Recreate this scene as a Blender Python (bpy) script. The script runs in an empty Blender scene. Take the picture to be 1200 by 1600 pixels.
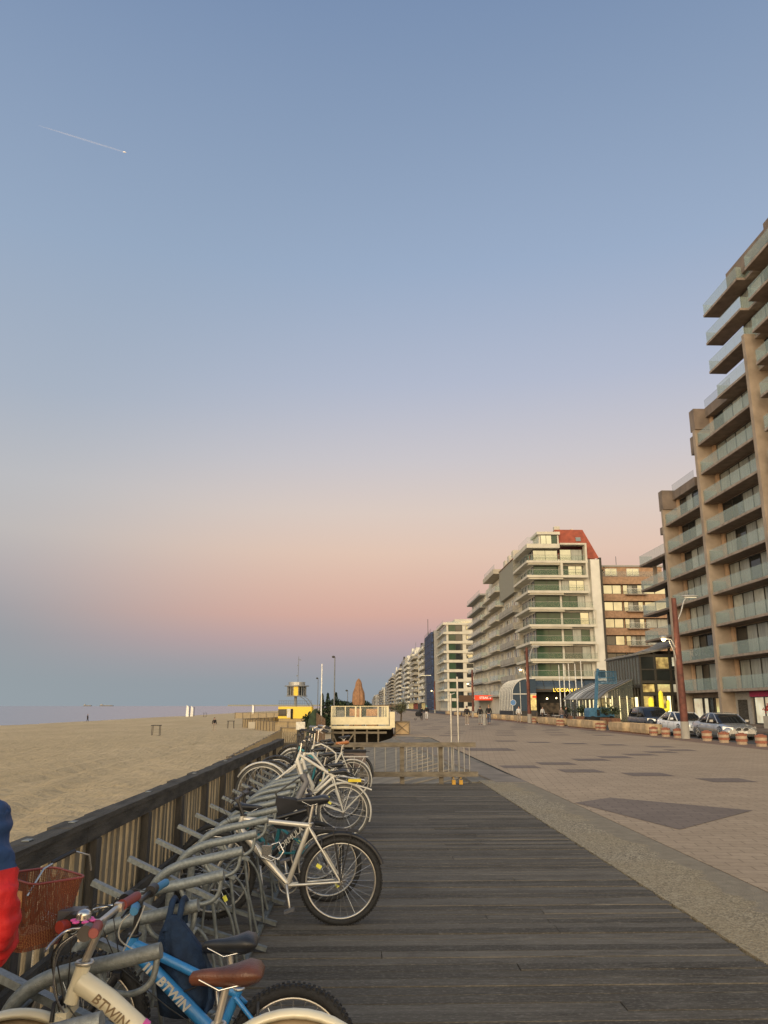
import bpy, bmesh, math, random
from mathutils import Vector, Matrix, noise
random.seed(11)
sc = bpy.context.scene
col = sc.collection
PI = math.pi
R = math.radians

# ------------------------------------------------------------------ camera
cd = bpy.data.cameras.new('camera')
cam = bpy.data.objects.new('camera', cd)
col.objects.link(cam)
cam.location = (0, 0, 1.7)
cam.rotation_euler = (R(90 + 13.84), 0, R(-1.58))
cd.sensor_fit = 'VERTICAL'
cd.sensor_height = 24.0
cd.lens = 1230 / 1600 * 24
cd.clip_start = 0.05
cd.clip_end = 40000
sc.camera = cam
sc.render.resolution_x = 768
sc.render.resolution_y = 1024
sc.view_settings.view_transform = 'Standard'
sc.view_settings.look = 'None'
sc.view_settings.exposure = 0.0
sc.view_settings.gamma = 1.0

def lin(c):
    """sRGB 0-255 to linear"""
    return tuple(((v / 255) / 12.92) if v / 255 <= 0.04045 else (((v / 255) + 0.055) / 1.055) ** 2.4 for v in c)

# ------------------------------------------------------------------ world: dusk sky
w = bpy.data.worlds.new('World')
sc.world = w
w.use_nodes = True
nt = w.node_tree
N = nt.nodes
L = nt.links
for n in list(N):
    N.remove(n)

def nd(t, **k):
    n = N.new(t)
    for a, v in k.items():
        setattr(n, a, v)
    return n

tc = nd('ShaderNodeTexCoord')
sep = nd('ShaderNodeSeparateXYZ')
L.new(tc.outputs['Generated'], sep.inputs[0])
asn = nd('ShaderNodeMath', operation='ARCSINE')
L.new(sep.outputs['Z'], asn.inputs[0])
el = nd('ShaderNodeMath', operation='MULTIPLY')          # elevation as a fraction of 90 degrees
L.new(asn.outputs[0], el.inputs[0])
el.inputs[1].default_value = 1 / (PI / 2)

def ramp(stops):
    r = nd('ShaderNodeValToRGB')
    r.color_ramp.interpolation = 'B_SPLINE' if False else 'LINEAR'
    e = r.color_ramp.elements
    while len(e) > 1:
        e.remove(e[-1])
    for i, (p, c) in enumerate(stops):
        x = e[0] if i == 0 else e.new(p / 90)
        x.position = p / 90
        x.color = (*c, 1)
    L.new(el.outputs[0], r.inputs[0])
    return r

# towards the belt of Venus (ahead, a little right)
east = ramp([(0, lin((144, 154, 162))), (1.6, lin((148, 155, 162))), (3.0, lin((164, 157, 162))), (4.6, lin((190, 162, 161))),
             (6.4, lin((214, 172, 158))), (8.4, lin((221, 184, 167))), (10.8, lin((226, 197, 179))), (13.8, lin((220, 203, 193))),
             (17.5, lin((204, 199, 203))), (23, lin((181, 188, 207))), (31, lin((157, 175, 203))), (47, lin((127, 149, 183))), (90, lin((92, 116, 156)))])
# over the sea: the same bands but greyer
north = ramp([(0, lin((150, 160, 166))), (2, lin((148, 158, 164))), (4.5, lin((150, 157, 163))), (6.4, lin((160, 161, 166))),
              (8.8, lin((177, 172, 174))), (11.5, lin((189, 185, 184))), (15, lin((187, 188, 192))),
              (21, lin((168, 179, 195))), (31, lin((150, 169, 194))), (47, lin((122, 144, 177))), (90, lin((90, 114, 154)))])
# the afterglow behind the camera, which lights the fronts
west = ramp([(0, (3.2, 2.0, 0.95)), (5, (3.7, 2.6, 1.4)), (12, (3.1, 2.5, 1.6)), (25, (2.1, 1.9, 1.45)), (48, (1.15, 1.1, 0.98)), (90, lin((88, 112, 158)))])

def dot(v):
    d = nd('ShaderNodeVectorMath', operation='DOT_PRODUCT')
    L.new(tc.outputs['Generated'], d.inputs[0])
    d.inputs[1].default_value = v
    return d

def mrange(src, a, b):
    m = nd('ShaderNodeMapRange')
    m.interpolation_type = 'SMOOTHSTEP'
    L.new(src, m.inputs['Value'])
    m.inputs['From Min'].default_value = a
    m.inputs['From Max'].default_value = b
    return m

fa = mrange(dot((math.sin(R(17)), math.cos(R(17)), 0)).outputs['Value'], 0.70, 0.965)
fb = mrange(dot((-math.sin(R(12)), -math.cos(R(12)), 0)).outputs['Value'], -0.15, 0.95)
mx1 = nd('ShaderNodeMix', data_type='RGBA')
L.new(fa.outputs[0], mx1.inputs[0])
L.new(north.outputs[0], mx1.inputs[6])
L.new(east.outputs[0], mx1.inputs[7])
mx2 = nd('ShaderNodeMix', data_type='RGBA')
L.new(fb.outputs[0], mx2.inputs[0])
L.new(mx1.outputs[2], mx2.inputs[6])
L.new(west.outputs[0], mx2.inputs[7])
bg = nd('ShaderNodeBackground')
bg.inputs['Strength'].default_value = 1.0
L.new(mx2.outputs[2], bg.inputs[0])
out = nd('ShaderNodeOutputWorld')
L.new(bg.outputs[0], out.inputs[0])

# last warm light of the sun that has just gone, from behind the camera
sd = bpy.data.lights.new('sun', 'SUN')
sd.energy = 1.0
sd.angle = R(25)
sd.color = (1.0, 0.80, 0.58)
sun = bpy.data.objects.new('sun', sd)
col.objects.link(sun)
sun.rotation_euler = Vector((0.34, 1.0, -0.24)).to_track_quat('-Z', 'Y').to_euler()

# ------------------------------------------------------------------ materials
def M(name, c, rough=0.6, metal=0.0, var=0.12, scale=6.0, bump=0.0, bscale=40.0, emit=0.0, alpha=1.0, stretch=(1, 1, 1), var2=None, spec=0.5, trans=0.0, coat=0.0):
    m = bpy.data.materials.new(name)
    m.use_nodes = True
    t = m.node_tree
    b = t.nodes['Principled BSDF']
    b.inputs['Roughness'].default_value = rough
    b.inputs['Metallic'].default_value = metal
    b.inputs['Specular IOR Level'].default_value = spec
    b.inputs['Alpha'].default_value = alpha
    b.inputs['Transmission Weight'].default_value = trans
    b.inputs['Coat Weight'].default_value = coat
    tcn = t.nodes.new('ShaderNodeTexCoord')
    mp = t.nodes.new('ShaderNodeMapping')
    mp.inputs['Scale'].default_value = stretch
    t.links.new(tcn.outputs['Object'], mp.inputs[0])
    nz = t.nodes.new('ShaderNodeTexNoise')
    nz.inputs['Scale'].default_value = scale
    nz.inputs['Detail'].default_value = 5
    t.links.new(mp.outputs[0], nz.inputs['Vector'])
    mix = t.nodes.new('ShaderNodeMix')
    mix.data_type = 'RGBA'
    t.links.new(nz.outputs['Fac'], mix.inputs[0])
    if var2 is None:
        lo = [max(0, v * (1 - 2 * var)) for v in c]
        hi = [min(1, v * (1 + 2 * var)) for v in c]
    else:
        lo, hi = c, var2
    mr = t.nodes.new('ShaderNodeMapRange')
    mr.inputs['From Min'].default_value = 0.3
    mr.inputs['From Max'].default_value = 0.7
    t.links.new(nz.outputs['Fac'], mr.inputs[0])
    t.links.new(mr.outputs[0], mix.inputs[0])
    mix.inputs[6].default_value = (*lo, 1)
    mix.inputs[7].default_value = (*hi, 1)
    t.links.new(mix.outputs[2], b.inputs['Base Color'])
    if emit:
        b.inputs['Emission Color'].default_value = (*c, 1)
        b.inputs['Emission Strength'].default_value = emit
        t.links.new(mix.outputs[2], b.inputs['Emission Color'])
    if bump:
        nb = t.nodes.new('ShaderNodeTexNoise')
        nb.inputs['Scale'].default_value = bscale
        nb.inputs['Detail'].default_value = 6
        t.links.new(mp.outputs[0], nb.inputs['Vector'])
        bp = t.nodes.new('ShaderNodeBump')
        bp.inputs['Strength'].default_value = bump
        bp.inputs['Distance'].default_value = 0.02
        t.links.new(nb.outputs['Fac'], bp.inputs['Height'])
        t.links.new(bp.outputs[0], b.inputs['Normal'])
    m.diffuse_color = (*c, 1)
    return m

def glassy(name, tint, alpha=0.35, rough=0.05):
    m = M(name, tint, rough=rough, var=0.03, alpha=alpha, spec=0.35)
    return m

MT = {}
def mt(name, *a, **k):
    MT[name] = M(name, *a, **k)
    return MT[name]

mt('galv', (0.20, 0.22, 0.22), rough=0.48, metal=0.35, var=0.12, scale=60, bump=0.2, bscale=200)
mt('galv_dull', (0.14, 0.155, 0.155), rough=0.55, metal=0.25, var=0.18, scale=22)
mt('rubber', (0.018, 0.018, 0.019), rough=0.75, var=0.2, scale=40, bump=0.3, bscale=300)
mt('rubber_tan', (0.23, 0.17, 0.10), rough=0.7, var=0.12)
mt('rubber_grey', (0.09, 0.09, 0.09), rough=0.7)
mt('chrome', (0.62, 0.61, 0.58), rough=0.22, metal=0.9, var=0.06)
mt('alu', (0.52, 0.50, 0.46), rough=0.32, metal=0.8, var=0.08)
mt('silver_paint', (0.60, 0.57, 0.50), rough=0.3, metal=0.45, var=0.04, coat=0.3)
mt('white_paint', (0.58, 0.56, 0.50), rough=0.3, var=0.05, coat=0.3)
mt('cream_paint', (0.68, 0.63, 0.47), rough=0.28, var=0.04, coat=0.4)
mt('blue_paint', (0.035, 0.22, 0.52), rough=0.28, var=0.06, coat=0.4)
mt('black_paint', (0.02, 0.02, 0.022), rough=0.35, var=0.2)
mt('teal_paint', (0.03, 0.20, 0.24), rough=0.35)
mt('black_plastic', (0.022, 0.022, 0.024), rough=0.45, var=0.2)
mt('grey_plastic', (0.12, 0.12, 0.13), rough=0.5)
mt('leather_brown', (0.095, 0.035, 0.020), rough=0.38, var=0.25, scale=9, bump=0.2, bscale=150)
mt('leather_tan', (0.36, 0.14, 0.05), rough=0.5, var=0.15)
mt('saddle_black', (0.022, 0.023, 0.026), rough=0.38, var=0.2, bump=0.15, bscale=200)
mt('grip_red', (0.24, 0.055, 0.05), rough=0.55)
mt('grip_blue', (0.05, 0.22, 0.42), rough=0.55)
mt('pink', (0.72, 0.10, 0.36), rough=0.35)
mt('red_plastic', (0.38, 0.045, 0.03), rough=0.4)
mt('orange_reflector', (0.85, 0.28, 0.03), rough=0.3, emit=0.0)
mt('yellow_reflector', (0.85, 0.78, 0.12), rough=0.3, emit=0.0)
mt('yellow_tape', (0.75, 0.58, 0.03), rough=0.5)
mt('navy_cloth', (0.008, 0.024, 0.058), rough=0.85, var=0.3, scale=12, bump=0.5, bscale=40)
mt('blue_cloth', (0.015, 0.055, 0.17), rough=0.7, var=0.25, scale=6, bump=0.4, bscale=14)
mt('red_cloth', (0.52, 0.010, 0.012), rough=0.6, var=0.25, scale=6, bump=0.5, bscale=14)
mt('black_cloth', (0.015, 0.015, 0.018), rough=0.85, var=0.3)
mt('taupe_cloth', (0.17, 0.135, 0.12), rough=0.9, var=0.15)
mt('skin', (0.50, 0.30, 0.22), rough=0.55)
mt('hair_dark', (0.03, 0.02, 0.015), rough=0.7)
mt('hair_fair', (0.35, 0.22, 0.12), rough=0.7)
mt('jeans', (0.07, 0.10, 0.16), rough=0.85, var=0.2)
mt('white_cloth', (0.65, 0.64, 0.62), rough=0.8)
mt('beige_cloth', (0.32, 0.27, 0.22), rough=0.85)
mt('teal_cloth', (0.10, 0.42, 0.36), rough=0.8)
mt('wood_dark', (0.024, 0.022, 0.019), rough=0.9, var2=(0.085, 0.078, 0.066), scale=5, bump=0.6, bscale=30, stretch=(3, 0.6, 3))
mt('wood_post', (0.035, 0.033, 0.03), rough=0.9, var2=(0.09, 0.08, 0.07), scale=6, bump=0.5, stretch=(4, 4, 0.7))
mt('wood_slat', (0.15, 0.125, 0.085), rough=0.9, var2=(0.29, 0.245, 0.17), scale=4, bump=0.5, stretch=(3, 3, 0.7))
mt('wood_grey', (0.12, 0.10, 0.075), rough=0.9, var2=(0.23, 0.195, 0.145), scale=5, bump=0.5, stretch=(1, 3, 3))
mt('sandfence', (0.33, 0.25, 0.145), rough=0.95, var2=(0.46, 0.36, 0.21), scale=3, stretch=(3, 3, 0.4))
mt('concrete', (0.26, 0.225, 0.18), rough=0.9, var=0.12, scale=2, bump=0.3)
mt('concrete_light', (0.46, 0.42, 0.34), rough=0.85, var=0.08, scale=1.2)
mt('concrete_grey', (0.34, 0.32, 0.28), rough=0.85, var=0.10, scale=0.8)
mt('render_cream', (0.57, 0.54, 0.45), rough=0.85, var=0.06, scale=0.7)
mt('render_white', (0.64, 0.62, 0.55), rough=0.8, var=0.05, scale=0.7)
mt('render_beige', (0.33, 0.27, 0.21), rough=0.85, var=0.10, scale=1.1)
mt('render_warm_lit', (0.43, 0.30, 0.20), rough=0.85, var=0.10, scale=1.1)  # beige render turned orange, the warm light on the panels put into its colour
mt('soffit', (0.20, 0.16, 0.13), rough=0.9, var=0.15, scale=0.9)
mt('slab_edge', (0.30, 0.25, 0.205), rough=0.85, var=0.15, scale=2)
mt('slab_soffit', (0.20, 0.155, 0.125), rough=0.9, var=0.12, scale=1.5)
mt('brick_brown', (0.36, 0.225, 0.14), rough=0.9, var=0.12, scale=2.5)
mt('render_grey', (0.33, 0.32, 0.30), rough=0.85, var=0.08)
mt('blank_grey', (0.27, 0.26, 0.21), rough=0.85, var=0.06)
mt('red_tile', (0.30, 0.070, 0.036), rough=0.75, var=0.12, scale=1.5)
mt('dark_frame', (0.028, 0.026, 0.024), rough=0.5, var=0.2)
mt('bronze_frame', (0.07, 0.065, 0.055), rough=0.45, metal=0.3)
mt('white_frame', (0.62, 0.60, 0.54), rough=0.5)
mt('glass_dark', (0.025, 0.030, 0.030), rough=0.05, var=0.3, scale=0.3, spec=0.6)
mt('glass_green', (0.040, 0.072, 0.045), rough=0.06, var=0.2, scale=0.25, spec=0.28)
mt('curtain', (0.30, 0.32, 0.29), rough=0.35, var=0.22, scale=3, stretch=(4, 4, 0.15), spec=0.9)
mt('pale_blind', (0.46, 0.48, 0.43), rough=0.4, var=0.10, scale=2, spec=0.6)
mt('window_sky', (0.30, 0.31, 0.26), rough=0.03, metal=0.85, var=0.12, scale=0.3)
mt('shop_light', (1.0, 0.62, 0.30), emit=0.34, var=0.3, scale=0.9)
mt('shop_pale', (0.95, 0.82, 0.55), emit=0.36, var=0.22, scale=0.8)
mt('shop_gold', (0.80, 0.46, 0.18), emit=0.22, var=0.4, scale=1.5)
mt('lamp_glow', (1.0, 0.80, 0.42), emit=7.0, var=0.02)
mt('strip_glow', (1.0, 0.82, 0.42), emit=1.9, var=0.02)
mt('sign_yellow', (1.0, 0.68, 0.08), emit=1.7, var=0.02)
mt('sign_red', (0.70, 0.06, 0.02), emit=0.55, var=0.05)
mt('sign_text', (1.0, 0.78, 0.66), emit=0.8, var=0.02)
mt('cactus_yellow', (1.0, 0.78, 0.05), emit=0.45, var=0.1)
mt('magenta', (0.42, 0.02, 0.09), rough=0.5)
mt('rust_steel', (0.13, 0.045, 0.032), rough=0.65, metal=0.2, var=0.2, scale=4)
mt('steel_pole', (0.42, 0.41, 0.38), rough=0.35, metal=0.7)
mt('flagpole_white', (0.80, 0.79, 0.74), rough=0.4)
mt('grey_pole', (0.16, 0.17, 0.19), rough=0.5, metal=0.3)
mt('planter', (0.46, 0.34, 0.20), rough=0.85, var=0.12, scale=2.5)
mt('planter_base', (0.22, 0.11, 0.07), rough=0.9)
mt('boll_red', (0.30, 0.115, 0.07), rough=0.85, var=0.15)
mt('boll_cream', (0.42, 0.31, 0.21), rough=0.85, var=0.1)
mt('car_silver', (0.42, 0.43, 0.44), rough=0.25, metal=0.6, var=0.02, coat=0.6)
mt('car_white', (0.80, 0.80, 0.78), rough=0.25, var=0.02, coat=0.6)
mt('car_dark', (0.028, 0.030, 0.036), rough=0.3, metal=0.2, var=0.05, coat=0.3)
mt('car_glass', (0.012, 0.014, 0.016), rough=0.04, spec=1.0)
mt('headlamp', (0.75, 0.75, 0.72), rough=0.1, metal=0.5)
mt('lift_blue', (0.055, 0.17, 0.29), rough=0.45, var=0.12)
mt('lamp_grey', (0.35, 0.35, 0.34), rough=0.4, metal=0.4)
mt('tower_yellow', (0.85, 0.60, 0.06), rough=0.55, var=0.05)
mt('tower_grey', (0.24, 0.25, 0.26), rough=0.5)
mt('terr_cream', (0.72, 0.64, 0.42), rough=0.6, var=0.04)
mt('parasol', (0.30, 0.165, 0.09), rough=0.9, var=0.15, scale=4)
mt('orange_cloth', (0.62, 0.32, 0.14), rough=0.85, var=0.2)
mt('leaf_dark', (0.025, 0.045, 0.022), rough=0.8, var=0.4, scale=3)
mt('leaf_mid', (0.06, 0.085, 0.045), rough=0.8, var=0.4, scale=3)
mt('leaf_olive', (0.13, 0.15, 0.09), rough=0.8, var=0.35, scale=5)
mt('bark', (0.10, 0.075, 0.05), rough=0.95, var=0.3)
mt('wicker', (0.13, 0.085, 0.055), rough=0.9, var=0.3, scale=20, stretch=(4, 4, 0.3))
mt('orange_foot', (0.50, 0.27, 0.03), rough=0.45)
mt('scaffold_blue', (0.035, 0.06, 0.14), rough=0.7, var=0.35, scale=1.2)
mt('white_box', (0.62, 0.60, 0.52), rough=0.6)
mt('vapour', (0.8, 0.8, 0.84), rough=1.0, alpha=0.06, var=0.0)
mt('dark_void', (0.012, 0.011, 0.010), rough=0.9)
mt('awning_grey', (0.22, 0.21, 0.18), rough=0.5, var=0.15)
mt('interior_dim', (0.06, 0.045, 0.03), rough=0.8, var=0.5, scale=1.5)
mt('sign_blue', (0.10, 0.24, 0.50), rough=0.5)
mt('plate', (0.72, 0.62, 0.42), rough=0.5)
MT['balc_glass'] = glassy('balcony_glass', (0.40, 0.50, 0.46), alpha=0.30, rough=0.06)
MT['clear_glass'] = glassy('clear_glass', (0.25, 0.28, 0.26), alpha=0.22)
MT['green_glass'] = glassy('green_glass', (0.20, 0.32, 0.22), alpha=0.10)
MT['blue_glass'] = glassy('blue_glass', (0.06, 0.085, 0.115), alpha=0.85)
MT['lift_mesh'] = glassy('lift_mesh', (0.05, 0.16, 0.28), alpha=0.28, rough=0.5)
MT['windows_row'] = MT['glass_dark']

def perforated(name, c, scale, thr=0.35):
    m = M(name, c, rough=0.45, var=0.15)
    t = m.node_tree
    v = t.nodes.new('ShaderNodeTexVoronoi')
    v.inputs['Scale'].default_value = scale
    v.inputs['Randomness'].default_value = 0.0
    tcn = t.nodes.new('ShaderNodeTexCoord')
    t.links.new(tcn.outputs['Object'], v.inputs['Vector'])
    g = t.nodes.new('ShaderNodeMath')
    g.operation = 'GREATER_THAN'
    g.inputs[1].default_value = thr
    t.links.new(v.outputs['Distance'], g.inputs[0])
    t.links.new(g.outputs[0], t.nodes['Principled BSDF'].inputs['Alpha'])
    return m
def two_tone(name, lo_c, hi_c, zsplit):
    m = M(name, lo_c, rough=0.62, var=0.18, scale=7, bump=0.9, bscale=9)
    t = m.node_tree
    tcn = t.nodes.new('ShaderNodeTexCoord'); sx = t.nodes.new('ShaderNodeSeparateXYZ'); t.links.new(tcn.outputs['Object'], sx.inputs[0])
    g = t.nodes.new('ShaderNodeMath'); g.operation = 'GREATER_THAN'; g.inputs[1].default_value = zsplit
    t.links.new(sx.outputs['Z'], g.inputs[0])
    mx = t.nodes.new('ShaderNodeMix'); mx.data_type = 'RGBA'; t.links.new(g.outputs[0], mx.inputs[0])
    b = t.nodes['Principled BSDF']; t.links.new(b.inputs['Base Color'].links[0].from_socket, mx.inputs[6])
    mx.inputs[7].default_value = (*hi_c, 1); t.links.new(mx.outputs[2], b.inputs['Base Color'])
    return m
MT['jacket_two_tone'] = two_tone('jacket_two_tone', (0.42, 0.010, 0.012), (0.012, 0.045, 0.14), 1.27)
MT['basket_mesh'] = perforated('basket_mesh', (0.16, 0.045, 0.020), 190, 0.42)

# ------------------------------------------------------------------ mesh builder
def perp(d):
    a = Vector((0, 0, 1)) if abs(d.z) < 0.9 else Vector((1, 0, 0))
    u = d.cross(a).normalized()
    return u, d.cross(u).normalized()

class MB:
    def __init__(s):
        s.v = []; s.f = []; s.sm = []
    def add(s, vs, fs, smooth=False):
        o = len(s.v)
        s.v += [tuple(v) for v in vs]
        for f in fs:
            s.f.append(tuple(i + o for i in f)); s.sm.append(smooth)
        return s
    def bx(s, x0, x1, y0, y1, z0, z1):
        if x0 > x1: x0, x1 = x1, x0
        if y0 > y1: y0, y1 = y1, y0
        if z0 > z1: z0, z1 = z1, z0
        v = [(x0, y0, z0), (x1, y0, z0), (x1, y1, z0), (x0, y1, z0), (x0, y0, z1), (x1, y0, z1), (x1, y1, z1), (x0, y1, z1)]
        return s.add(v, [(0, 3, 2, 1), (4, 5, 6, 7), (0, 1, 5, 4), (1, 2, 6, 5), (2, 3, 7, 6), (3, 0, 4, 7)])
    def obox(s, c, u, v, n):
        """oriented box: centre and three half-extent vectors"""
        c = Vector(c); u = Vector(u); v = Vector(v); n = Vector(n)
        P = [c + a * u + b * v + d * n for d in (-1, 1) for b in (-1, 1) for a in (-1, 1)]
        return s.add(P, [(0, 2, 3, 1), (4, 5, 7, 6), (0, 1, 5, 4), (2, 6, 7, 3), (0, 4, 6, 2), (1, 3, 7, 5)])
    def beam(s, a, b, w, h, up=(0, 0, 1)):
        a = Vector(a); b = Vector(b); d = b - a
        u = d.cross(Vector(up)).normalized(); v = u.cross(d).normalized()
        return s.obox((a + b) / 2, d / 2, u * w / 2, v * h / 2)
    def tube(s, pts, r, n=8, closed=False, smooth=True, caps=True):
        P = [Vector(p) for p in pts]; k = len(P)
        rr = r if isinstance(r, (list, tuple)) else [r] * k
        vs = []; fs = []; u = None
        for i in range(k):
            if closed: d = (P[(i + 1) % k] - P[i - 1]).normalized()
            elif i == 0: d = (P[1] - P[0]).normalized()
            elif i == k - 1: d = (P[-1] - P[-2]).normalized()
            else: d = ((P[i + 1] - P[i]).normalized() + (P[i] - P[i - 1]).normalized()).normalized()
            if u is None: u, v = perp(d)
            else:
                u = (u - d * u.dot(d)).normalized()
                v = d.cross(u)
            for j in range(n):
                a = 2 * PI * j / n
                vs.append(P[i] + (u * math.cos(a) + v * math.sin(a)) * rr[i])
        m = k if closed else k - 1
        for i in range(m):
            for j in range(n):
                a = i * n + j; b = i * n + (j + 1) % n
                c = ((i + 1) % k) * n + (j + 1) % n; d2 = ((i + 1) % k) * n + j
                fs.append((a, b, c, d2))
        s.add(vs, fs, smooth)
        if caps and not closed:
            s.add(vs[:n], [tuple(range(n))[::-1]]); s.add(vs[-n:], [tuple(range(n))])
        return s
    def ring(s, c, Rr, r, ax='y', n=48, m=8, flat=1.0, a0=0.0, a1=2 * PI):
        """torus (or arc) round an axis; flat squashes the section along the axis"""
        c = Vector(c); vs = []; fs = []
        full = abs(a1 - a0 - 2 * PI) < 1e-6
        k = n if full else n + 1
        for i in range(k):
            a = a0 + (a1 - a0) * i / n
            for j in range(m):
                b = 2 * PI * j / m
                q = Rr + r * math.cos(b); h = r * flat * math.sin(b)
                if ax == 'y': p = Vector((q * math.cos(a), h, q * math.sin(a)))
                elif ax == 'z': p = Vector((q * math.cos(a), q * math.sin(a), h))
                else: p = Vector((h, q * math.cos(a), q * math.sin(a)))
                vs.append(c + p)
        for i in range(n):
            for j in range(m):
                i2 = (i + 1) % k
                fs.append((i * m + j, i * m + (j + 1) % m, i2 * m + (j + 1) % m, i2 * m + j))
        return s.add(vs, fs, True)
    def cyl(s, c, r, h, n=16, r2=None, smooth=True):
        c = Vector(c)
        return s.tube([c, c + Vector((0, 0, h))], [r, r if r2 is None else r2], n, smooth=smooth)
    def ball(s, c, rx, ry=None, rz=None, n=12, m=8):
        ry = ry or rx; rz = rz or rx; c = Vector(c); vs = []; fs = []
        for i in range(m + 1):
            t = PI * i / m
            for j in range(n):
                a = 2 * PI * j / n
                vs.append(c + Vector((rx * math.sin(t) * math.cos(a), ry * math.sin(t) * math.sin(a), rz * math.cos(t))))
        for i in range(m):
            for j in range(n):
                fs.append((i * n + j, (i + 1) * n + j, (i + 1) * n + (j + 1) % n, i * n + (j + 1) % n))
        return s.add(vs, fs, True)
    def poly(s, pts):
        return s.add(pts, [tuple(range(len(pts)))])
    def prism(s, pts, ext):
        """extrude a planar outline by vector ext"""
        e = Vector(ext); n = len(pts)
        vs = [Vector(p) for p in pts] + [Vector(p) + e for p in pts]
        fs = [tuple(range(n))[::-1], tuple(range(n, 2 * n))]
        for i in range(n):
            j = (i + 1) % n
            fs.append((i, j, j + n, i + n))
        return s.add(vs, fs)
    def loft(s, rings, closed=True, caps=True, smooth=True):
        n = len(rings[0]); vs = [p for r in rings for p in r]; fs = []
        for i in range(len(rings) - 1):
            for j in range(n if closed else n - 1):
                k = (j + 1) % n
                fs.append((i * n + j, i * n + k, (i + 1) * n + k, (i + 1) * n + j))
        s.add(vs, fs, smooth)
        if caps:
            s.add(rings[0], [tuple(range(n))[::-1]]); s.add(rings[-1], [tuple(range(n))])
        return s
    def build(s, name, mat, parent=None, fix=True):
        me = bpy.data.meshes.new(name)
        off = Vector((0, 0, 0))
        if parent is not None:
            q = parent
            while q is not None:
                off += q.location; q = q.parent
        elif s.v:
            xs = [p[0] for p in s.v]; ys = [p[1] for p in s.v]; zs = [p[2] for p in s.v]
            off = Vector(((min(xs) + max(xs)) / 2, (min(ys) + max(ys)) / 2, min(zs)))
        me.from_pydata([(p[0] - off.x, p[1] - off.y, p[2] - off.z) for p in s.v], [], s.f)
        me.polygons.foreach_set('use_smooth', s.sm)
        me.update()
        if fix:
            bm = bmesh.new(); bm.from_mesh(me)
            bmesh.ops.recalc_face_normals(bm, faces=bm.faces)
            bm.to_mesh(me); bm.free()
        if mat is not None: me.materials.append(MT[mat] if isinstance(mat, str) else mat)
        o = bpy.data.objects.new(name, me)
        col.objects.link(o)
        if parent is not None: o.parent = parent
        else: o.location = off
        return o

def smooth(P, n=4):
    P = [Vector(p) for p in P]; out_ = []
    for i in range(len(P) - 1):
        a = P[max(0, i - 1)]; b = P[i]; c = P[i + 1]; d = P[min(len(P) - 1, i + 2)]
        for k in range(n):
            t = k / n
            out_.append(0.5 * ((2 * b) + (c - a) * t + (2 * a - 5 * b + 4 * c - d) * t * t + (3 * b - a - 3 * c + d) * t ** 3))
    return out_ + [P[-1]]

def tag(o, label=None, cat=None, group=None, kind=None):
    if label: o['label'] = label
    if cat: o['category'] = cat
    if group: o['group'] = group
    if kind: o['kind'] = kind
    return o

def thing(name, loc, label, cat, group=None):
    o = bpy.data.objects.new(name, None)
    o.empty_display_size = 0.2
    col.objects.link(o)
    o.location = loc
    return tag(o, label, cat, group)

def copy_tree(o, parent=None, label=None, loc=None, rz=None):
    c = o.copy(); col.objects.link(c)
    if parent is not None: c.parent = parent
    if label: c['label'] = label
    if loc is not None: c.location = loc
    if rz is not None: c.rotation_euler.z = rz
    for ch in list(o.children): copy_tree(ch, c)
    return c

def text_mb(body, size, depth, origin, ux, uz, align='CENTER', bold=0.0, shear=0.0):
    """lettering as a mesh: ux = reading direction, uz = letter-up direction"""
    cu = bpy.data.curves.new('lettering', 'FONT')
    cu.body = body; cu.size = size; cu.offset = bold; cu.shear = shear; cu.extrude = depth; cu.align_x = align; cu.align_y = 'CENTER'
    cu.resolution_u = 2
    to = bpy.data.objects.new('lettering_tmp', cu); col.objects.link(to)
    dg = bpy.context.evaluated_depsgraph_get()
    me = to.evaluated_get(dg).to_mesh()
    ux = Vector(ux).normalized(); uz = Vector(uz).normalized(); un = ux.cross(uz)
    o = Vector(origin); mb = MB()
    vs = [o + ux * v.co.x + uz * v.co.y + un * v.co.z for v in me.vertices]
    mb.add(vs, [tuple(p.vertices) for p in me.polygons])
    to.evaluated_get(dg).to_mesh_clear()
    bpy.data.objects.remove(to); bpy.data.curves.remove(cu)
    return mb

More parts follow.
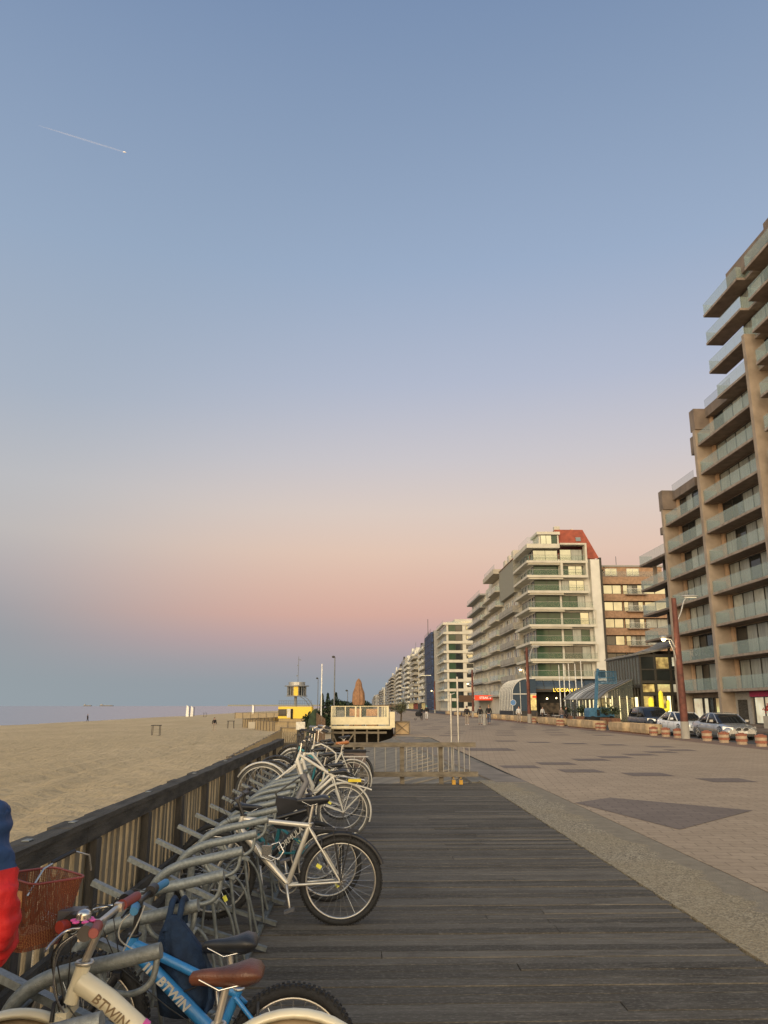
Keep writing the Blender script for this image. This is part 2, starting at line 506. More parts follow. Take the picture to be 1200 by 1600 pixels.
# ================================================================== SETTING
def nodes_mat(name):
    m = bpy.data.materials.new(name); m.use_nodes = True
    t = m.node_tree; b = t.nodes['Principled BSDF']
    g = t.nodes.new('ShaderNodeNewGeometry')
    def n(ty, **k):
        x = t.nodes.new(ty)
        for a, v in k.items(): setattr(x, a, v)
        return x
    def noise_(scale, stretch=(1, 1, 1), detail=6, rough=0.6, rot=0):
        mp = n('ShaderNodeMapping'); mp.inputs['Scale'].default_value = stretch
        mp.inputs['Rotation'].default_value = (0, 0, rot)
        t.links.new(g.outputs['Position'], mp.inputs[0])
        z = n('ShaderNodeTexNoise'); z.inputs['Scale'].default_value = scale
        z.inputs['Detail'].default_value = detail; z.inputs['Roughness'].default_value = rough
        t.links.new(mp.outputs[0], z.inputs['Vector']); return z.outputs['Fac']
    def rng(src, a, b_, c=0.0, d=1.0):
        r = n('ShaderNodeMapRange'); r.inputs[1].default_value = a; r.inputs[2].default_value = b_
        r.inputs[3].default_value = c; r.inputs[4].default_value = d
        t.links.new(src, r.inputs[0]); return r.outputs[0]
    def mixc(f, a, b_, mode='MIX'):
        x = n('ShaderNodeMix'); x.data_type = 'RGBA'; x.blend_type = mode
        if isinstance(f, (int, float)): x.inputs[0].default_value = f
        else: t.links.new(f, x.inputs[0])
        for i, s in ((6, a), (7, b_)):
            if isinstance(s, tuple): x.inputs[i].default_value = (*s, 1)
            else: t.links.new(s, x.inputs[i])
        return x.outputs[2]
    def bump(h, strength, dist=0.02, nrm=None):
        x = n('ShaderNodeBump'); x.inputs['Strength'].default_value = strength; x.inputs['Distance'].default_value = dist
        t.links.new(h, x.inputs['Height'])
        if nrm: t.links.new(nrm, x.inputs['Normal'])
        return x.outputs[0]
    return m, t, b, g, n, noise_, rng, mixc, bump

# --- weathered deck boards
m, t, b, g, n, nz, rng, mixc, bump = nodes_mat('deck_boards')
at = n('ShaderNodeAttribute'); at.attribute_name = 'tone'
grain = nz(7, (0.22, 7, 1), 9, 0.75)
patch = nz(0.9, (0.8, 1.6, 1), 5)
c1 = mixc(at.outputs['Fac'], (0.090, 0.077, 0.060), (0.225, 0.196, 0.156))
c2 = mixc(rng(grain, 0.35, 0.7), c1, (0.045, 0.04, 0.036), 'MIX')
c2 = mixc(rng(grain, 0.30, 0.72, 0.0, 0.75), c1, (0.035, 0.032, 0.028))
c3 = mixc(rng(patch, 0.42, 0.72, 0, 0.40), c2, (0.135, 0.12, 0.10))
scuff = nz(5, (0.4, 2.2, 1), 9, 0.75)
c4 = mixc(rng(scuff, 0.52, 0.74, 0, 0.65), c3, (0.27, 0.245, 0.205))
dk = nz(2.2, (0.5, 2.5, 1), 7, 0.7)
c4 = mixc(rng(dk, 0.52, 0.68, 0, 0.6), c4, (0.035, 0.030, 0.025))
stk = nz(16, (0.12, 2.5, 1), 6, 0.8)
c4 = mixc(rng(stk, 0.58, 0.72, 0, 0.55), c4, (0.31, 0.28, 0.235))
c4 = mixc(rng(stk, 0.42, 0.30, 0, 0.6), c4, (0.03, 0.026, 0.022))
spk = nz(60, (0.5, 1, 1), 3, 0.6)
c4 = mixc(rng(spk, 0.52, 0.72, 0, 0.6), c4, (0.25, 0.225, 0.19))
t.links.new(c4, b.inputs['Base Color'])
b.inputs['Roughness'].default_value = 0.85
b.inputs['Specular IOR Level'].default_value = 0.2
t.links.new(bump(grain, 1.0, 0.008), b.inputs['Normal'])
MT['deck'] = m

# --- sand
m, t, b, g, n, nz, rng, mixc, bump = nodes_mat('sand')
big = nz(0.12, (1, 0.5, 1), 4)
mid = nz(1.1, (1, 1, 1), 7, 0.65)
fine = nz(26, (1, 1, 1), 4)
c1 = mixc(rng(big, 0.35, 0.65), (0.55, 0.415, 0.235), (0.70, 0.535, 0.32))
c2 = mixc(rng(mid, 0.35, 0.7, 0, 0.55), c1, (0.42, 0.31, 0.17))
c3 = mixc(rng(fine, 0.3, 0.7, 0, 0.35), c2, (0.74, 0.58, 0.37))
t.links.new(c3, b.inputs['Base Color'])
b.inputs['Roughness'].default_value = 0.95
b.inputs['Specular IOR Level'].default_value = 0.15
n1 = bump(mid, 1.0, 0.35)
n2 = bump(nz(5, (1, 1, 1), 5), 0.9, 0.08, n1)
t.links.new(bump(nz(0.9, (2.2, 0.35, 1), 5, 0.6, R(-35)), 0.9, 0.25, n2), b.inputs['Normal'])
MT['sand'] = m

# --- sea
m, t, b, g, n, nz, rng, mixc, bump = nodes_mat('sea')
b.inputs['Base Color'].default_value = (0.30, 0.31, 0.36, 1)
b.inputs['Roughness'].default_value = 0.22
b.inputs['IOR'].default_value = 1.5
h = nz(0.5, (0.5, 1.2, 1), 6)
t.links.new(bump(h, 0.35, 0.4), b.inputs['Normal'])
MT['sea'] = m

# --- promenade block paving
def paving(name, ca, cb, cj):
    m, t, b, g, n, nz, rng, mixc, bump = nodes_mat(name)
    mp = n('ShaderNodeMapping'); mp.inputs['Rotation'].default_value = (0, 0, R(8))
    t.links.new(g.outputs['Position'], mp.inputs[0])
    br = n('ShaderNodeTexBrick')
    br.inputs['Color1'].default_value = (*ca, 1); br.inputs['Color2'].default_value = (*cb, 1); br.inputs['Mortar'].default_value = (*cj, 1)
    br.inputs['Scale'].default_value = 1.0
    br.inputs['Mortar Size'].default_value = 0.010
    br.inputs['Brick Width'].default_value = 0.42; br.inputs['Row Height'].default_value = 0.21
    t.links.new(mp.outputs[0], br.inputs['Vector'])
    a = nz(0.35, (1, 1, 1), 6); f = nz(18, (1, 1, 1), 4)
    c = mixc(rng(a, 0.35, 0.7, 0, 0.45), br.outputs['Color'], tuple(v * 0.62 for v in ca))
    c = mixc(rng(f, 0.3, 0.7, 0, 0.3), c, tuple(min(1, v * 1.3) for v in cb))
    st_ = nz(1.4, (1, 1, 1), 8, 0.7)
    c = mixc(rng(st_, 0.60, 0.74, 0, 0.5), c, tuple(v * 0.55 for v in ca))
    wn = nz(2.4, (2, 4.7, 1), 2, 0.5)
    c = mixc(rng(wn, 0.45, 0.6, 0, 0.22), c, tuple(v * 0.75 for v in ca))
    t.links.new(c, b.inputs['Base Color'])
    b.inputs['Roughness'].default_value = 0.8
    b.inputs['Specular IOR Level'].default_value = 0.25
    t.links.new(bump(br.outputs['Fac'], -0.35, 0.01), b.inputs['Normal'])
    MT[name] = m
paving('paving', (0.39, 0.29, 0.195), (0.48, 0.36, 0.245), (0.20, 0.15, 0.10))
paving('paving_dark', (0.20, 0.155, 0.125), (0.25, 0.195, 0.155), (0.12, 0.09, 0.075))
paving('paving_red', (0.235, 0.155, 0.11), (0.28, 0.19, 0.14), (0.15, 0.1, 0.07))

# --- exposed aggregate kerb strip
m, t, b, g, n, nz, rng, mixc, bump = nodes_mat('aggregate')
sx = n('ShaderNodeSeparateXYZ'); t.links.new(g.outputs['Position'], sx.inputs[0])
wob = nz(1.3, (1, 1, 1), 4)
ad = n('ShaderNodeMath', operation='ADD'); t.links.new(sx.outputs['X'], ad.inputs[0])
t.links.new(rng(wob, 0.3, 0.7, -0.22, 0.22), ad.inputs[1])
vo = n('ShaderNodeTexVoronoi'); vo.inputs['Scale'].default_value = 62
t.links.new(g.outputs['Position'], vo.inputs['Vector'])
sepc = n('ShaderNodeSeparateColor'); t.links.new(vo.outputs['Color'], sepc.inputs[0])
peb = mixc(rng(sepc.outputs[0], 0.1, 0.9), (0.12, 0.095, 0.062), (0.50, 0.42, 0.29))
peb = mixc(rng(nz(0.5, (1, 1, 1), 4), 0.35, 0.65, 0, 0.65), peb, (0.33, 0.255, 0.145))
sm = mixc(rng(nz(6, (1, 1, 1), 6), 0.3, 0.7), (0.22, 0.18, 0.125), (0.31, 0.26, 0.185))
f = rng(ad.outputs[0], 3.44, 3.50)
c = mixc(f, peb, sm)
t.links.new(c, b.inputs['Base Color'])
b.inputs['Roughness'].default_value = 0.9
t.links.new(bump(vo.outputs['Distance'], 0.8, 0.012), b.inputs['Normal'])
MT['aggregate'] = m

mt('asphalt', (0.055, 0.053, 0.05), rough=0.85, var=0.15, scale=3, bump=0.3, bscale=80)
mt('sidewalk', (0.20, 0.15, 0.115), rough=0.85, var=0.1, scale=2)
mt('seawall', (0.20, 0.175, 0.135), rough=0.9, var=0.16, scale=1.5, bump=0.4)
mt('seawall_cap', (0.23, 0.19, 0.15), rough=0.9, var=0.12, scale=2)
mt('ramp_slab', (0.25, 0.235, 0.20), rough=0.85, var=0.1, scale=1.5)

# boardwalk: every board a real board with gaps and butt joints
bd = MB(); tones = []
y = -1.2; pitch = 0.145
ends = []
while y < 18.58:
    x = -2.05
    xr = 2.72 + random.uniform(0, 0.035)
    cuts = [x]
    c = x + random.choice([1.2, 2.2, 3.1, 3.6]) + random.uniform(-0.02, 0.02)
    if random.random() < 0.55: cuts.append(c)
    cuts.append(xr)
    for a, b2 in zip(cuts[:-1], cuts[1:]):
        z = random.uniform(-0.003, 0.003)
        jj = random.uniform(0, 0.004)
        bd.bx(a + 0.003, b2 - 0.003, y + 0.004, y + pitch - 0.006 - jj, -0.04, z)
        tones += [random.random() ** 1.3] * 6
    y += pitch
boards = bd.build('boardwalk', 'deck', fix=False)
tag(boards, kind='structure')
ca = boards.data.attributes.new('tone', 'FLOAT', 'FACE')
ca.data.foreach_set('value', tones)
under = MB().bx(-2.05, 2.70, -1.2, 18.5, -1.15, -0.06).build('boardwalk_base', 'dark_void')
tag(under, kind='structure')

# promenade paving, kerb strip, street and far pavement
def sheet(name, mat, x0, x1, y0, y1, z, ny=1, th=0.0):
    o = MB().bx(x0, x1, y0, y1, z - 0.25, z).build(name, mat)
    return tag(o, kind='structure')
sheet('promenade', 'paving', 3.84, 17.9, -3, 2600, 0.0)
sheet('kerb_strip', 'aggregate', 2.76, 3.815, -3, 19.4, 0.002)
tag(MB().bx(3.815, 3.84, -3, 45, -0.25, -0.006).build('kerb_joint', 'wood_dark'), kind='structure')
tag(MB().bx(2.0, 3.815, 46.5, 2600, -1.5, 0.0).build('promenade_edge', 'paving'), kind='structure')
tag(MB().bx(16.1, 17.9, 20, 900, 0.0005, 0.005).build('paving_band', 'paving_red'), kind='structure')
sheet('street', 'asphalt', 17.9, 27.2, -3, 2600, -0.10)
sheet('pavement', 'sidewalk', 27.2, 60, -3, 2600, 0.02)
g1 = MB().bx(60, 9000, -200, 12000, -1.0, -0.12).bx(2.0, 60, 2600, 12000, -1.0, -0.12).build('ground', 'asphalt')
tag(g1, kind='structure')

# dark paving patches laid in the promenade
pm = MB()
def patch(cx, cy, w_, d_, sk=0.0):
    pm.poly([(cx - w_ / 2 + sk, cy - d_ / 2, 0.005), (cx + w_ / 2 + sk, cy - d_ / 2 - 0.02, 0.005), (cx + w_ / 2 - sk, cy + d_ / 2, 0.005), (cx - w_ / 2 - sk, cy + d_ / 2, 0.005)])
pm.poly([(3.86, 14.95, 0.005), (4.50, 11.75, 0.005), (6.55, 13.8, 0.005), (4.75, 15.75, 0.005)])
for cx, cy in [(4.55, 23.6), (5.9, 24.9), (5.9, 22.1), (7.45, 26.6), (8.65, 27.9), (10.0, 29.3), (7.3, 20.95), (8.6, 19.3), (11.3, 30.8), (12.6, 32.2),
               (7.2, 40.6), (8.5, 39.1), (9.9, 37.8), (11.3, 36.5), (12.8, 34.8)]:
    patch(cx, cy, 1.05, 1.0, 0.0)
patch(5.1, 32.9, 1.9, 1.9)
for k in range(26):
    yy = 46 + k * 4.1
    for xx in (5.2, 8.6, 11.9, 14.4):
        patch(xx + (k % 3) * 0.7, yy + (xx % 3), 1.2, 1.0)
tag(pm.build('paving_patches', 'paving_dark'), kind='structure')

# sand: a displaced sheet sloping to the water
def sand_h(x, y):
    d = min(1, max(0, (-x - 2) / 60))
    z = -1.15 - 0.45 * d
    s = max(0.0, 1 - y / 400)
    z += 0.10 * noise.noise((x * 0.12, y * 0.07, 0))
    z += 0.075 * noise.noise((x * 0.7, y * 0.5, 3)) + 0.055 * noise.noise((x * 1.9, y * 1.5, 7)) * s
    for (a, b2, c2, amp, ph) in ((0.10, 1.0, -16, 1.2, 0.0), (0.22, 1.0, -22, 1.6, 1.3), (-0.12, 1.0, -10, 1.0, 2.2), (0.34, 1.0, -34, 2.0, 0.6)):
        # wheel tracks of the beach tractor
        xc = c2 + a * (y - 25) + amp * math.sin(y * 0.08 + ph)
        for o2 in (-0.9, 0.9):
            q = abs(x - xc - o2)
            if q < 0.5: z -= 0.15 * math.cos(q / 0.5 * PI / 2) * s
    return z
xs = [-1.9]; st = 0.22
while xs[-1] > -80:
    xs.append(xs[-1] - st); st *= 1.022
ys = [-6.0]
while ys[-1] < 4000:
    ys.append(ys[-1] + max(0.22, abs(ys[-1]) * 0.016))
vs = []; fs = []
for yy in ys:
    for xx in xs:
        wgt = 0 if xx > -60 else min(1, (-60 - xx) / 12)
        edge = 3.0 * noise.noise((yy * 0.015, 5, 0))
        z = sand_h(xx, yy)
        if xx < -58 + edge: z -= (-58 + edge - xx) * 0.035
        vs.append((xx, yy, z))
nx = len(xs)
for j in range(len(ys) - 1):
    for i in range(nx - 1):
        a = j * nx + i
        fs.append((a, a + nx, a + nx + 1, a + 1))
sand = MB().add(vs, fs, True).build('sand', 'sand', fix=False)
tag(sand, kind='structure')
sea = MB().poly([(-25000, -3000, -1.85), (-55, -3000, -1.85), (-55, 4000, -1.85), (600, 4001, -1.85), (600, 30000, -1.85), (-25000, 30000, -1.85)]).build('sea', 'sea')
tag(sea, kind='structure')
# sand carries on under the sloping bank
tag(MB().bx(-1.9, 2.0, 18.6, 2600, -2.2, -1.16).build('sand_floor', 'sand'), kind='structure')

# sloping sea wall beside the promenade, with its cap and the ramp with cross battens
sw = MB()
sw.prism([(3.05, 19.2, -0.03), (1.9, 46.0, 0.0), (-2.1, 46.0, -1.2), (-1.7, 19.2, -1.05)], (0, 0, -0.4))
sw.bx(2.6, 3.815, 19.4, 46.5, -1.4, -0.03)
tag(sw.build('sea_wall', 'seawall'), kind='structure')
cap = MB().prism([(3.1, 18.9, 0.006), (3.83, 18.9, 0.006), (2.75, 46.4, 0.008), (1.75, 46.4, 0.008)], (0, 0, -0.06))
tag(cap.build('wall_capping', 'seawall_cap'), kind='structure')
# triangular concrete gable under the terrace end
gb = MB().prism([(-0.2, 44.5, -1.2), (1.85, 44.5, 0.02), (3.9, 44.5, -0.02), (3.9, 44.5, -1.2)], (0, 2.0, 0))
tag(gb.build('retaining_wall', 'seawall'), kind='structure')
rp = MB()
rp.prism([(-1.7, 18.65, -0.62), (1.6, 18.65, -0.40), (1.6, 21, -0.60), (-1.7, 21, -1.02)], (0, 0, -0.5))
tag(rp.build('beach_ramp', 'ramp_slab'), kind='structure')
bt = MB()
for i in range(15):
    f_ = i / 14
    y0 = 19.8 + 17 * f_
    xr_ = 3.0 - 1.15 * (y0 - 19.2) / 26.8
    bt.beam((-1.4, y0, -0.975 - 0.07 * f_), (xr_ - 0.25, y0 + 0.15, -0.055), 0.035, 0.03)
tag(bt.build('wall_battens', 'concrete'), kind='structure')
for i in range(1):
    s2 = MB()
    for k in range(14):
        x0 = -1.0 + k * 0.24
        s2.beam((x0, 18.75, -0.43), (x0 - 0.7, 20.1, -0.50), 0.02, 0.02)
    tag(s2.build('ramp_grooves', 'wood_dark'), kind='structure')

# ================================================================== FENCES, RAILING
FX = -1.80
fence = thing('wooden_fence', (FX, 8.5, 0), 'long weathered wooden fence with vertical slats and dark top rail beside the bicycle racks', 'fence')
tr = MB(); y = 0.6
while y < 18.4:
    l = 2.4
    y2 = min(18.4, y + l)
    tr.bx(FX + 0.02, FX + 0.065, y + 0.003, y2 - 0.003, 0.855, 0.95)
    n_ = 8
    for k in range(n_):      # the flat cap board has a ragged outer edge
        a = y + (y2 - y) * k / n_; b2 = y + (y2 - y) * (k + 1) / n_
        tr.bx(FX - 0.055 - random.choice([0, 0.0, 0.012, 0.03]), FX + 0.072, a, b2, 0.952, 0.985 + random.uniform(0, 0.004))
    y = y2
tr.build('top_rail', 'wood_dark', fence)
MB().bx(FX + 0.078, FX + 0.115, 0.6, 18.4, 0.25, 0.37).build('bottom_rail', 'wood_dark', fence)
MB().bx(FX + 0.014, FX + 0.09, 0.6, 18.4, 0.0, 0.055).build('kick_board', 'wood_dark', fence)
for yy in (1.75, 3.05, 4.4, 5.62, 6.92, 8.15, 9.4, 10.6, 11.75, 12.95, 14.2, 15.4, 16.7):
    MB().bx(FX + 0.012, FX + 0.075, yy - 0.05, yy + 0.05, -0.3, 0.852).build('post', 'wood_post', fence)
sl = MB(); y = 0.62; k = 0
while y < 18.35:
    wd = random.uniform(0.078, 0.092)
    jx = random.uniform(-0.006, 0.006)
    if k % 17 == 12: y += 0.03
    sl.bx(FX - 0.020 + jx, FX + 0.010 + jx, y, y + wd, -0.25, 0.93)
    y += wd + random.uniform(0.052, 0.07); k += 1
sl.build('slat_panel', 'wood_slat', fence)
# bolts on the rail
for yy in (4.6, 5.3, 7.1, 9.0, 11.0): MB().bx(FX - 0.03, FX + 0.01, yy, yy + 0.07, 0.990, 0.994).build('plate', 'galv', fence)

rail = thing('end_railing', (0.3, 18.5, 0), 'wooden railing with thin steel balusters closing off the far end of the deck', 'railing')
MB().bx(-1.80, 2.58, 18.46, 18.54, 0.80, 0.90).build('top_rail', 'wood_grey', rail)
MB().bx(-1.80, 2.62, 18.46, 18.54, 0.16, 0.27).build('bottom_rail', 'wood_grey', rail)
for xx in (-1.75, -0.75, 0.02, 0.92, 1.80):
    MB().bx(xx - 0.05, xx + 0.05, 18.545, 18.62, -0.4, 0.80).build('post', 'wood_grey', rail)
xx = -1.62
bal = MB()
while xx < 2.45:
    bal.tube([(xx, 18.50, 0.27), (xx, 18.50, 0.80)], 0.011, 6); xx += 0.118 if xx > 1.0 else 0.24
bal.build('baluster_row', 'steel_pole', rail)
for (xx, top) in ((2.06, 1.98), (2.22, 2.36)):
    p = thing('steel_pole', (xx, 18.70, 0), ('shorter' if top < 2.1 else 'taller') + ' thin steel pole of the pair with orange feet at the end railing', 'pole', 'steel poles with orange feet')
    MB().tube([(xx, 18.38 if False else 18.70, 0.0), (xx, 18.70, top)], 0.024, 10).build('shaft', 'steel_pole', p)
    MB().bx(xx - 0.04, xx + 0.04, 18.37, 18.44, 0.004, 0.10).bx(xx - 0.012, xx + 0.012, 18.38, 18.72, 0.125, 0.15).build('foot', 'orange_foot', p)
    if top < 2.1: MB().tube([(xx - 0.06, 18.7, 1.93), (xx + 0.10, 18.7, 1.99)], 0.012, 6).build('hook', 'steel_pole', p)

# ================================================================== BICYCLE RACKS
def rack(y0, nunits, label, ends=True):
    yc = y0 + (nunits - 1) * 0.67 / 2
    t_ = thing('bicycle_rack', (-1.0, yc, 0), label, 'bicycle rack', 'galvanised bicycle racks along the fence')
    for k in range(nunits):
        yk = y0 + 0.67 * k
        j = random.uniform(-0.006, 0.006)
        a = MB()
        P = [(-1.30, 0.03), (-1.295, 0.42), (-1.275, 0.56), (-1.24, 0.655), (-1.19, 0.712), (-1.12, 0.752), (-1.03, 0.779), (-0.90, 0.803), (-0.72, 0.843)]
        a.tube(smooth([(x, yk, z + j) for x, z in P], 3), 0.0275, 12)
        q = [(-0.945, 0.79), (-0.935, 0.755), (-0.905, 0.72), (-0.86, 0.703), (-0.815, 0.702), (-0.77, 0.72), (-0.742, 0.755), (-0.732, 0.82)]
        arm = a.build('arm', 'galv', t_)
        MB().tube(smooth([(x, yk, z + j) for x, z in q], 3), 0.0115, 8).build('loop', 'galv', arm)
        # raised wheel trough
        def trough(pa, pb, yy):
            m_ = MB(); A = Vector((pa[0], yy, pa[1])); B = Vector((pb[0], yy, pb[1]))
            d = (B - A) / 2; u = Vector((0, 1, 0)); nn = d.cross(u).normalized()
            c = (A + B) / 2
            m_.obox(c, d, u * 0.024, nn * 0.003)
            for s_ in (-1, 1): m_.obox(c + u * s_ * 0.022 + nn * -0.012, d, u * 0.0025, nn * 0.012)
            return m_
        trough((-1.42, 0.80), (-0.86, 0.555), yk + 0.07).build('wheel_trough', 'galv', t_)
        MB().tube([(-0.90, yk + 0.07, 0.56), (-0.86, yk + 0.07, 0.30), (-0.78, yk + 0.07, 0.03)], 0.012, 6).build('strut', 'galv_dull', t_)
        if k < nunits:
            trough((-1.42, 0.26), (-0.66, 0.035), yk + 0.335).build('wheel_trough', 'galv_dull', t_)
            H = [(-1.12, 0.12), (-1.10, 0.36), (-1.03, 0.49), (-0.94, 0.52), (-0.86, 0.47), (-0.80, 0.34), (-0.76, 0.05)]
            MB().tube(smooth([(x, yk + 0.29, z) for x, z in H], 4), 0.0095, 7).build('hoop', 'galv_dull', t_)
    ya = y0 - 0.15; yb = y0 + (nunits - 1) * 0.67 + 0.5
    MB().bx(-1.325, -1.275, ya, yb, 0.004, 0.03).build('base_rail', 'galv_dull', t_)
    MB().bx(-0.80, -0.76, ya, yb, 0.004, 0.03).build('base_rail', 'galv_dull', t_)
    MB().tube([(-1.27, ya, 0.60), (-1.27, yb, 0.60)], 0.012, 8).build('cross_bar', 'galv_dull', t_)
rack(1.83, 7, 'nearest bicycle rack of curved grey tubes, holding the blue and the cream bicycle')
rack(1.83 + 0.67 * 7, 7, 'middle bicycle rack of grey tubes, holding the silver mountain bicycle')
rack(1.83 + 0.67 * 14, 8, 'farthest bicycle rack of grey tubes, in front of the end railing')

# ================================================================== BICYCLES
def bike(name, label, y, P, frame='silver_paint', r=0.33, rf=None, tyre='rubber', rim='alu', sad='saddle_black', bar='flat', barw=0.58,
         grip='black_plastic', tw=0.024, thick=0.019, dthick=0.024, fender=None, rack_=None, knob=False, fork=None, curved=False, lean=0.0,
         spoke=28, topbar=True, lights=None, sadl=0.26, barmat='black_paint', twin=False, dpath=None, tt=None, sth=1.5, reflect='yellow_reflector'):
    rf = rf or r
    fork = fork or frame
    X = lambda k: Vector((P[k][0], y, P[k][1]))
    root = thing(name, (P['rh'][0], y, 0), label, 'bicycle', 'bicycles parked in the racks')
    dirx = -1 if P['fh'][0] < P['rh'][0] else 1
    # frame
    f = MB(); ht, hb, bb, st, rh, fh = (X(k) for k in ('ht', 'hb', 'bb', 'st', 'rh', 'fh'))
    f.tube([ht, hb], thick * 1.15, 12)
    hu = (ht - hb).normalized()
    if curved:
        mid = (hb + bb) / 2 + Vector((-dirx * 0.10, 0, -0.10))
        f.tube([hb + hu * 0.02, (hb * 2 + mid * 1.3) / 3.3 + Vector((0, 0, -0.03)), mid, (mid + bb * 2) / 3 + Vector((0, 0, -0.01)), bb], dthick, 12)
        m2 = (ht + st) / 2 + Vector((0, 0, 0.035))
        end = bb + (st - bb) * 0.55
        f.tube([ht - hu * 0.02, ht + (m2 - ht) * 0.5 + Vector((0, 0, 0.03)), m2 + Vector((0, 0, -0.02)), (m2 + end) / 2 + Vector((-dirx * 0.07, 0, 0.02)), end], thick * 0.8, 10)
    else:
        f.tube([Vector((a_, y, b_)) for a_, b_ in dpath] if dpath else [hb + hu * 0.03, bb], dthick, 14)
        if twin:
            f.tube([hb + hu * 0.06 + Vector((-dirx * 0.05, 0.0, 0)), bb + Vector((-dirx * 0.10, 0.0, 0.06))], dthick * 0.8, 12)
        if topbar:
            f.tube([ht - hu * 0.025, tt and Vector((tt[0], y, tt[1])) or st - (st - bb).normalized() * 0.02], thick, 12)
    f.tube([bb, st], thick, 12)
    f.tube([bb + Vector((0, -0.036, 0)), bb + Vector((0, 0.036, 0))], 0.023, 12)
    for s_ in (-1, 1):
        o_ = Vector((0, 0.060 * s_, 0)); i_ = Vector((0, 0.025 * s_, 0))
        f.tube([bb + i_, bb + (rh - bb) * 0.35 + Vector((0, 0.045 * s_, 0)), rh + o_], [0.012, 0.011, 0.008], 8)
        su = st - (st - bb).normalized() * 0.03
        f.tube([su + i_ * 0.7, su + (rh - su) * 0.3 + Vector((0, 0.042 * s_, 0)), rh + o_], [0.010, 0.009, 0.008], 8)
    f.build('frame', frame, root)
    # fork
    fk = MB(); fd = (fh - hb)
    crown = hb - hu * 0.025
    fk.obox(crown, Vector((0.018, 0, 0)), Vector((0, 0.062, 0)), Vector((0, 0, 0.012)))
    for s_ in (-1, 1):
        fk.tube([crown + Vector((0, 0.052 * s_, 0)), crown + (fh - crown) * 0.55 + Vector((0, 0.054 * s_, 0)), fh + Vector((0, 0.052 * s_, 0))], [0.015, 0.013, 0.008], 8)
    fk.build('fork', fork, root)
    # wheels
    def wheel(c, rad, rear):
        ns = spoke
        w_ = MB()
        w_.tube([c + Vector((0, -0.045, 0)), c + Vector((0, 0.045, 0))], 0.016, 10)
        w_.tube([c + Vector((0, -0.062, 0)), c + Vector((0, 0.062, 0))], 0.008, 8)
        ri = rad - 2 * tw - 0.008
        for i in range(ns):
            a = 2 * PI * i / ns; b2 = a + (0.35 if i % 4 < 2 else -0.35); sd_ = 1 if i % 2 else -1
            w_.tube([c + Vector((0.017 * math.cos(b2), 0.03 * sd_, 0.017 * math.sin(b2))), c + Vector((ri * math.cos(a), 0, ri * math.sin(a)))], 0.0016, 4, smooth=False, caps=False)
        wo = w_.build('wheel', 'chrome', root)
        MB().ring(c, rad - tw, tw, 'y', 56, 10).build('tyre', tyre, wo)
        if knob:
            kb = MB()
            nk = int(2 * PI * rad / 0.022)
            for i in range(nk):
                a = 2 * PI * i / nk
                d = Vector((math.cos(a), 0, math.sin(a))); tg = Vector((-math.sin(a), 0, math.cos(a)))
                for sy in ((-0.6, 0.6) if i % 2 else (-0.25, 0.25, -0.85, 0.85)):
                    kb.obox(c + d * (rad - tw + tw * math.cos(sy * 0.9) + 0.002) + Vector((0, sy * tw, 0)), tg * 0.006, Vector((0, 0.0055, 0)), d * 0.004)
            kb.build('tread', tyre, wo)
        MB().ring(c, rad - 2 * tw - 0.002, 0.0095, 'y', 56, 8, flat=1.35).build('rim', rim, wo)
        if reflect:
            aa = 2.6 if rear else 5.2
            MB().obox(c + Vector((math.cos(aa), 0, math.sin(aa))) * rad * 0.62, Vector((math.cos(aa), 0, math.sin(aa))) * 0.022, Vector((0, 0.006, 0)), Vector((-math.sin(aa), 0, math.cos(aa))) * 0.014).build('reflector', reflect, wo)
        if rear:
            cs = MB()
            for i, rr in enumerate((0.045, 0.040, 0.034, 0.028)):
                cs.tube([c + Vector((0, 0.022 + i * 0.006, 0)), c + Vector((0, 0.025 + i * 0.006, 0))], rr, 18, smooth=False)
            cs.build('cassette', 'grey_plastic', wo)
    wheel(rh, r, True); wheel(fh, rf, False)
    # cranks
    ck = MB(); side = 0.05
    ck.ring(bb + Vector((0, side, 0)), 0.075, 0.006, 'y', 28, 6)
    ck.tube([bb + Vector((0, side - 0.004, 0)), bb + Vector((0, side + 0.004, 0))], 0.045, 16, smooth=False)
    pa = bb + Vector((0.03, -0.065, -0.165)); pb = bb + Vector((-0.03, 0.065, 0.165))
    ck.tube([bb + Vector((0, -0.045, 0)), bb + Vector((0, -0.06, 0)), pa], [0.016, 0.013, 0.009], 8)
    ck.tube([bb + Vector((0, 0.045, 0)), bb + Vector((0, 0.06, 0)), pb], [0.016, 0.013, 0.009], 8)
    ck.build('crankset', 'alu', root)
    for q, s_ in ((pa, -1), (pb, 1)):
        MB().obox(q + Vector((0, 0.045 * s_, 0)), Vector((0.038, 0, 0.012)), Vector((0, 0.036, 0)), Vector((-0.003, 0, 0.009))).build('pedal', 'grey_plastic', root)
    ch = MB()
    c0 = bb + Vector((0, side, 0)); c1 = rh + Vector((0, 0.035, 0))
    ch.tube([c0 + Vector((0, 0, 0.075)), c1 + Vector((0, 0, 0.038))], 0.0045, 5).tube([c0 + Vector((0, 0, -0.075)), c1 + Vector((0, 0, -0.07)), c1 + Vector((0, 0, -0.04))], 0.0045, 5)
    ch.build('chain', 'grey_plastic', root)
    # saddle
    sx, sz = P['sad']
    sp = MB().tube([st - (st - bb).normalized() * 0.05, Vector((sx, y, sz - 0.06))], 0.0135, 10)
    sp.ring(st, thick * 1.05, 0.006, 'z', 16, 6)
    sp.build('seat_post', 'alu', root)
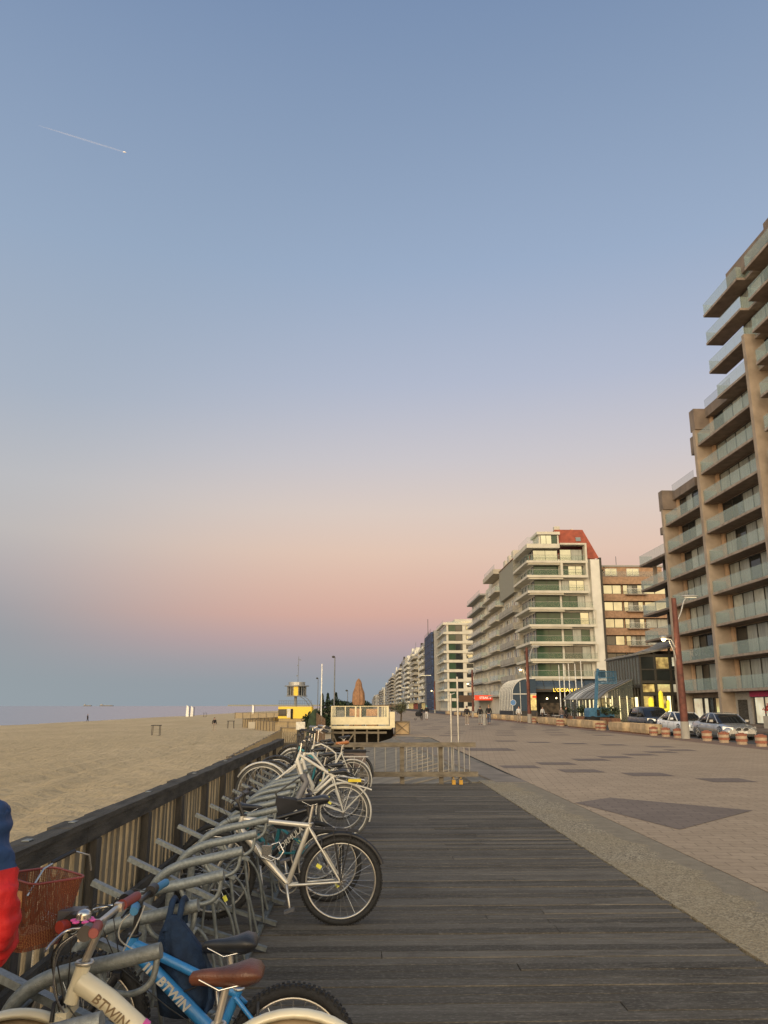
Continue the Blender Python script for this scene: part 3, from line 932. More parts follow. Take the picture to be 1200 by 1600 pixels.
    S = MB(); prof0 = [(-0.50, 0.055, 0.010, 0.0), (-0.44, 0.072, 0.030, 0.008), (-0.30, 0.075, 0.040, 0.010), (-0.12, 0.055, 0.036, 0.0), (0.10, 0.033, 0.030, -0.006), (0.32, 0.022, 0.026, -0.008), (0.46, 0.018, 0.022, -0.012), (0.50, 0.008, 0.010, -0.018)]
    prof = [(a_, b_, c_ * sth, d_) for a_, b_, c_, d_ in prof0]
    rings = []
    for (u_, hw, th, dz) in prof:
        cx = sx + dirx * u_ * sadl; rg = []
        for j in range(14):
            a = 2 * PI * j / 14
            yy = math.cos(a) * hw; zz = math.sin(a)
            zz = (zz * 0.45 * th) if zz > 0 else zz * th * (0.9 if abs(yy) < hw * 0.6 else 0.75)
            rg.append(Vector((cx, y + yy, sz - 0.012 + dz + zz)))
        rings.append(rg)
    S.loft(rings)
    so = S.build('saddle', sad, root)
    MB().tube([Vector((sx + dirx * 0.09, y - 0.018, sz - 0.03)), Vector((sx + dirx * 0.02, y - 0.022, sz - 0.062)), Vector((sx - dirx * 0.07, y - 0.03, sz - 0.04))], 0.0035, 6) \
        .tube([Vector((sx + dirx * 0.09, y + 0.018, sz - 0.03)), Vector((sx + dirx * 0.02, y + 0.022, sz - 0.062)), Vector((sx - dirx * 0.07, y + 0.03, sz - 0.04))], 0.0035, 6).build('saddle_rail', 'chrome', so)
    # handlebar
    B = Vector((P['bar'][0], y, P['bar'][1])); h = MB()
    h.tube([ht, ht + (B - ht) * 0.7 - Vector((0, 0, 0.0)), B], [0.014, 0.0135, 0.013], 10)
    h.ring(ht + hu * 0.006, thick * 1.2, 0.007, 'z', 16, 6)
    hw = barw / 2
    if bar == 'flat':
        bp = [B + Vector((-dirx * 0.045, -hw, 0.02)), B + Vector((-dirx * 0.015, -hw * 0.45, 0.012)), B, B + Vector((-dirx * 0.015, hw * 0.45, 0.012)), B + Vector((-dirx * 0.045, hw, 0.02))]
        gp = [(bp[0], bp[1]), (bp[4], bp[3])]
    else:
        bp = [B + Vector((-dirx * 0.24, -hw, 0.0)), B + Vector((-dirx * 0.10, -hw * 0.92, 0.045)), B + Vector((dirx * 0.01, -hw * 0.6, 0.06)), B + Vector((dirx * 0.015, -hw * 0.2, 0.02)), B,
              B + Vector((dirx * 0.015, hw * 0.2, 0.02)), B + Vector((dirx * 0.01, hw * 0.6, 0.06)), B + Vector((-dirx * 0.10, hw * 0.92, 0.045)), B + Vector((-dirx * 0.24, hw, 0.0))]
        gp = [(bp[0], bp[1]), (bp[8], bp[7])]
    h.tube(bp, 0.0115, 10)
    ho = h.build('handlebar', barmat, root)
    for a, b2 in gp:
        d = (b2 - a).normalized()
        MB().tube([a - d * 0.004, a + d * 0.006, a + d * 0.10, a + d * 0.112], [0.015, 0.0175, 0.0165, 0.020], 10).build('grip', grip, ho)
        e = a + d * 0.135
        lv = Vector((dirx * 0.035, 0, -0.02))
        MB().obox(e, Vector((0.014, 0, 0)), Vector((0, 0.014, 0)), Vector((0, 0, 0.014))).tube([e + lv * 0.4, e + lv, a + d * 0.03 + lv * 1.35], [0.006, 0.0055, 0.005], 6).build('brake_lever', 'alu' if barmat != 'black_paint' else 'black_plastic', ho)
    cb = MB()
    for (s_, q) in ((-1, 0.09), (1, 0.07)):
        a = gp[0][1] if s_ < 0 else gp[1][1]
        cb.tube([a, a + Vector((dirx * q, -s_ * 0.04, 0.02)), B + Vector((dirx * (q + 0.05), s_ * 0.05, -0.08)), ht + Vector((dirx * 0.05, s_ * 0.01, -0.12)), hb + Vector((dirx * 0.0, s_ * 0.03, -0.03))], 0.0025, 5)
    cb.tube([hb + Vector((0, -0.03, 0)), (hb + bb) / 2 + Vector((0, -0.032, -0.012)), bb + Vector((0, -0.03, 0))], 0.0025, 5)
    cb.build('cables', 'black_plastic', root)
    # brakes
    bk = MB()
    q = crown + (fh - crown) * 0.10 + Vector((dirx * 0.02, 0, 0.01)); q2 = st + (rh - st) * 0.38
    for q_ in (q, q2):
        MB().tube([q_ + Vector((0, -0.045, 0)), q_ + Vector((0, -0.035, 0.05)), q_ + Vector((0, 0.035, 0.05)), q_ + Vector((0, 0.045, 0))], 0.007, 6).build('brake', 'black_plastic', root)
    if fender:
        def arc(c, rad, a0, a1):
            m_ = MB(); rg = []
            for i in range(27):
                a = a0 + (a1 - a0) * i / 26
                d = Vector((math.cos(a), 0, math.sin(a)))
                rg.append([c + d * (rad + dz) + Vector((0, yy, 0)) for yy, dz in ((-0.030, -0.016), (-0.024, 0.0), (0, 0.008), (0.024, 0.0), (0.030, -0.016), (0.022, -0.004), (0, 0.003), (-0.022, -0.004))])
            m_.loft(rg); return m_
        A = (R(-20), R(185)) if dirx < 0 else (R(-5), R(200))
        rf_ = arc(rh, r + 0.022, *A).build('mudguard', fender, root)
        MB().tube([rh + Vector((0, -0.05, 0)), rh + Vector((math.cos(R(-12)) * -dirx * (r + 0.02), -0.02, (r + 0.02) * math.sin(R(-12))))], 0.0035, 5).build('stay', 'chrome', rf_)
        A = (R(35), R(150)) if dirx < 0 else (R(30), R(145))
        arc(fh, rf + 0.022, *A).build('mudguard', fender, root)
    if rack_:
        m_ = MB(); zt = P['rh'][1] + r + 0.065; x0 = P['st'][0] - dirx * 0.02; x1 = P['rh'][0] - dirx * 0.30
        if 'rk' in P: (x1, z1) = P['rk']
        else: z1 = zt
        for s_ in (-0.055, 0.055): m_.tube([(x0, y + s_, zt), (x1, y + s_, z1)], 0.0055, 6)
        m_.tube([(x0, y, zt), (x1, y, z1)], 0.004, 6)
        for k in range(5):
            fx = k / 4; m_.tube([(x0 + (x1 - x0) * fx, y - 0.055, zt + (z1 - zt) * fx), (x0 + (x1 - x0) * fx, y + 0.055, zt + (z1 - zt) * fx)], 0.0045, 5)
        for s_ in (-1, 1):
            for fx in (0.45, 0.85): m_.tube([rh + Vector((0, 0.064 * s_, 0)), (x0 + (x1 - x0) * fx, y + 0.055 * s_, zt + (z1 - zt) * fx)], 0.0045, 5)
        m_.build('luggage_rack', rack_, root)
    return root

# silver mountain bicycle in the middle of the picture
b3 = bike('bicycle', 'silver mountain bicycle with black saddle, black knobby tyres and small black rear rack', 6.9,
     dict(rh=(-0.16, 0.33), fh=(-1.18, 0.385), bb=(-0.59, 0.30), st=(-0.415, 0.765), ht=(-0.965, 0.825), hb=(-1.005, 0.70), sad=(-0.395, 0.965), bar=(-1.02, 0.955), rk=(-0.02, 0.705)),
     frame='silver_paint', r=0.335, thick=0.0205, dthick=0.030, tw=0.026, rack_='black_paint', knob=True, sadl=0.27, fork='silver_paint', barmat='black_paint')
# short black mudguard over its rear tyre
MB().ring((-0.16, 6.9, 0.33), 0.352, 0.02, 'y', 20, 6, flat=1.3, a0=R(55), a1=R(150)).build('mudguard', 'black_plastic', b3)
MB().ring((-0.16, 6.9, 0.33), 0.352, 0.02, 'y', 24, 6, flat=1.3, a0=R(20), a1=R(54)).build('mudguard', 'black_plastic', b3)
# lock hanging in its frame
lk = MB(); lk.bx(-0.80, -0.72, 6.86, 6.90, 0.50, 0.60)
lk.tube([(-0.74, 6.84, 0.53), (-0.66, 6.83, 0.50), (-0.62, 6.84, 0.56), (-0.66, 6.85, 0.63), (-0.72, 6.85, 0.61)], 0.007, 6)
lk.tube([(-0.86, 6.86, 0.62), (-0.80, 6.84, 0.52), (-0.72, 6.84, 0.49), (-0.64, 6.84, 0.52)], 0.006, 6)
tag(lk.build('lock', 'chrome'), 'steel lock with keys hanging on the down tube of the silver bicycle', 'lock')

# black bicycle just behind it, turned the other way
b4 = bike('bicycle', 'black bicycle with white lettering on its frame, turned round behind the silver bicycle', 7.68,
     dict(rh=(-1.30, 0.36), fh=(-0.30, 0.31), bb=(-0.90, 0.30), st=(-1.0, 0.66), ht=(-0.49, 0.80), hb=(-0.47, 0.68), sad=(-1.03, 0.82), bar=(-0.46, 0.90)),
     frame='black_paint', r=0.31, dthick=0.028, barmat='black_paint', fork='black_paint', barw=0.5)
dd = Vector((-0.47 + 0.90, 0, 0.68 - 0.30)).normalized()
text_mb('FORMULA', 0.062, 0.002, (-0.64, 7.645, 0.53), dd, Vector((-dd.z, 0, dd.x)), bold=0.001, shear=0.2).build('lettering', 'white_paint', b4)

b5 = bike('bicycle', 'small blue and teal bicycle with a long dark grey saddle, beyond the silver bicycle', 8.35,
     dict(rh=(-0.45, 0.30), fh=(-1.36, 0.33), bb=(-0.85, 0.30), st=(-0.80, 0.56), ht=(-1.15, 0.70), hb=(-1.20, 0.58), sad=(-0.90, 0.77), bar=(-1.17, 0.86)),
     frame='teal_paint', r=0.29, fork='blue_paint', sadl=0.30, barw=0.5, reflect='yellow_reflector')
b6 = bike('bicycle', 'white city bicycle with yellow tape on its rear rack, front wheel lifted high', 11.05,
     dict(rh=(-0.23, 0.345), fh=(-1.32, 0.60), bb=(-0.70, 0.50), st=(-0.35, 0.80), ht=(-0.82, 1.09), hb=(-0.87, 0.96), sad=(-0.32, 0.86), bar=(-0.80, 1.22), rk=(0.14, 0.62)),
     frame='white_paint', r=0.345, rf=0.35, tyre='rubber_grey', rim='white_paint', fender='white_paint', rack_='white_paint', twin=False, dthick=0.034, barmat='chrome', bar='flat', fork='white_paint', tw=0.018)
MB().bx(-0.17, 0.0, 11.0, 11.1, 0.72, 0.755).build('tape', 'yellow_tape', b6)
b6b = bike('bicycle', 'second white city bicycle, close behind the one with yellow tape, its handlebar turned up high', 11.75,
     dict(rh=(-0.28, 0.345), fh=(-1.30, 0.58), bb=(-0.72, 0.47), st=(-0.42, 0.78), ht=(-0.80, 1.06), hb=(-0.85, 0.94), sad=(-0.38, 0.90), bar=(-0.79, 1.25), rk=(0.05, 0.68)),
     frame='white_paint', r=0.345, tyre='rubber_grey', rim='alu', fender='black_paint', rack_='chrome', dthick=0.032, barmat='black_paint', tw=0.018, curved=True)
b7 = bike('bicycle', 'white step-through bicycle with curved frame and tan leather saddle', 15.6,
     dict(rh=(-0.17, 0.35), fh=(-1.25, 0.55), bb=(-0.62, 0.42), st=(-0.36, 0.86), ht=(-0.90, 0.98), hb=(-0.95, 0.86), sad=(-0.36, 1.04), bar=(-0.88, 1.22)),
     frame='white_paint', r=0.35, curved=True, sad='leather_tan', tyre='rubber_grey', fender='white_paint', rack_='white_paint', bar='swept', barmat='chrome', dthick=0.02, tw=0.018)
b8 = bike('bicycle', 'dark bicycle with taupe side bags over its rear wheel, last one before the end railing', 17.3,
     dict(rh=(-0.12, 0.35), fh=(-1.20, 0.42), bb=(-0.60, 0.32), st=(-0.38, 0.82), ht=(-0.92, 0.94), hb=(-0.96, 0.82), sad=(-0.36, 1.08), bar=(-0.90, 1.24)),
     frame='black_paint', r=0.35, fender='black_paint', rack_='black_paint', bar='swept', tyre='rubber', barmat='chrome', tw=0.018)
bag = thing('pannier', (-0.10, 17.22, 0.45), 'taupe double side bag hanging over the rear wheel of the last bicycle', 'bag')
for yy in (17.17, 17.42):
    g_ = MB(); x0, x1 = -0.36, 0.10
    g_.loft([[Vector((x, yy + s_ * h_, z)) for x, s_ in ((x0 + i_, -1), (x1 - i_, -1), (x1 - i_, 1), (x0 + i_, 1))] for z, h_, i_ in ((0.46, 0.03, 0.06), (0.50, 0.05, 0.02), (0.66, 0.055, 0.0), (0.76, 0.045, 0.01), (0.79, 0.03, 0.03))], smooth=False)
    pg = g_.build('side_bag', 'taupe_cloth', bag)
    MB().bx(x0 - 0.004, x1 + 0.004, yy - 0.06, yy + 0.06, 0.755, 0.80).build('flap', 'black_cloth', pg)
for i, (yy, lb) in enumerate(((12.9, 'black bicycle with raised handlebar, between the white bicycles and the tan saddle one'), (14.3, 'dark green bicycle half hidden just before the bicycle with tan saddle'), (16.5, 'black bicycle with chrome handlebar and front basket frame, near the end railing'), (17.95, 'dark grey bicycle with thin rear mudguard, touching the end railing'))):
    dx = (-0.02, -0.22, -0.15, -0.25)[i]
    bike('bicycle', lb, yy, dict(rh=(-0.30 + dx, 0.345), fh=(-1.30 + dx / 3, 0.58 if i % 2 == 0 else 0.38), bb=(-0.75 + dx / 2, 0.38), st=(-0.55 + dx, 0.80), ht=(-1.0 + dx / 3, 1.02), hb=(-1.04 + dx / 3, 0.90), sad=(-0.53 + dx, 0.98), bar=(-0.98 + dx / 3, 1.24)),
         frame=('black_paint', 'teal_paint', 'black_paint', 'grey_plastic')[i], r=0.345, fender=('black_paint', None, 'black_paint', 'alu')[i], rack_='black_paint' if i != 1 else None, bar=('flat', 'swept', 'swept', 'flat')[i], tw=0.018, spoke=20, barmat='chrome' if i > 1 else 'black_paint')

# blue child's mountain bicycle
b2_ = bike('bicycle', "child's bright blue mountain bicycle with black saddle, blue grips and knobby tyres", 3.65,
     dict(rh=(-0.275, 0.315), fh=(-1.13, 0.44), bb=(-0.575, 0.385), st=(-0.50, 0.565), ht=(-0.945, 0.765), hb=(-0.985, 0.655), sad=(-0.545, 0.752), bar=(-0.93, 0.90)), dpath=[(-0.955, 0.725), (-0.575, 0.385)],
     frame='blue_paint', r=0.268, rf=0.268, thick=0.019, dthick=0.027, tw=0.026, knob=True, sadl=0.23, grip='grip_blue', barw=0.52, fork='black_paint', spoke=24, reflect='orange_reflector')
hb_ = Vector((-0.955, 3.65, 0.725)); bbv = Vector((-0.575, 3.65, 0.385))
dd = (bbv - hb_).normalized()
upv = Vector((-dd.z, 0, dd.x))
if upv.z < 0: upv = -upv
text_mb('BTWIN', 0.051, 0.0015, hb_ + (bbv - hb_) * 0.50 + Vector((0, -0.0275, 0.0)), dd, upv, bold=0.0016, shear=0.15).build('lettering', 'white_paint', b2_)
for q in (0.20, 0.235):
    c = hb_ + (bbv - hb_) * q
    MB().ring(c, 0.0275, 0.0012, 'y', 6, 4, a0=0, a1=0.01)
    MB().obox(c + Vector((0, -0.027, 0)), dd * 0.005, upv * 0.018, Vector((0, 0.001, 0))).build('stripe', 'white_paint', b2_)

MB().tube(smooth([(-0.90, 3.50, 0.905), (-0.955, 3.49, 0.86), (-0.97, 3.52, 0.79), (-0.93, 3.58, 0.735), (-0.86, 3.62, 0.70)], 6), 0.0032, 6).build('cable', 'white_paint', b2_)
MB().tube(smooth([(-0.885, 3.55, 0.905), (-0.905, 3.53, 0.84), (-0.945, 3.56, 0.77), (-0.985, 3.60, 0.69)], 6), 0.0030, 6).build('cable', 'white_paint', b2_)
for sg_ in (-1, 1):
    MB().tube([(-0.915, 3.65 + sg_ * 0.10, 0.915), (-0.912, 3.65 + sg_ * 0.155, 0.918)], 0.024, 12).build('shifter', 'black_plastic', b2_)
    MB().tube(smooth([(-0.93, 3.65 + sg_ * 0.12, 0.91), (-0.985, 3.65 + sg_ * 0.13, 0.895), (-1.0, 3.65 + sg_ * 0.24, 0.885)], 3), 0.006, 6).build('lever_blade', 'black_plastic', b2_)

# cream child's bicycle, nearest
b1 = bike('bicycle', "child's cream bicycle with brown saddle, red basket and a pink stripe, nearest of all", 3.0,
     dict(rh=(-0.22, 0.362), fh=(-1.13, 0.405), bb=(-0.58, 0.34), st=(-0.475, 0.66), ht=(-0.94, 0.845), hb=(-0.975, 0.73), sad=(-0.455, 0.83), bar=(-0.885, 0.985)), dpath=[(-0.95, 0.795), (-0.85, 0.735), (-0.735, 0.645), (-0.64, 0.52), (-0.58, 0.34)], sth=1.45,
     frame='cream_paint', r=0.315, rf=0.28, thick=0.021, dthick=0.036, tw=0.022, tyre='rubber_tan', fender='cream_paint', sad='leather_brown', sadl=0.25, grip='grip_red', barw=0.50, fork='cream_paint', spoke=24,
     topbar=False, barmat='alu', reflect=None)
hb_ = Vector((-0.90, 3.0, 0.765)); bbv = Vector((-0.735, 3.0, 0.645))
dd = (bbv - hb_).normalized(); upv = Vector((-dd.z, 0, dd.x))
if upv.z < 0: upv = -upv
text_mb('BTWIN', 0.044, 0.0015, hb_ + (bbv - hb_) * 0.42 + Vector((0, -0.0365, 0)), dd, upv, bold=0.0006, shear=0.15).build('lettering', 'rubber_tan', b1)
MB().tube([hb_ + (bbv - hb_) * 0.97, hb_ + (bbv - hb_) * 1.07], 0.0372, 16).build('stripe', 'pink', b1)
bl = Vector((-0.91, 2.86, 1.02))
be = MB().cyl(bl, 0.024, 0.014, 16).ball(bl + Vector((0, 0, 0.014)), 0.024, rz=0.016).build('bell', 'chrome', b1)
fl = MB()
for k in range(6):
    a = k * PI / 3
    fl.ball(bl + Vector((0.03 * math.cos(a), 0.03 * math.sin(a), -0.004)), 0.013, rz=0.005, n=8, m=5)
fl.build('flower', 'pink', be)
MB().tube([(-0.985, 2.93, 0.985), (-1.0, 2.90, 0.985)], 0.020, 14).build('reflector', 'red_plastic', b1)
MB().tube([(-0.97, 3.04, 0.99), (-0.97, 2.92, 0.99)], 0.030, 12).build('basket_bracket', 'black_plastic', b1)
MB().bx(-1.03, -0.95, 2.96, 3.03, 0.985, 1.02).build('bracket_plate', 'grey_plastic', b1)
for y0_, c_ in ((3.20, 'black_plastic'), (2.80, 'black_plastic')):
    MB().tube([(-0.885 + 0.012, y0_, 1.0), (-0.885 + 0.018, y0_ + (0.05 if y0_ > 3 else -0.05), 1.003)], 0.024, 12).build('shifter', c_, b1)
for sg_ in (-1, 1):
    MB().tube(smooth([(-0.90, 3.0 + 0.15 * sg_, 0.995), (-0.96, 3.0 + 0.14 * sg_, 0.985), (-0.985, 3.0 + 0.19 * sg_, 0.965), (-0.985, 3.0 + 0.25 * sg_, 0.955)], 3), 0.0055, 6).build('lever_blade', 'chrome', b1)
for k_ in range(3):
    MB().tube(smooth([(-0.90, 2.84 + 0.02 * k_, 0.99), (-0.985 - 0.01 * k_, 2.88, 0.92), (-1.0, 2.90 + 0.01 * k_, 0.80), (-0.97 - 0.01 * k_, 2.955, 0.70), (-0.985, 2.965, 0.66)], 5), 0.0028, 5).build('cable', ('grey_plastic', 'chrome', 'black_plastic')[k_], b1)

# basket of the cream bicycle (tapered, open top, perforated sides)
bk_ = thing('bicycle_basket', (-1.10, 2.98, 0.90), 'red perforated basket with rounded corners on the front of the cream bicycle', 'basket')
def rr_ring(cx, cy, z, hx, hy, rad, rot, n=6, tilt=0.0):
    pts = []
    for (sx_, sy_, a0) in ((1, 1, 0), (-1, 1, 90), (-1, -1, 180), (1, -1, 270)):
        for i in range(n):
            a = R(a0 + 90 * i / (n - 1))
            px = sx_ * (hx - rad) + rad * math.cos(a); py = sy_ * (hy - rad) + rad * math.sin(a)
            c_, s_ = math.cos(rot), math.sin(rot)
            X_ = px * c_ - py * s_; Y_ = px * s_ + py * c_
            pts.append(Vector((cx + X_, cy + Y_, z + tilt * X_)))
    return pts
RT = R(-32)
top = rr_ring(-1.10, 2.99, 1.128, 0.090, 0.110, 0.03, RT, tilt=-0.10)
midr = rr_ring(-1.112, 2.99, 1.02, 0.080, 0.098, 0.03, RT, tilt=-0.05)
bot = rr_ring(-1.13, 2.99, 0.912, 0.070, 0.085, 0.03, RT, tilt=-0.05)
MB().loft([bot, midr, top], caps=False, smooth=False).poly(bot[::-1]).build('mesh_side', 'basket_mesh', bk_, fix=False)
MB().tube(top, 0.004, 6, closed=True).build('rim', 'grip_red', bk_)
pl = MB()
for sgn in (-1, 1):
    base = Vector((-1.10, 2.99, 1.075)) + Vector((-math.sin(RT) * sgn * 0.117, math.cos(RT) * sgn * 0.106, 0))
    tx = Vector((math.cos(RT), math.sin(RT), 0))
    pl.obox(base, tx * 0.045, Vector((0, 0, 0.026)), Vector((-math.sin(RT), math.cos(RT), 0)) * 0.002)
pl.build('oval_plate', 'orange_cloth', bk_)
MB().obox(Vector((-1.128, 2.985, 0.937)), Vector((math.cos(RT), math.sin(RT), 0)) * 0.05, Vector((-math.sin(RT), math.cos(RT), 0)) * 0.055, Vector((0, 0, 0.02))).build('lining', 'orange_cloth', bk_)
MB().tube([(-1.10, 2.86, 1.09), (-1.08, 2.93, 1.16), (-1.02, 3.03, 1.20), (-0.985, 3.10, 1.175), (-0.98, 3.12, 1.12)], 0.0035, 6).build('handle', 'chrome', bk_)
MB().tube([(-1.065, 2.96, 1.175), (-1.015, 3.035, 1.20)], 0.007, 8).build('handle_sleeve', 'black_plastic', bk_)

# navy backpack hanging on the rack arm
bp_ = thing('backpack', (-0.75, 3.77, 0.45), 'navy blue backpack hanging from a grey rack arm behind the blue bicycle', 'backpack')
rings = []
for (z, hx, hy, cx) in ((0.43, 0.06, 0.04, -0.74), (0.45, 0.105, 0.08, -0.74), (0.52, 0.125, 0.10, -0.735), (0.60, 0.118, 0.10, -0.745), (0.68, 0.095, 0.085, -0.765), (0.75, 0.065, 0.06, -0.79), (0.80, 0.035, 0.035, -0.805), (0.82, 0.012, 0.012, -0.81)):
    rg = []
    for j in range(44):
        a = 2 * PI * j / 44
        k_ = 1 + 0.16 * noise.noise((math.cos(a) * 2.5, math.sin(a) * 2.5, z * 6)) + 0.07 * math.sin(5 * a + z * 14) * (1 if z > 0.55 else 0.4)
        rg.append(Vector((cx + hx * math.cos(a) * k_, 3.76 + hy * math.sin(a) * k_, z)))
    rings.append(rg)
MB().loft([[Vector(r0[k_][i] + (r1[k_][i] - r0[k_][i]) * f_ for i in range(3)) for k_ in range(44)] for r0, r1 in zip(rings[:-1], rings[1:]) for f_ in (0, 0.5)] + [rings[-1]]).build('body', 'navy_cloth', bp_)
MB().tube([(-0.845, 3.665, 0.62), (-0.80, 3.655, 0.56), (-0.74, 3.65, 0.55), (-0.68, 3.655, 0.57), (-0.65, 3.67, 0.60)], 0.004, 5).build('pocket_zip', 'black_cloth', bp_)
for dx in (-0.022, 0.022):
    s_ = MB(); s_.tube([(-0.81 + dx, 3.72, 0.76), (-0.805 + dx, 3.775, 0.83), (-0.805 + dx, 3.80, 0.862), (-0.805 + dx, 3.84, 0.868), (-0.805 + dx, 3.875, 0.85), (-0.805 + dx, 3.87, 0.76)], 0.014, 8)
    s_.build('strap', 'navy_cloth', bp_)
MB().tube([(-0.66, 3.68, 0.70), (-0.625, 3.67, 0.62), (-0.62, 3.67, 0.52), (-0.64, 3.68, 0.46)], 0.010, 6).build('strap', 'navy_cloth', bp_)

# black bag with a light stripe over the rack, beyond the silver bicycle
bb2 = thing('shoulder_bag', (-0.66, 7.95, 0.48), 'black bag with white stripe and stiff handle, beyond the silver bicycle', 'bag')
cx, cz, yy = -0.64, 0.70, 7.9
cz += 0.05
ul = Vector((0.83, 0, -0.10)).normalized(); uu = Vector((0.25, 0, 0.95)).normalized()
def qb(a, b2, y_): return Vector((cx, y_, cz)) + ul * a + uu * b2
MB().loft([[qb(a * s_, b2, y_) for a, y_ in ((-1, yy - 0.09), (1, yy - 0.09), (1, yy + 0.09), (-1, yy + 0.09))] for b2, s_ in ((-0.17, 0.10), (-0.155, 0.13), (0.0, 0.165), (0.10, 0.18))], smooth=False).build('body', 'black_cloth', bb2)
st_ = MB().obox(qb(0.0, -0.03, yy - 0.105), Vector((0.055, 0, 0.035)), Vector((0, 0.002, 0)), Vector((-0.006, 0, 0.009)))
st_.build('stripe', 'white_paint', bb2)
MB().tube([qb(-0.15, 0.08, yy - 0.05), qb(-0.20, 0.13, yy - 0.05), qb(-0.02, 0.30, yy - 0.02), qb(0.02, 0.26, yy)], 0.010, 8).build('handle', 'black_plastic', bb2)
MB().tube([qb(0.02, 0.10, yy), qb(0.05, 0.26, yy + 0.02), qb(0.0, 0.32, yy + 0.04)], 0.032, 10).build('bottle_pocket', 'grey_plastic', bb2)

# ================================================================== BUILDINGS
def window(parent, face, p, u0, u1, z0, z1, nl=2, frame='dark_frame', pane='glass_dark', fw=0.06, dep=0.07, rail_=None, child=True, z_tr=None):
    """face 'x': the wall looks towards -x at x=p, u runs along y; face 'y': looks towards -y at y=p, u runs along x"""
    def b(m_, a0, a1, w0, w1, c0, c1):
        if face == 'x': m_.bx(p - w1, p - w0, a0, a1, c0, c1)
        else: m_.bx(a0, a1, p - w1, p - w0, c0, c1)
    f = MB()
    b(f, u0, u1, 0.003, dep, z0, z0 + fw); b(f, u0, u1, 0.003, dep, z1 - fw, z1)
    for i in range(nl + 1):
        uu = u0 + (u1 - u0 - fw) * i / nl
        b(f, uu, uu + fw, 0.003, dep - 0.004, z0 + fw, z1 - fw)
    if rail_:
        b(f, u0, u1, dep, dep + 0.03, z0 + rail_, z0 + rail_ + 0.04)
    if z_tr: b(f, u0 + fw, u1 - fw, 0.003, dep - 0.01, z_tr, z_tr + fw)
    o = f.build('window', frame, parent)
    if child:
        panes = pane if isinstance(pane, (list, tuple)) else [pane]
        for i in range(nl):
            a = u0 + (u1 - u0 - fw) * i / nl + fw; c = u0 + (u1 - u0 - fw) * (i + 1) / nl
            q = MB(); b(q, a, c, 0.006, 0.03, z0 + fw, z1 - fw)
            q.build('pane', panes[i % len(panes)], o)
    return o

def balustrade(parent, x0, x1, y0, y1, z, h=1.0, mat='balc_glass', ends=(True, True), handrail=None):
    """three-sided glass balustrade of a balcony that projects towards -x: outer edge x0, wall x1"""
    g = MB()
    n_ = max(1, round((y1 - y0) / 1.6))
    for i in range(n_):
        a = y0 + (y1 - y0) * i / n_ + 0.012; c = y0 + (y1 - y0) * (i + 1) / n_ - 0.012
        g.bx(x0 + 0.04, x0 + 0.06, a, c, z - 0.06, z + h)
    if ends[0]: g.bx(x0 + 0.075, x1 - 0.05, y0 + 0.03, y0 + 0.05, z + 0.02, z + h)
    if ends[1]: g.bx(x0 + 0.075, x1 - 0.05, y1 - 0.05, y1 - 0.03, z + 0.02, z + h)
    o = g.build('balustrade', mat, parent)
    if handrail:
        MB().bx(x0 + 0.03, x0 + 0.07, y0, y1, z + h + 0.003, z + h + 0.04).build('handrail', handrail, o)
    return o

# ------------------------------------------------------------------ the tall stepped block at the right
ZK = lambda k: 2.85 + 2.73 * k
XO, XW = 30.5, 32.0
T = thing('apartment_block', (38, 64, 0), 'tall stepped beige apartment block at the right edge with glass balconies on every floor', 'building')
MB().bx(XW, 46, 40, 59.9, 0.03, 37.6).build('wall', 'render_beige', T)
MB().bx(XW + 0.003, 46, 59.903, 67.7, 0.03, ZK(9)).build('wall', 'render_beige', T)
MB().bx(XW + 0.006, 46, 67.703, 76.9, 0.03, ZK(7)).build('wall', 'render_beige', T)
MB().bx(XW + 0.009, 44, 76.903, 80.3, 0.03, ZK(6)).build('wall', 'render_beige', T)
# parapets and roof blocks
def roofbox(x0, x1, y0, y1, z0, z1, mat='soffit', name='parapet'):
    return MB().bx(x0, x1, y0, y1, z0, z1).build(name, mat, T)
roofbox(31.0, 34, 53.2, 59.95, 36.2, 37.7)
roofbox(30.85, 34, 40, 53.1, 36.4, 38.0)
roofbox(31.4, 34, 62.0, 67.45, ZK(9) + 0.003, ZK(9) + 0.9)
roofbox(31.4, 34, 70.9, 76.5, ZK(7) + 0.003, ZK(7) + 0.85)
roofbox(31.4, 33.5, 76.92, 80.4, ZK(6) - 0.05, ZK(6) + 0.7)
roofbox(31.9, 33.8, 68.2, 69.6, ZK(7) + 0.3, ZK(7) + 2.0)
roofbox(31.9, 33.8, 70.0, 70.9, ZK(7) + 0.3, ZK(7) + 1.5)
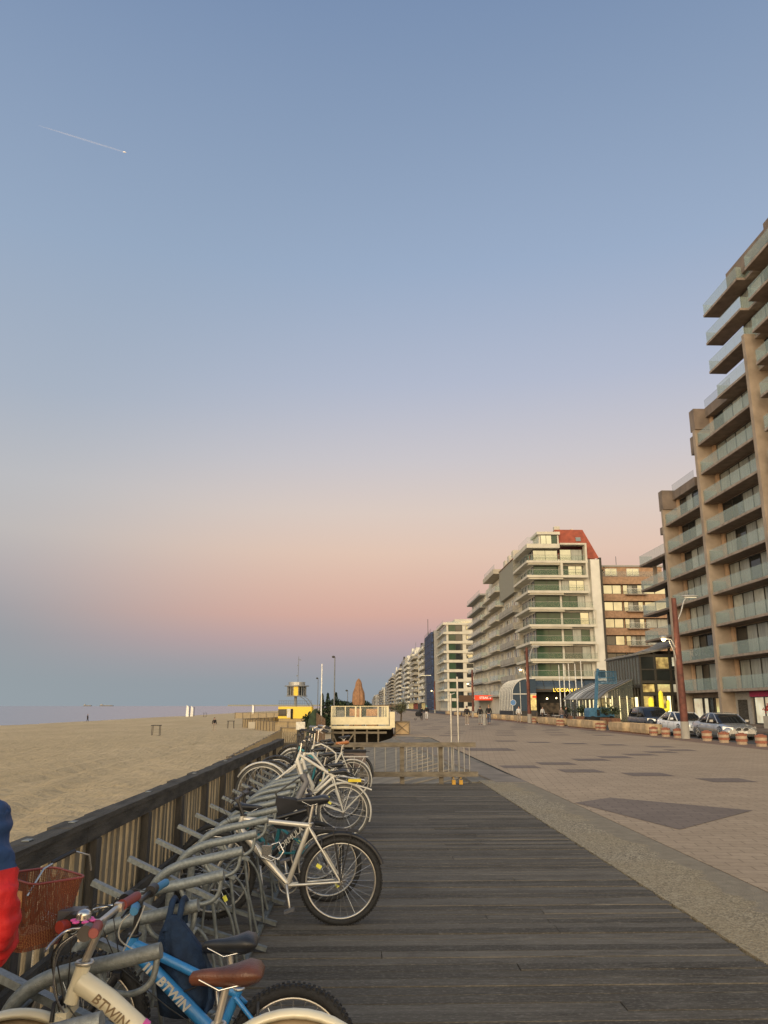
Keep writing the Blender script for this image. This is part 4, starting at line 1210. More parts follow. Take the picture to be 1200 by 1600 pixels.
# fins with their bulky heads
def fin(y0, y1, ztop, xo=30.35, head=True):
    f_ = MB().bx(xo, XW + 0.02, y0, y1, 0.03, ztop - (2.0 if head else 0))
    f_.build('fin', 'render_beige', T)
    if head:
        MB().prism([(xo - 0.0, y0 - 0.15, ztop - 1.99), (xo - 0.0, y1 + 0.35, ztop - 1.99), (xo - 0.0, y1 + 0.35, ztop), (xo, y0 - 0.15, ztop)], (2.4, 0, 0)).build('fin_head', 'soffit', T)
fin(67.50, 68.00, 28.3); fin(76.60, 77.05, 23.0); fin(56.9, 57.35, 30.6, head=False); fin(47.6, 48.0, 36, head=False)
MB().bx(30.9, 32.2, 68.9, 69.9, 24.6, 26.3).build('fin_head', 'soffit', T)
rnd = random.Random(5)
def bay(y0, y1, ks, xo=XO, xw=XW, yw0=None, yw1=None, panel=True, ends=(False, True), slabmat='slab_edge', hr=None):
    yw0 = y0 if yw0 is None else yw0; yw1 = y1 if yw1 is None else yw1
    for k in ks:
        z = ZK(k); j = rnd.uniform(-0.0, 0.0)
        s_ = MB().bx(xo, xw + 0.02, y0, y1, z + 0.02, z + 0.22)
        so = s_.build('balcony_slab', slabmat, T)
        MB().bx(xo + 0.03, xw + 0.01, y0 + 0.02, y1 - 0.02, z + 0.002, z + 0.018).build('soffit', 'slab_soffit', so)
        balustrade(T, xo, xw, y0 + 0.02, y1 - 0.02, z + 0.22, 1.02, 'balc_glass', ends)
        wy1 = yw1 - (0.60 if panel else 0.15)
        nl = max(2, round((wy1 - yw0) / 1.75))
        pn = [rnd.choice(['glass_dark', 'curtain', 'curtain', 'pale_blind', 'glass_dark', 'curtain']) for _ in range(nl)]
        window(T, 'x', xw, yw0 + 0.35, wy1, z + 0.24, z + 2.62, nl, 'dark_frame', pn, fw=0.06, dep=0.10)
        if panel:
            MB().bx(xw - 0.25, xw - 0.002, wy1 + 0.12, yw1 - 0.03, z + 0.23, z + 2.72).build('wall_panel', 'render_warm_lit', T)
bay(57.4, 67.45, range(0, 9))
bay(68.05, 76.55, range(0, 7))
bay(48.05, 55.9, range(0, 13), panel=False, ends=(False, True))
bay(40.0, 47.5, range(0, 13), panel=False, ends=(False, False))
bay(57.3, 63.75, range(10, 13), yw0=54, yw1=59.9, panel=False, ends=(True, True))
bay(57.3, 62.8, range(9, 10), yw0=54, yw1=59.9, panel=False, ends=(True, True))
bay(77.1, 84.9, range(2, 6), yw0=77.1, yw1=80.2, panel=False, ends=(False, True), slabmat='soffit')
for k in range(9, 13):       # short set-back piece between the two upper bays
    MB().bx(31.2, XW + 0.02, 55.93, 57.27, ZK(k) + 0.02, ZK(k) + 0.22).build('balcony_slab', 'slab_edge', T)
    MB().bx(31.24, 31.26, 55.95, 57.25, ZK(k) + 0.2, ZK(k) + 1.24).build('balustrade', 'balc_glass', T)
for k in range(2, 5):
    MB().bx(31.3, 31.7, 80.0, 80.25, ZK(k) + 0.23, ZK(k) + 2.72).build('column', 'dark_frame', T)
MB().bx(31.6, 31.95, 83.6, 83.9, ZK(4) + 0.23, ZK(5)).build('column', 'render_beige', T)
# roof-edge glass
MB().bx(31.42, 31.44, 62.1, 67.3, ZK(9) + 0.9, ZK(9) + 1.7).build('roof_glass', 'clear_glass', T)
MB().bx(31.42, 31.44, 71.0, 76.4, ZK(7) + 0.85, ZK(7) + 1.6).build('roof_glass', 'clear_glass', T)
# shops at street level
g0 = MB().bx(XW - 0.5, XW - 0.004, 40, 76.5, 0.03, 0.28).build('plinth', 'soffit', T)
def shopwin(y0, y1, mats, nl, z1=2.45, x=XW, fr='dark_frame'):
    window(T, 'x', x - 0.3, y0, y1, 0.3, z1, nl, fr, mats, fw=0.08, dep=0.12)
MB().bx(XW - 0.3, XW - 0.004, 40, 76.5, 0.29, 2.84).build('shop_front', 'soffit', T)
shopwin(69.0, 71.6, ['shop_pale', 'shop_light'], 2)
shopwin(71.9, 74.0, ['glass_dark', 'shop_pale'], 2)
shopwin(74.2, 76.4, ['shop_pale'], 1)
MB().bx(XW - 0.45, XW - 0.303, 64.8, 68.8, 0.29, 2.8).build('shop_wall', 'render_grey', T)
MB().bx(XW - 0.5, XW - 0.453, 65.4, 67.0, 0.29, 2.2).build('door', 'wood_dark', T)
shopwin(57.8, 64.4, ['shop_pale', 'shop_light', 'shop_pale'], 4, x=XW)
shopwin(48.5, 57.2, ['shop_light', 'shop_pale'], 4, x=XW)
MB().bx(XW - 0.62, XW - 0.46, 49.0, 64.6, 2.42, 2.84).build('shop_sign', 'magenta', T)
fl = thing('flower_display', (31.2, 61.2, 0.0), 'vase of orange and red flowers on a cream counter outside the magenta signed shop', 'flowers')
MB().bx(30.9, 31.5, 60.6, 61.8, 0.03, 0.95).build('counter', 'concrete_light', fl)
MB().cyl((31.2, 61.2, 0.955), 0.14, 0.45, 12, 0.18).build('vase', 'white_frame', fl)
fb = MB(); rr_ = random.Random(3)
for i in range(60):
    c = Vector((31.2 + rr_.gauss(0, 0.16), 61.2 + rr_.gauss(0, 0.22), 1.55 + rr_.gauss(0, 0.16)))
    fb.ball(c, rr_.uniform(0.04, 0.08), n=6, m=4)
fb.build('blossom', 'red_plastic', fl)
# dishes and plants on some balconies
for i, (yy, k) in enumerate(((70.5, 1), (73.0, 1))):
    p = thing('potted_shrub', (30.95, yy, ZK(k) + 0.23), ('nearer' if i == 0 else 'farther') + ' small dark shrub in a trough on the first floor balcony of the tall block', 'plant', 'shrubs on the first floor balcony')
    MB().bx(30.75, 31.1, yy - 0.8, yy + 0.8, ZK(k) + 0.225, ZK(k) + 0.6).build('trough', 'wood_dark', p)
    lb = MB()
    for _ in range(160):
        c = Vector((30.93 + rr_.gauss(0, .12), yy + rr_.uniform(-.8, .8), ZK(k) + 0.95 + rr_.gauss(0, .2)))
        d = Vector((rr_.gauss(0, 1), rr_.gauss(0, 1), rr_.gauss(0, 1))).normalized() * 0.1; e = perp(d)[0] * 0.05
        lb.poly([c - d, c + e, c + d, c - e])
    lb.build('foliage', 'leaf_dark', p, fix=False)

# ------------------------------------------------------------------ glazed pavilion and veranda beside it
PV = thing('glass_pavilion', (31.5, 88, 0), 'dark bronze framed glass pavilion with a curved lean-to roof and golden lit ground floor', 'building')
MB().bx(30.2, 35.2, 84.2, 93.6, 0.03, 7.4).build('core', 'interior_dim', PV)
fr = MB()
for xx in (29.0, 30.55, 32.2, 33.9, 35.3):
    fr.bx(xx, xx + 0.2, 83.0, 83.2, 0.03, 6.9 + (xx - 29) * 0.30)
for zz in (2.75, 4.0, 6.7):
    fr.bx(29.2, 35.3, 83.02, 83.17, zz, zz + 0.28)
fr.bx(29.2, 35.3, 83.03, 83.16, 5.35, 5.47)
for i in range(12):
    yy = 83.25 + i * 0.93
    fr.bx(29.0, 29.14, yy, yy + 0.1, 0.03, 6.9)
fr.bx(29.0, 29.16, 83.2, 94, 3.55, 3.85); fr.bx(29.0, 29.16, 83.2, 94, 6.75, 7.0)
fr.build('frame', 'bronze_frame', PV)
gl = MB().bx(29.05, 29.08, 83.3, 94, 3.86, 6.74).build('side_glass', 'clear_glass', PV)
MB().bx(29.2, 29.3, 83.4, 94, 3.9, 6.7).build('blind', 'awning_grey', PV)
MB().bx(29.2, 35.3, 83.08, 83.11, 4.3, 6.7).build('front_glass', 'glass_dark', PV)
MB().bx(30.8, 32.1, 83.0, 83.05, 5.5, 6.65).build('lit_pane', 'shop_gold', PV)
MB().bx(32.5, 33.1, 83.0, 83.05, 5.75, 6.65).bx(32.7, 33.2, 83.0, 83.05, 4.5, 5.2).build('lit_pane', 'shop_pale', PV)
for (a, b_, z0, z1, mm) in ((29.25, 30.5, 3.1, 3.9, 'shop_gold'), (30.8, 32.15, 3.1, 3.9, 'shop_light'), (32.45, 33.0, 3.1, 3.9, 'shop_pale'),
                            (29.3, 30.3, 0.3, 2.7, 'shop_gold'), (30.8, 31.6, 0.3, 2.7, 'shop_gold'), (31.75, 32.1, 0.3, 2.7, 'strip_glow'), (32.5, 33.8, 0.5, 2.7, 'interior_dim'), (34.1, 35.2, 0.3, 2.7, 'sign_red')):
    MB().bx(a, b_, 83.25, 83.29, z0, z1).build('lit_pane', mm if mm != 'sign_red' else 'red_tile', PV)
for i in range(7):
    yy = 84.2 + i * 1.35
    MB().bx(28.96, 28.99, yy, yy + 0.8, 0.4, 2.6).build('lit_pane', 'shop_gold' if i % 3 else 'strip_glow', PV)
rings = []
for yy in (82.6, 94.3):
    rg = []
    for i in range(9):
        a = R(90 * i / 8)
        rg.append(Vector((28.8 + 6.6 * math.sin(a), yy, 7.0 + 2.4 * (1 - math.cos(a)) * 0.55 + 1.2 * math.sin(a) * 0.8)))
    rg += [p - Vector((0, 0, 0.12)) for p in rg[::-1]]
    rings.append(rg)
MB().loft(rings, smooth=False).build('roof', 'awning_grey', PV)
rb = MB()
for k in range(9):
    yy = 82.8 + k * 1.4
    rb.tube([p + Vector((0, yy - 82.6, 0.05)) for p in rings[0][:9]], 0.05, 6)
rb.build('roof_rib', 'lamp_grey', PV)

VD = thing('veranda', (27.5, 93, 0), 'long glass roofed restaurant veranda with bright vertical light strips, left of the dark pavilion', 'building')
def vprof(y0): return [Vector((25.4, y0, 2.55)), Vector((26.2, y0, 3.2)), Vector((29.0, y0, 4.5)), Vector((29.0, y0, 4.4)), Vector((26.2, y0, 3.1)), Vector((25.4, y0, 2.45))]
MB().loft([vprof(85.5), vprof(94.5)], smooth=False).build('roof', 'awning_grey', VD)
MB().loft([vprof(94.55), vprof(98.5)], smooth=False).build('roof', 'white_frame', VD)
MB().loft([vprof(98.55), vprof(101.5)], smooth=False).build('roof', 'awning_grey', VD)
rb = MB(); yy = 85.6
while yy < 101.4:
    rb.tube([vprof(yy)[0] + Vector((0, 0, .02)), vprof(yy)[1] + Vector((0, 0, .02)), vprof(yy)[2] + Vector((0, 0, .02))], 0.035, 5); rb.bx(25.45, 25.55, yy - 0.05, yy + 0.05, 0.03, 2.5); yy += 1.85
rb.build('frame', 'bronze_frame', VD)
MB().bx(27.2, 28.9, 86.5, 101, 0.03, 2.6).build('interior_wall', 'interior_dim', VD)
MB().prism([(25.45, 85.55, 2.5), (26.2, 85.55, 3.1), (29.0, 85.55, 4.4), (29.0, 85.55, 2.5)], (0, 0.04, 0)).build('gable', 'clear_glass', VD)
MB().bx(25.6, 25.63, 86.0, 101.2, 0.1, 2.45).bx(25.6, 29.0, 85.6, 85.63, 0.1, 2.45).build('glass', 'clear_glass', VD)
for i in range(9):
    yy = 86.9 + i * 1.6
    MB().bx(26.9, 27.0, yy, yy + 0.25, 0.5, 2.4).build('light_strip', 'strip_glow', VD)
for xx in (26.2, 26.9, 27.7, 28.5):
    MB().bx(xx, xx + 0.08, 86.3, 86.35, 0.3, 2.75).build('light_strip', 'strip_glow', VD)
MB().bx(25.9, 28.9, 88.0, 88.06, 1.2, 2.5).build('lit_wall', 'shop_gold', VD)

cc = thing('cactus_sculpture', (29.4, 80.6, 0), 'bright yellow cactus shaped sculptures standing behind the white car', 'sculpture')
m_ = MB()
m_.tube([(29.2, 81.0, 0.02), (29.2, 81.0, 2.35), (29.2, 81.0, 2.55)], [0.28, 0.26, 0.08], 12)
m_.build('trunk', 'cactus_yellow', cc)
m_ = MB(); m_.tube([(30.1, 80.6, 0.02), (30.1, 80.6, 2.95), (30.1, 80.6, 3.2)], [0.25, 0.22, 0.07], 12)
m_.tube([(30.1, 80.6, 1.2), (30.75, 80.6, 1.35), (30.8, 80.6, 2.1), (30.8, 80.6, 2.3)], [0.18, 0.18, 0.17, 0.05], 10)
m_.build('trunk', 'cactus_yellow', cc)
MB().tube([(28.5, 81.2, 0.02), (28.5, 81.2, 1.3), (28.5, 81.2, 1.45)], [0.27, 0.25, 0.07], 12).build('trunk', 'cactus_yellow', cc)

# ------------------------------------------------------------------ white corner building with the red roof
CX, CY = 29.0, 136.5
Cb = thing('corner_building', (35, 142, 0), 'cream corner building with green glass balconies and a steep red tiled roof, restaurant below', 'building')
cz = [6.2, 9.15, 12.1, 15.05, 18.0, 20.95, 23.7, 26.3]
MB().bx(30.6, 42.0, CY + 1.5, 150, 0.03, 27.2).build('wall', 'render_white', Cb)
MB().bx(40.4, 42.3, CY + 0.2, CY + 1.49, 0.03, 27.0).build('wall', 'render_white', Cb)
MB().bx(42.0, 42.35, CY + 0.1, 149.9, 0.03, 27.3).build('gable_edge', 'wood_dark', Cb)
for k, z in enumerate(cz):
    top_ = cz[k + 1] if k < 7 else 29.3
    xr = 40.9 if k in (0, 1, 3) else (40.5 if k < 5 else 39.8)
    if k == 7: xr = 39.9
    s_ = MB().bx(CX, xr, CY, CY + 1.6, z, z + 0.42).bx(CX, 30.62, CY + 1.603, 149.5, z, z + 0.42)
    s_.build('balcony_slab', 'render_cream', Cb)
    MB().bx(CX + 0.35, 35.2 + (1.3 if k < 4 else 0.2), CY + 0.25, CY + 1.5, z - 0.28, z - 0.003).build('awning_box', 'render_cream', Cb)
    if k in (1, 3):
        MB().bx(xr - 0.28, xr, CY, CY + 1.55, z + 0.42, top_ + (0.0)).build('side_frame', 'render_cream', Cb)
    if k == 6:
        MB().bx(35.0, 35.4, CY + 0.02, CY + 1.5, z + 0.42, top_).bx(39.5, 39.8, CY + 0.02, CY + 1.5, z + 0.42, top_).build('side_frame', 'render_cream', Cb)
    if k == 7:
        MB().bx(39.5, 39.85, CY + 0.02, CY + 1.5, z + 0.42, 29.9).bx(35.1, 39.5, CY + 0.02, CY + 1.5, 29.6, 29.9).build('side_frame', 'render_cream', Cb)
    wz1 = top_ - 0.30
    p1 = 'glass_green' if k < 7 else 'window_sky'
    window(Cb, 'y', CY + 1.48, CX + 1.45, 34.9, z + 0.43, wz1, 2, 'dark_frame', ['glass_green' if k not in (7,) else 'window_sky'], fw=0.07)
    rp_ = {0: ['glass_dark', 'glass_dark', 'curtain'], 1: ['glass_dark', 'glass_dark', 'curtain'], 2: ['glass_green', 'curtain', 'glass_green'], 3: ['glass_green', 'glass_green', 'window_sky'], 4: ['glass_green', 'glass_green', 'curtain'],
           5: ['curtain', 'window_sky', 'window_sky'], 6: ['glass_green', 'window_sky', 'window_sky'], 7: ['window_sky', 'curtain']}[k]
    window(Cb, 'y', CY + 1.48, 35.3, 39.4 if k > 3 else 39.9, z + 0.43, wz1, len(rp_), 'dark_frame', rp_, fw=0.07)
    # side facade towards the promenade
    for i in range(4):
        window(Cb, 'x', 30.6, CY + 2.2 + i * 2.9, CY + 4.3 + i * 2.9, z + 0.5, wz1 - 0.1, 2, 'dark_frame', ['curtain', 'glass_dark'], fw=0.08)
    g_ = MB().bx(CX + 0.05, xr - 0.1, CY + 0.05, CY + 0.08, z + 0.3, z + 1.38).bx(CX + 0.05, CX + 0.08, CY + 0.09, 149.4, z + 0.3, z + 1.38)
    go = g_.build('balustrade', 'green_glass', Cb)
    MB().bx(CX + 0.03, xr - 0.08, CY + 0.03, CY + 0.1, z + 1.383, z + 1.43).bx(CX + 0.03, CX + 0.1, CY + 0.11, 149.4, z + 1.383, z + 1.43).build('handrail', 'concrete_grey', go)
MB().bx(CX + 0.15, 35.05, CY + 0.1, CY + 3, 29.0, 29.75).bx(CX + 0.15, CX + 2.2, CY + 3.003, 149.5, 29.0, 29.75).build('roof_slab', 'render_cream', Cb)
MB().bx(31.6, 35.2, CY + 1.2, CY + 6, 29.76, 31.6).build('penthouse', 'render_cream', Cb)
MB().bx(31.2, 35.4, CY + 0.8, CY + 6.3, 31.6, 32.1).build('roof_slab', 'render_cream', Cb)
window(Cb, 'y', CY + 1.19, 31.9, 34.9, 29.8, 31.55, 3, 'dark_frame', ['window_sky', 'window_sky', 'glass_green'], fw=0.07)
MB().bx(29.3, 31.2, CY + 0.25, CY + 0.28, 29.76, 31.0).bx(29.3, 29.33, CY + 0.29, 145, 29.76, 31.0).build('balustrade', 'green_glass', Cb)
rf = MB().prism([(39.9, CY + 3.0, 27.3), (42.2, CY + 3.0, 27.3), (41.2, CY + 3.0, 30.0), (40.1, CY + 3.0, 32.9), (34.95, CY + 3.0, 32.9), (34.95, CY + 3.0, 29.95), (39.9, CY + 3.0, 29.95)], (0, 7, 0)).build('roof', 'red_tile', Cb)
rf2 = MB().poly([(39.9, CY + 0.95, 27.3), (42.25, CY + 0.95, 27.3), (40.12, CY + 2.9, 32.95), (34.95, CY + 2.9, 32.95), (34.95, CY + 1.86, 29.95), (39.9, CY + 1.86, 29.95)])
rf2.build('roof_slope', 'red_tile', Cb)
MB().obox((39.0, CY + 2.15, 31.0), (0.45, 0, 0), (0, 0.12, 0.38), (0, 0.05, -0.02)).build('roof_window', 'window_sky', Cb)
MB().bx(35.1, 36.1, CY + 3.5, CY + 4.5, 32.9, 33.7).bx(38.1, 38.5, CY + 3.5, CY + 4, 32.9, 33.25).build('chimney', 'render_cream', Cb)
# street level restaurant
MB().bx(29.0, 41.95, CY + 1.30, CY + 1.49, 0.03, 6.15).build('shop_void', 'dark_void', Cb)
cg = []
for xx in (29.0, 41.8):
    rg = [Vector((xx, CY - 0.9 + 1.9 * (1 - math.cos(R(a))) * 0.0 + 1.9 * math.sin(R(a)) * 0 + (1.9 - 1.9 * math.cos(R(a))) , 4.45 + 1.65 * math.sin(R(a)))) for a in (0, 15, 30, 45, 60, 75, 88)]
    rg += [p + Vector((0, 0.05, -0.05)) for p in rg[::-1]]
    cg.append(rg)
MB().loft(cg, smooth=False).build('canopy_glass', 'blue_glass', Cb)
cr = MB()
for i in range(8):
    cr.tube([p + Vector((1.75 * i + 0.1, -0.02, 0.02)) for p in cg[0][:7]], 0.05, 6)
cr.build('canopy_rib', 'dark_frame', Cb)
MB().bx(29.0, 41.9, CY - 1.05, CY - 0.85, 4.0, 4.42).build('fascia', 'dark_frame', Cb)
MB().bx(29.0, 41.9, CY - 1.1, CY - 1.06, 4.36, 4.46).build('fascia_line', 'wicker', Cb)
text_mb("L'OCEAN CAFE", 0.80, 0.03, (35.0, CY - 1.15, 4.28), (1, 0, 0), (0, 0, 1)).build('sign_lettering', 'sign_yellow', Cb)
for i, (xx, zz, rr2) in enumerate(((31.6, 2.9, 0.16), (33.2, 3.0, 0.12), (37.5, 2.9, 0.16), (34.6, 2.6, 0.05), (36.0, 2.5, 0.05), (39.0, 2.7, 0.06))):
    MB().ball((xx, CY + 0.6, zz), rr2, n=10, m=6).build('lamp', 'lamp_glow', Cb)
MB().bx(30.5, 33.8, CY + 1.0, CY + 1.25, 0.5, 2.2).build('counter', 'interior_dim', Cb)
# ribbed barrel winter garden at the corner
wg = []
for yy in (CY - 3.4, CY + 9):
    rg = [Vector((24.9, yy, 0.9)), Vector((24.9, yy, 3.6))] + [Vector((27.4 - 2.5 * math.cos(R(a)), yy, 3.6 + 2.5 * math.sin(R(a)))) for a in (15, 30, 45, 60, 75, 90)] + [Vector((28.9, yy, 6.12)), Vector((28.9, yy, 0.9))]
    wg.append(rg)
MB().loft(wg, smooth=False).build('winter_garden', 'blue_glass', Cb)
wr = MB()
for i in range(9):
    yy = CY - 3.45 + i * 1.5
    wr.tube([Vector((p.x - 0.03, yy, p.z + 0.02)) for p in wg[0][:9]], 0.10, 6)
for xx in (26.2, 27.6):
    wr.bx(xx, xx + 0.08, CY - 3.5, CY - 3.42, 0.9, 5.6)
wr.bx(24.9, 28.9, CY - 3.5, CY - 3.42, 3.55, 3.7)
wr.build('winter_garden_rib', 'white_frame', Cb)
MB().bx(27.7, 28.85, CY - 3.52, CY - 3.5, 1.0, 3.5).build('lit_pane', 'shop_gold', Cb)
MB().bx(24.8, 29.0, CY - 3.55, CY + 9, 0.03, 0.88).build('winter_garden_base', 'dark_frame', Cb)
MB().bx(28.2, 28.85, CY - 3.6, CY - 3.56, 3.0, 3.35).build('sign', 'sign_red', Cb)

# ------------------------------------------------------------------ brown building across the side street
Bb = thing('brick_building', (50, 146, 0), 'flat roofed brown brick building with bands of bright windows, set back behind the glass pavilion', 'building')
BY = 140.0
MB().bx(42.9, 60, BY + 1.2, BY + 14, 0.03, 24.4).build('wall', 'brick_brown', Bb)
MB().bx(42.7, 43.4, BY + 0.4, BY + 1.2, 0.03, 23.8).build('corner_pier', 'brick_brown', Bb)
MB().bx(43.2, 55.2, BY + 2.2, BY + 13, 24.4, 26.6).build('penthouse', 'brick_brown', Bb)
MB().bx(43.0, 55.5, BY + 2.0, BY + 13, 26.6, 26.9).build('roof_edge', 'render_grey', Bb)
for (a, b_) in ((44.6, 46.8), (48.6, 50.9)):
    window(Bb, 'y', BY + 2.19, a, b_, 24.9, 26.3, 2, 'white_frame', 'window_sky')
MB().bx(42.8, 56, BY + 0.45, BY + 0.48, 24.5, 25.5).build('balustrade', 'clear_glass', Bb)
for k in range(8):
    zt = 24.4 - 3.06 * k
    MB().bx(43.41, 60, BY + 0.3, BY + 1.19, zt - 1.25, zt - 0.0).build('spandrel', 'brick_brown', Bb)
    if k == 7: continue
    zb, z1 = zt - 3.02, zt - 1.28
    lit = k < 3
    window(Bb, 'y', BY + 1.19, 43.7, 47.1, zb, z1, 2, 'dark_frame', ['window_sky', 'window_sky'] if lit else (['glass_dark', 'window_sky'] if k == 3 else ['glass_dark']), fw=0.12)
    window(Bb, 'y', BY + 1.19, 47.3, 50.9, zb - 0.1, z1, 4, 'dark_frame', ['window_sky' if k < 4 else 'glass_dark', 'curtain', 'glass_dark', 'window_sky' if k < 3 else 'curtain'], fw=0.10)
    window(Bb, 'y', BY + 1.19, 51.1, 55.2, zb, z1, 2, 'dark_frame', ['window_sky' if k < 2 else 'curtain'], fw=0.12)
    if k != 4 and k < 6:
        bs = MB().bx(47.4, 51.2, BY - 0.5, BY + 0.29, zb - 0.25, zb - 0.1).build('balcony_slab', 'slab_edge', Bb)
        MB().bx(47.45, 51.15, BY - 0.45, BY - 0.42, zb - 0.1, zb + 0.75).build('balustrade', 'clear_glass', Bb)
        MB().bx(47.4, 51.2, BY - 0.5, BY - 0.4, zb + 0.78, zb + 0.84).build('handrail', 'white_frame', Bb)
MB().tube([(47.4, BY + 4, 26.9), (47.4, BY + 4, 28.9)], 0.06, 6).build('antenna', 'grey_pole', Bb)
mm_ = MB()
for _ in range(120):
    c = Vector((43.3 + rr_.gauss(0, .45), BY + 1.2 + rr_.gauss(0, .3), 25.5 + rr_.gauss(0, .45)))
    d = Vector((rr_.gauss(0, 1), rr_.gauss(0, 1), rr_.gauss(0, 1))).normalized() * 0.2; e = perp(d)[0] * 0.12
    mm_.poly([c - d, c + e, c + d, c - e])
rp1 = thing('roof_plant', (43.3, BY + 1.2, 24.45), 'dark bushy plant in a pot on the roof corner of the brown brick building', 'plant')
mm_.build('foliage', 'leaf_dark', rp1, fix=False)
MB().cyl((43.3, BY + 1.2, 24.41), 0.3, 0.5, 10).build('pot', 'wood_dark', rp1)

# ------------------------------------------------------------------ the row beyond the corner building
def rowhouse(name, label, x, y0, y1, nf, z0, fh_, wall, mode, depth=14, bd=1.2, balmat='concrete_light', glass=True, bays=3, detail=True, pent=0.0, framem='white_frame', panes=('curtain', 'glass_dark'), cat='building', group='apartment buildings along the promenade', rnd_=None, end=True):
    B_ = thing(name, (x + depth / 2, (y0 + y1) / 2, 0), label, cat, group)
    ht_ = z0 + nf * fh_
    MB().bx(x, x + depth, y0 + 0.02, y1 - 0.02, 0.03, ht_ + 0.5).build('wall', wall, B_)
    if pent:
        MB().bx(x + 2.0, x + depth - 1, y0 + 1.5, y1 - 2.5, ht_ + 0.5, ht_ + 0.5 + pent).build('penthouse', wall, B_)
    for k in range(nf):
        z = z0 + k * fh_
        if mode == 'full':
            s_ = MB().bx(x - bd, x, y0 + 0.15, y1 - 0.15, z - 0.02, z + 0.3)
            segs = [(y0 + 0.15, y1 - 0.15)]
        elif mode == 'split':
            m_y = y0 + (y1 - y0) * 0.42
            s_ = MB().bx(x - bd, x, y0 + 0.15, m_y, z - 0.02, z + 0.28).bx(x - bd * 0.6, x, m_y + 0.01, y1 - 0.15, z - 0.02, z + 0.28)
            segs = [(y0 + 0.15, m_y)]
        else:
            s_ = MB().bx(x - 0.12, x, y0 + 0.1, y1 - 0.1, z - 0.02, z + 0.25); segs = []
        s_.build('balcony_slab', balmat, B_)
        for (a, b_) in segs:
            if glass:
                g_ = MB().bx(x - bd + 0.03, x - bd + 0.07, a, b_, z + 0.3, z + 1.25).bx(x - bd + 0.08, x - 0.02, a + 0.02, a + 0.06, z + 0.3, z + 1.25)
                g_.build('balustrade', 'balc_glass' if detail else 'concrete_grey', B_)
            else:
                g_ = MB().bx(x - bd - 0.03, x - bd + 0.12, a, b_, z + 0.35, z + 1.25).bx(x - bd + 0.13, x, a, a + 0.14, z + 0.35, z + 1.25)
                g_.build('parapet', balmat, B_)
        wl = (y1 - y0) / bays
        for i in range(bays):
            a = y0 + wl * i + wl * 0.16; b_ = y0 + wl * (i + 1) - wl * 0.14
            window(B_, 'x', x, a, b_, z + 0.45, z + fh_ - 0.35, 3 if detail else 2, framem, list(panes), fw=0.1, dep=0.12, child=detail) if detail else \
                MB().bx(x - 0.06, x - 0.003, a, b_, z + 0.5, z + fh_ - 0.45).build('window', (panes[(i + k) % len(panes)]), B_)
    return B_
n1 = rowhouse('apartment_building', 'concrete apartment building with solid balcony parapets, next to the cream corner building', 30.0, 150.1, 166, 5, 6.2, 3.25, 'concrete_light', 'full', balmat='concrete_grey', glass=False, bays=2)
MB().bx(29.2, 44, 150.12, 165.9, 23.0, 29.4).build('blank_wall', 'blank_grey', n1)
MB().prism([(29.0, 150.0, 29.4), (44, 150.0, 29.4), (44, 150.0, 31.6), (31.5, 150.0, 31.6)], (0, 15.8, 0)).build('roof', 'red_tile', n1)
for i in range(3): MB().bx(29.6, 31.5, 151.5 + i * 4.6, 153.6 + i * 4.6, 29.6, 31.5 - 0.2 * i).build('dormer', 'render_cream', n1)
n2 = rowhouse('apartment_building', 'pale apartment building with boxed concrete and glass balconies and a deep overhanging roof slab', 30.0, 166.1, 190, 8, 3.6, 3.1, 'render_cream', 'split', bd=1.8, bays=4)
MB().bx(28.0, 44, 166.2, 181, 29.2, 30.2).build('roof_slab', 'concrete_light', n2)
MB().bx(30.5, 40, 167, 188, 28.9, 30.0).build('penthouse', 'render_cream', n2)
MB().bx(28.3, 28.34, 166.4, 181, 30.25, 31.3).build('balustrade', 'balc_glass', n2)
n3 = rowhouse('apartment_building', 'apartment building with full width grey balconies, above the red restaurant sign', 30.0, 190.1, 214.5, 8, 3.9, 3.0, 'render_cream', 'full', bd=1.5, balmat='render_grey', bays=4, panes=('window_sky', 'curtain', 'glass_dark'))
MB().bx(28.5, 30, 190.3, 214, 27.9, 28.3).build('roof_slab', 'render_grey', n3)
MB().bx(28.55, 28.59, 190.4, 213.9, 28.303, 29.3).build('balustrade', 'balc_glass', n3)
rs = MB().bx(26.2, 29.6, 186.2, 206, 3.1, 3.25).build('canopy', 'dark_frame', n3)
sg = MB().bx(25.9, 32.6, 184.9, 185.15, 2.95, 4.1).build('restaurant_sign', 'sign_red', n3)
text_mb('STEAK & GRILL', 0.72, 0.03, (29.4, 184.86, 3.5), (1, 0, 0), (0, 0, 1)).build('lettering', 'sign_text', sg)
MB().bx(30.2, 33.4, 184.2, 184.4, 0.05, 2.8).build('lit_pane', 'shop_gold', n2)
MB().bx(22.6, 25.8, 187, 188, 2.6, 4.1).build('terrace_hood', 'wicker', n3)
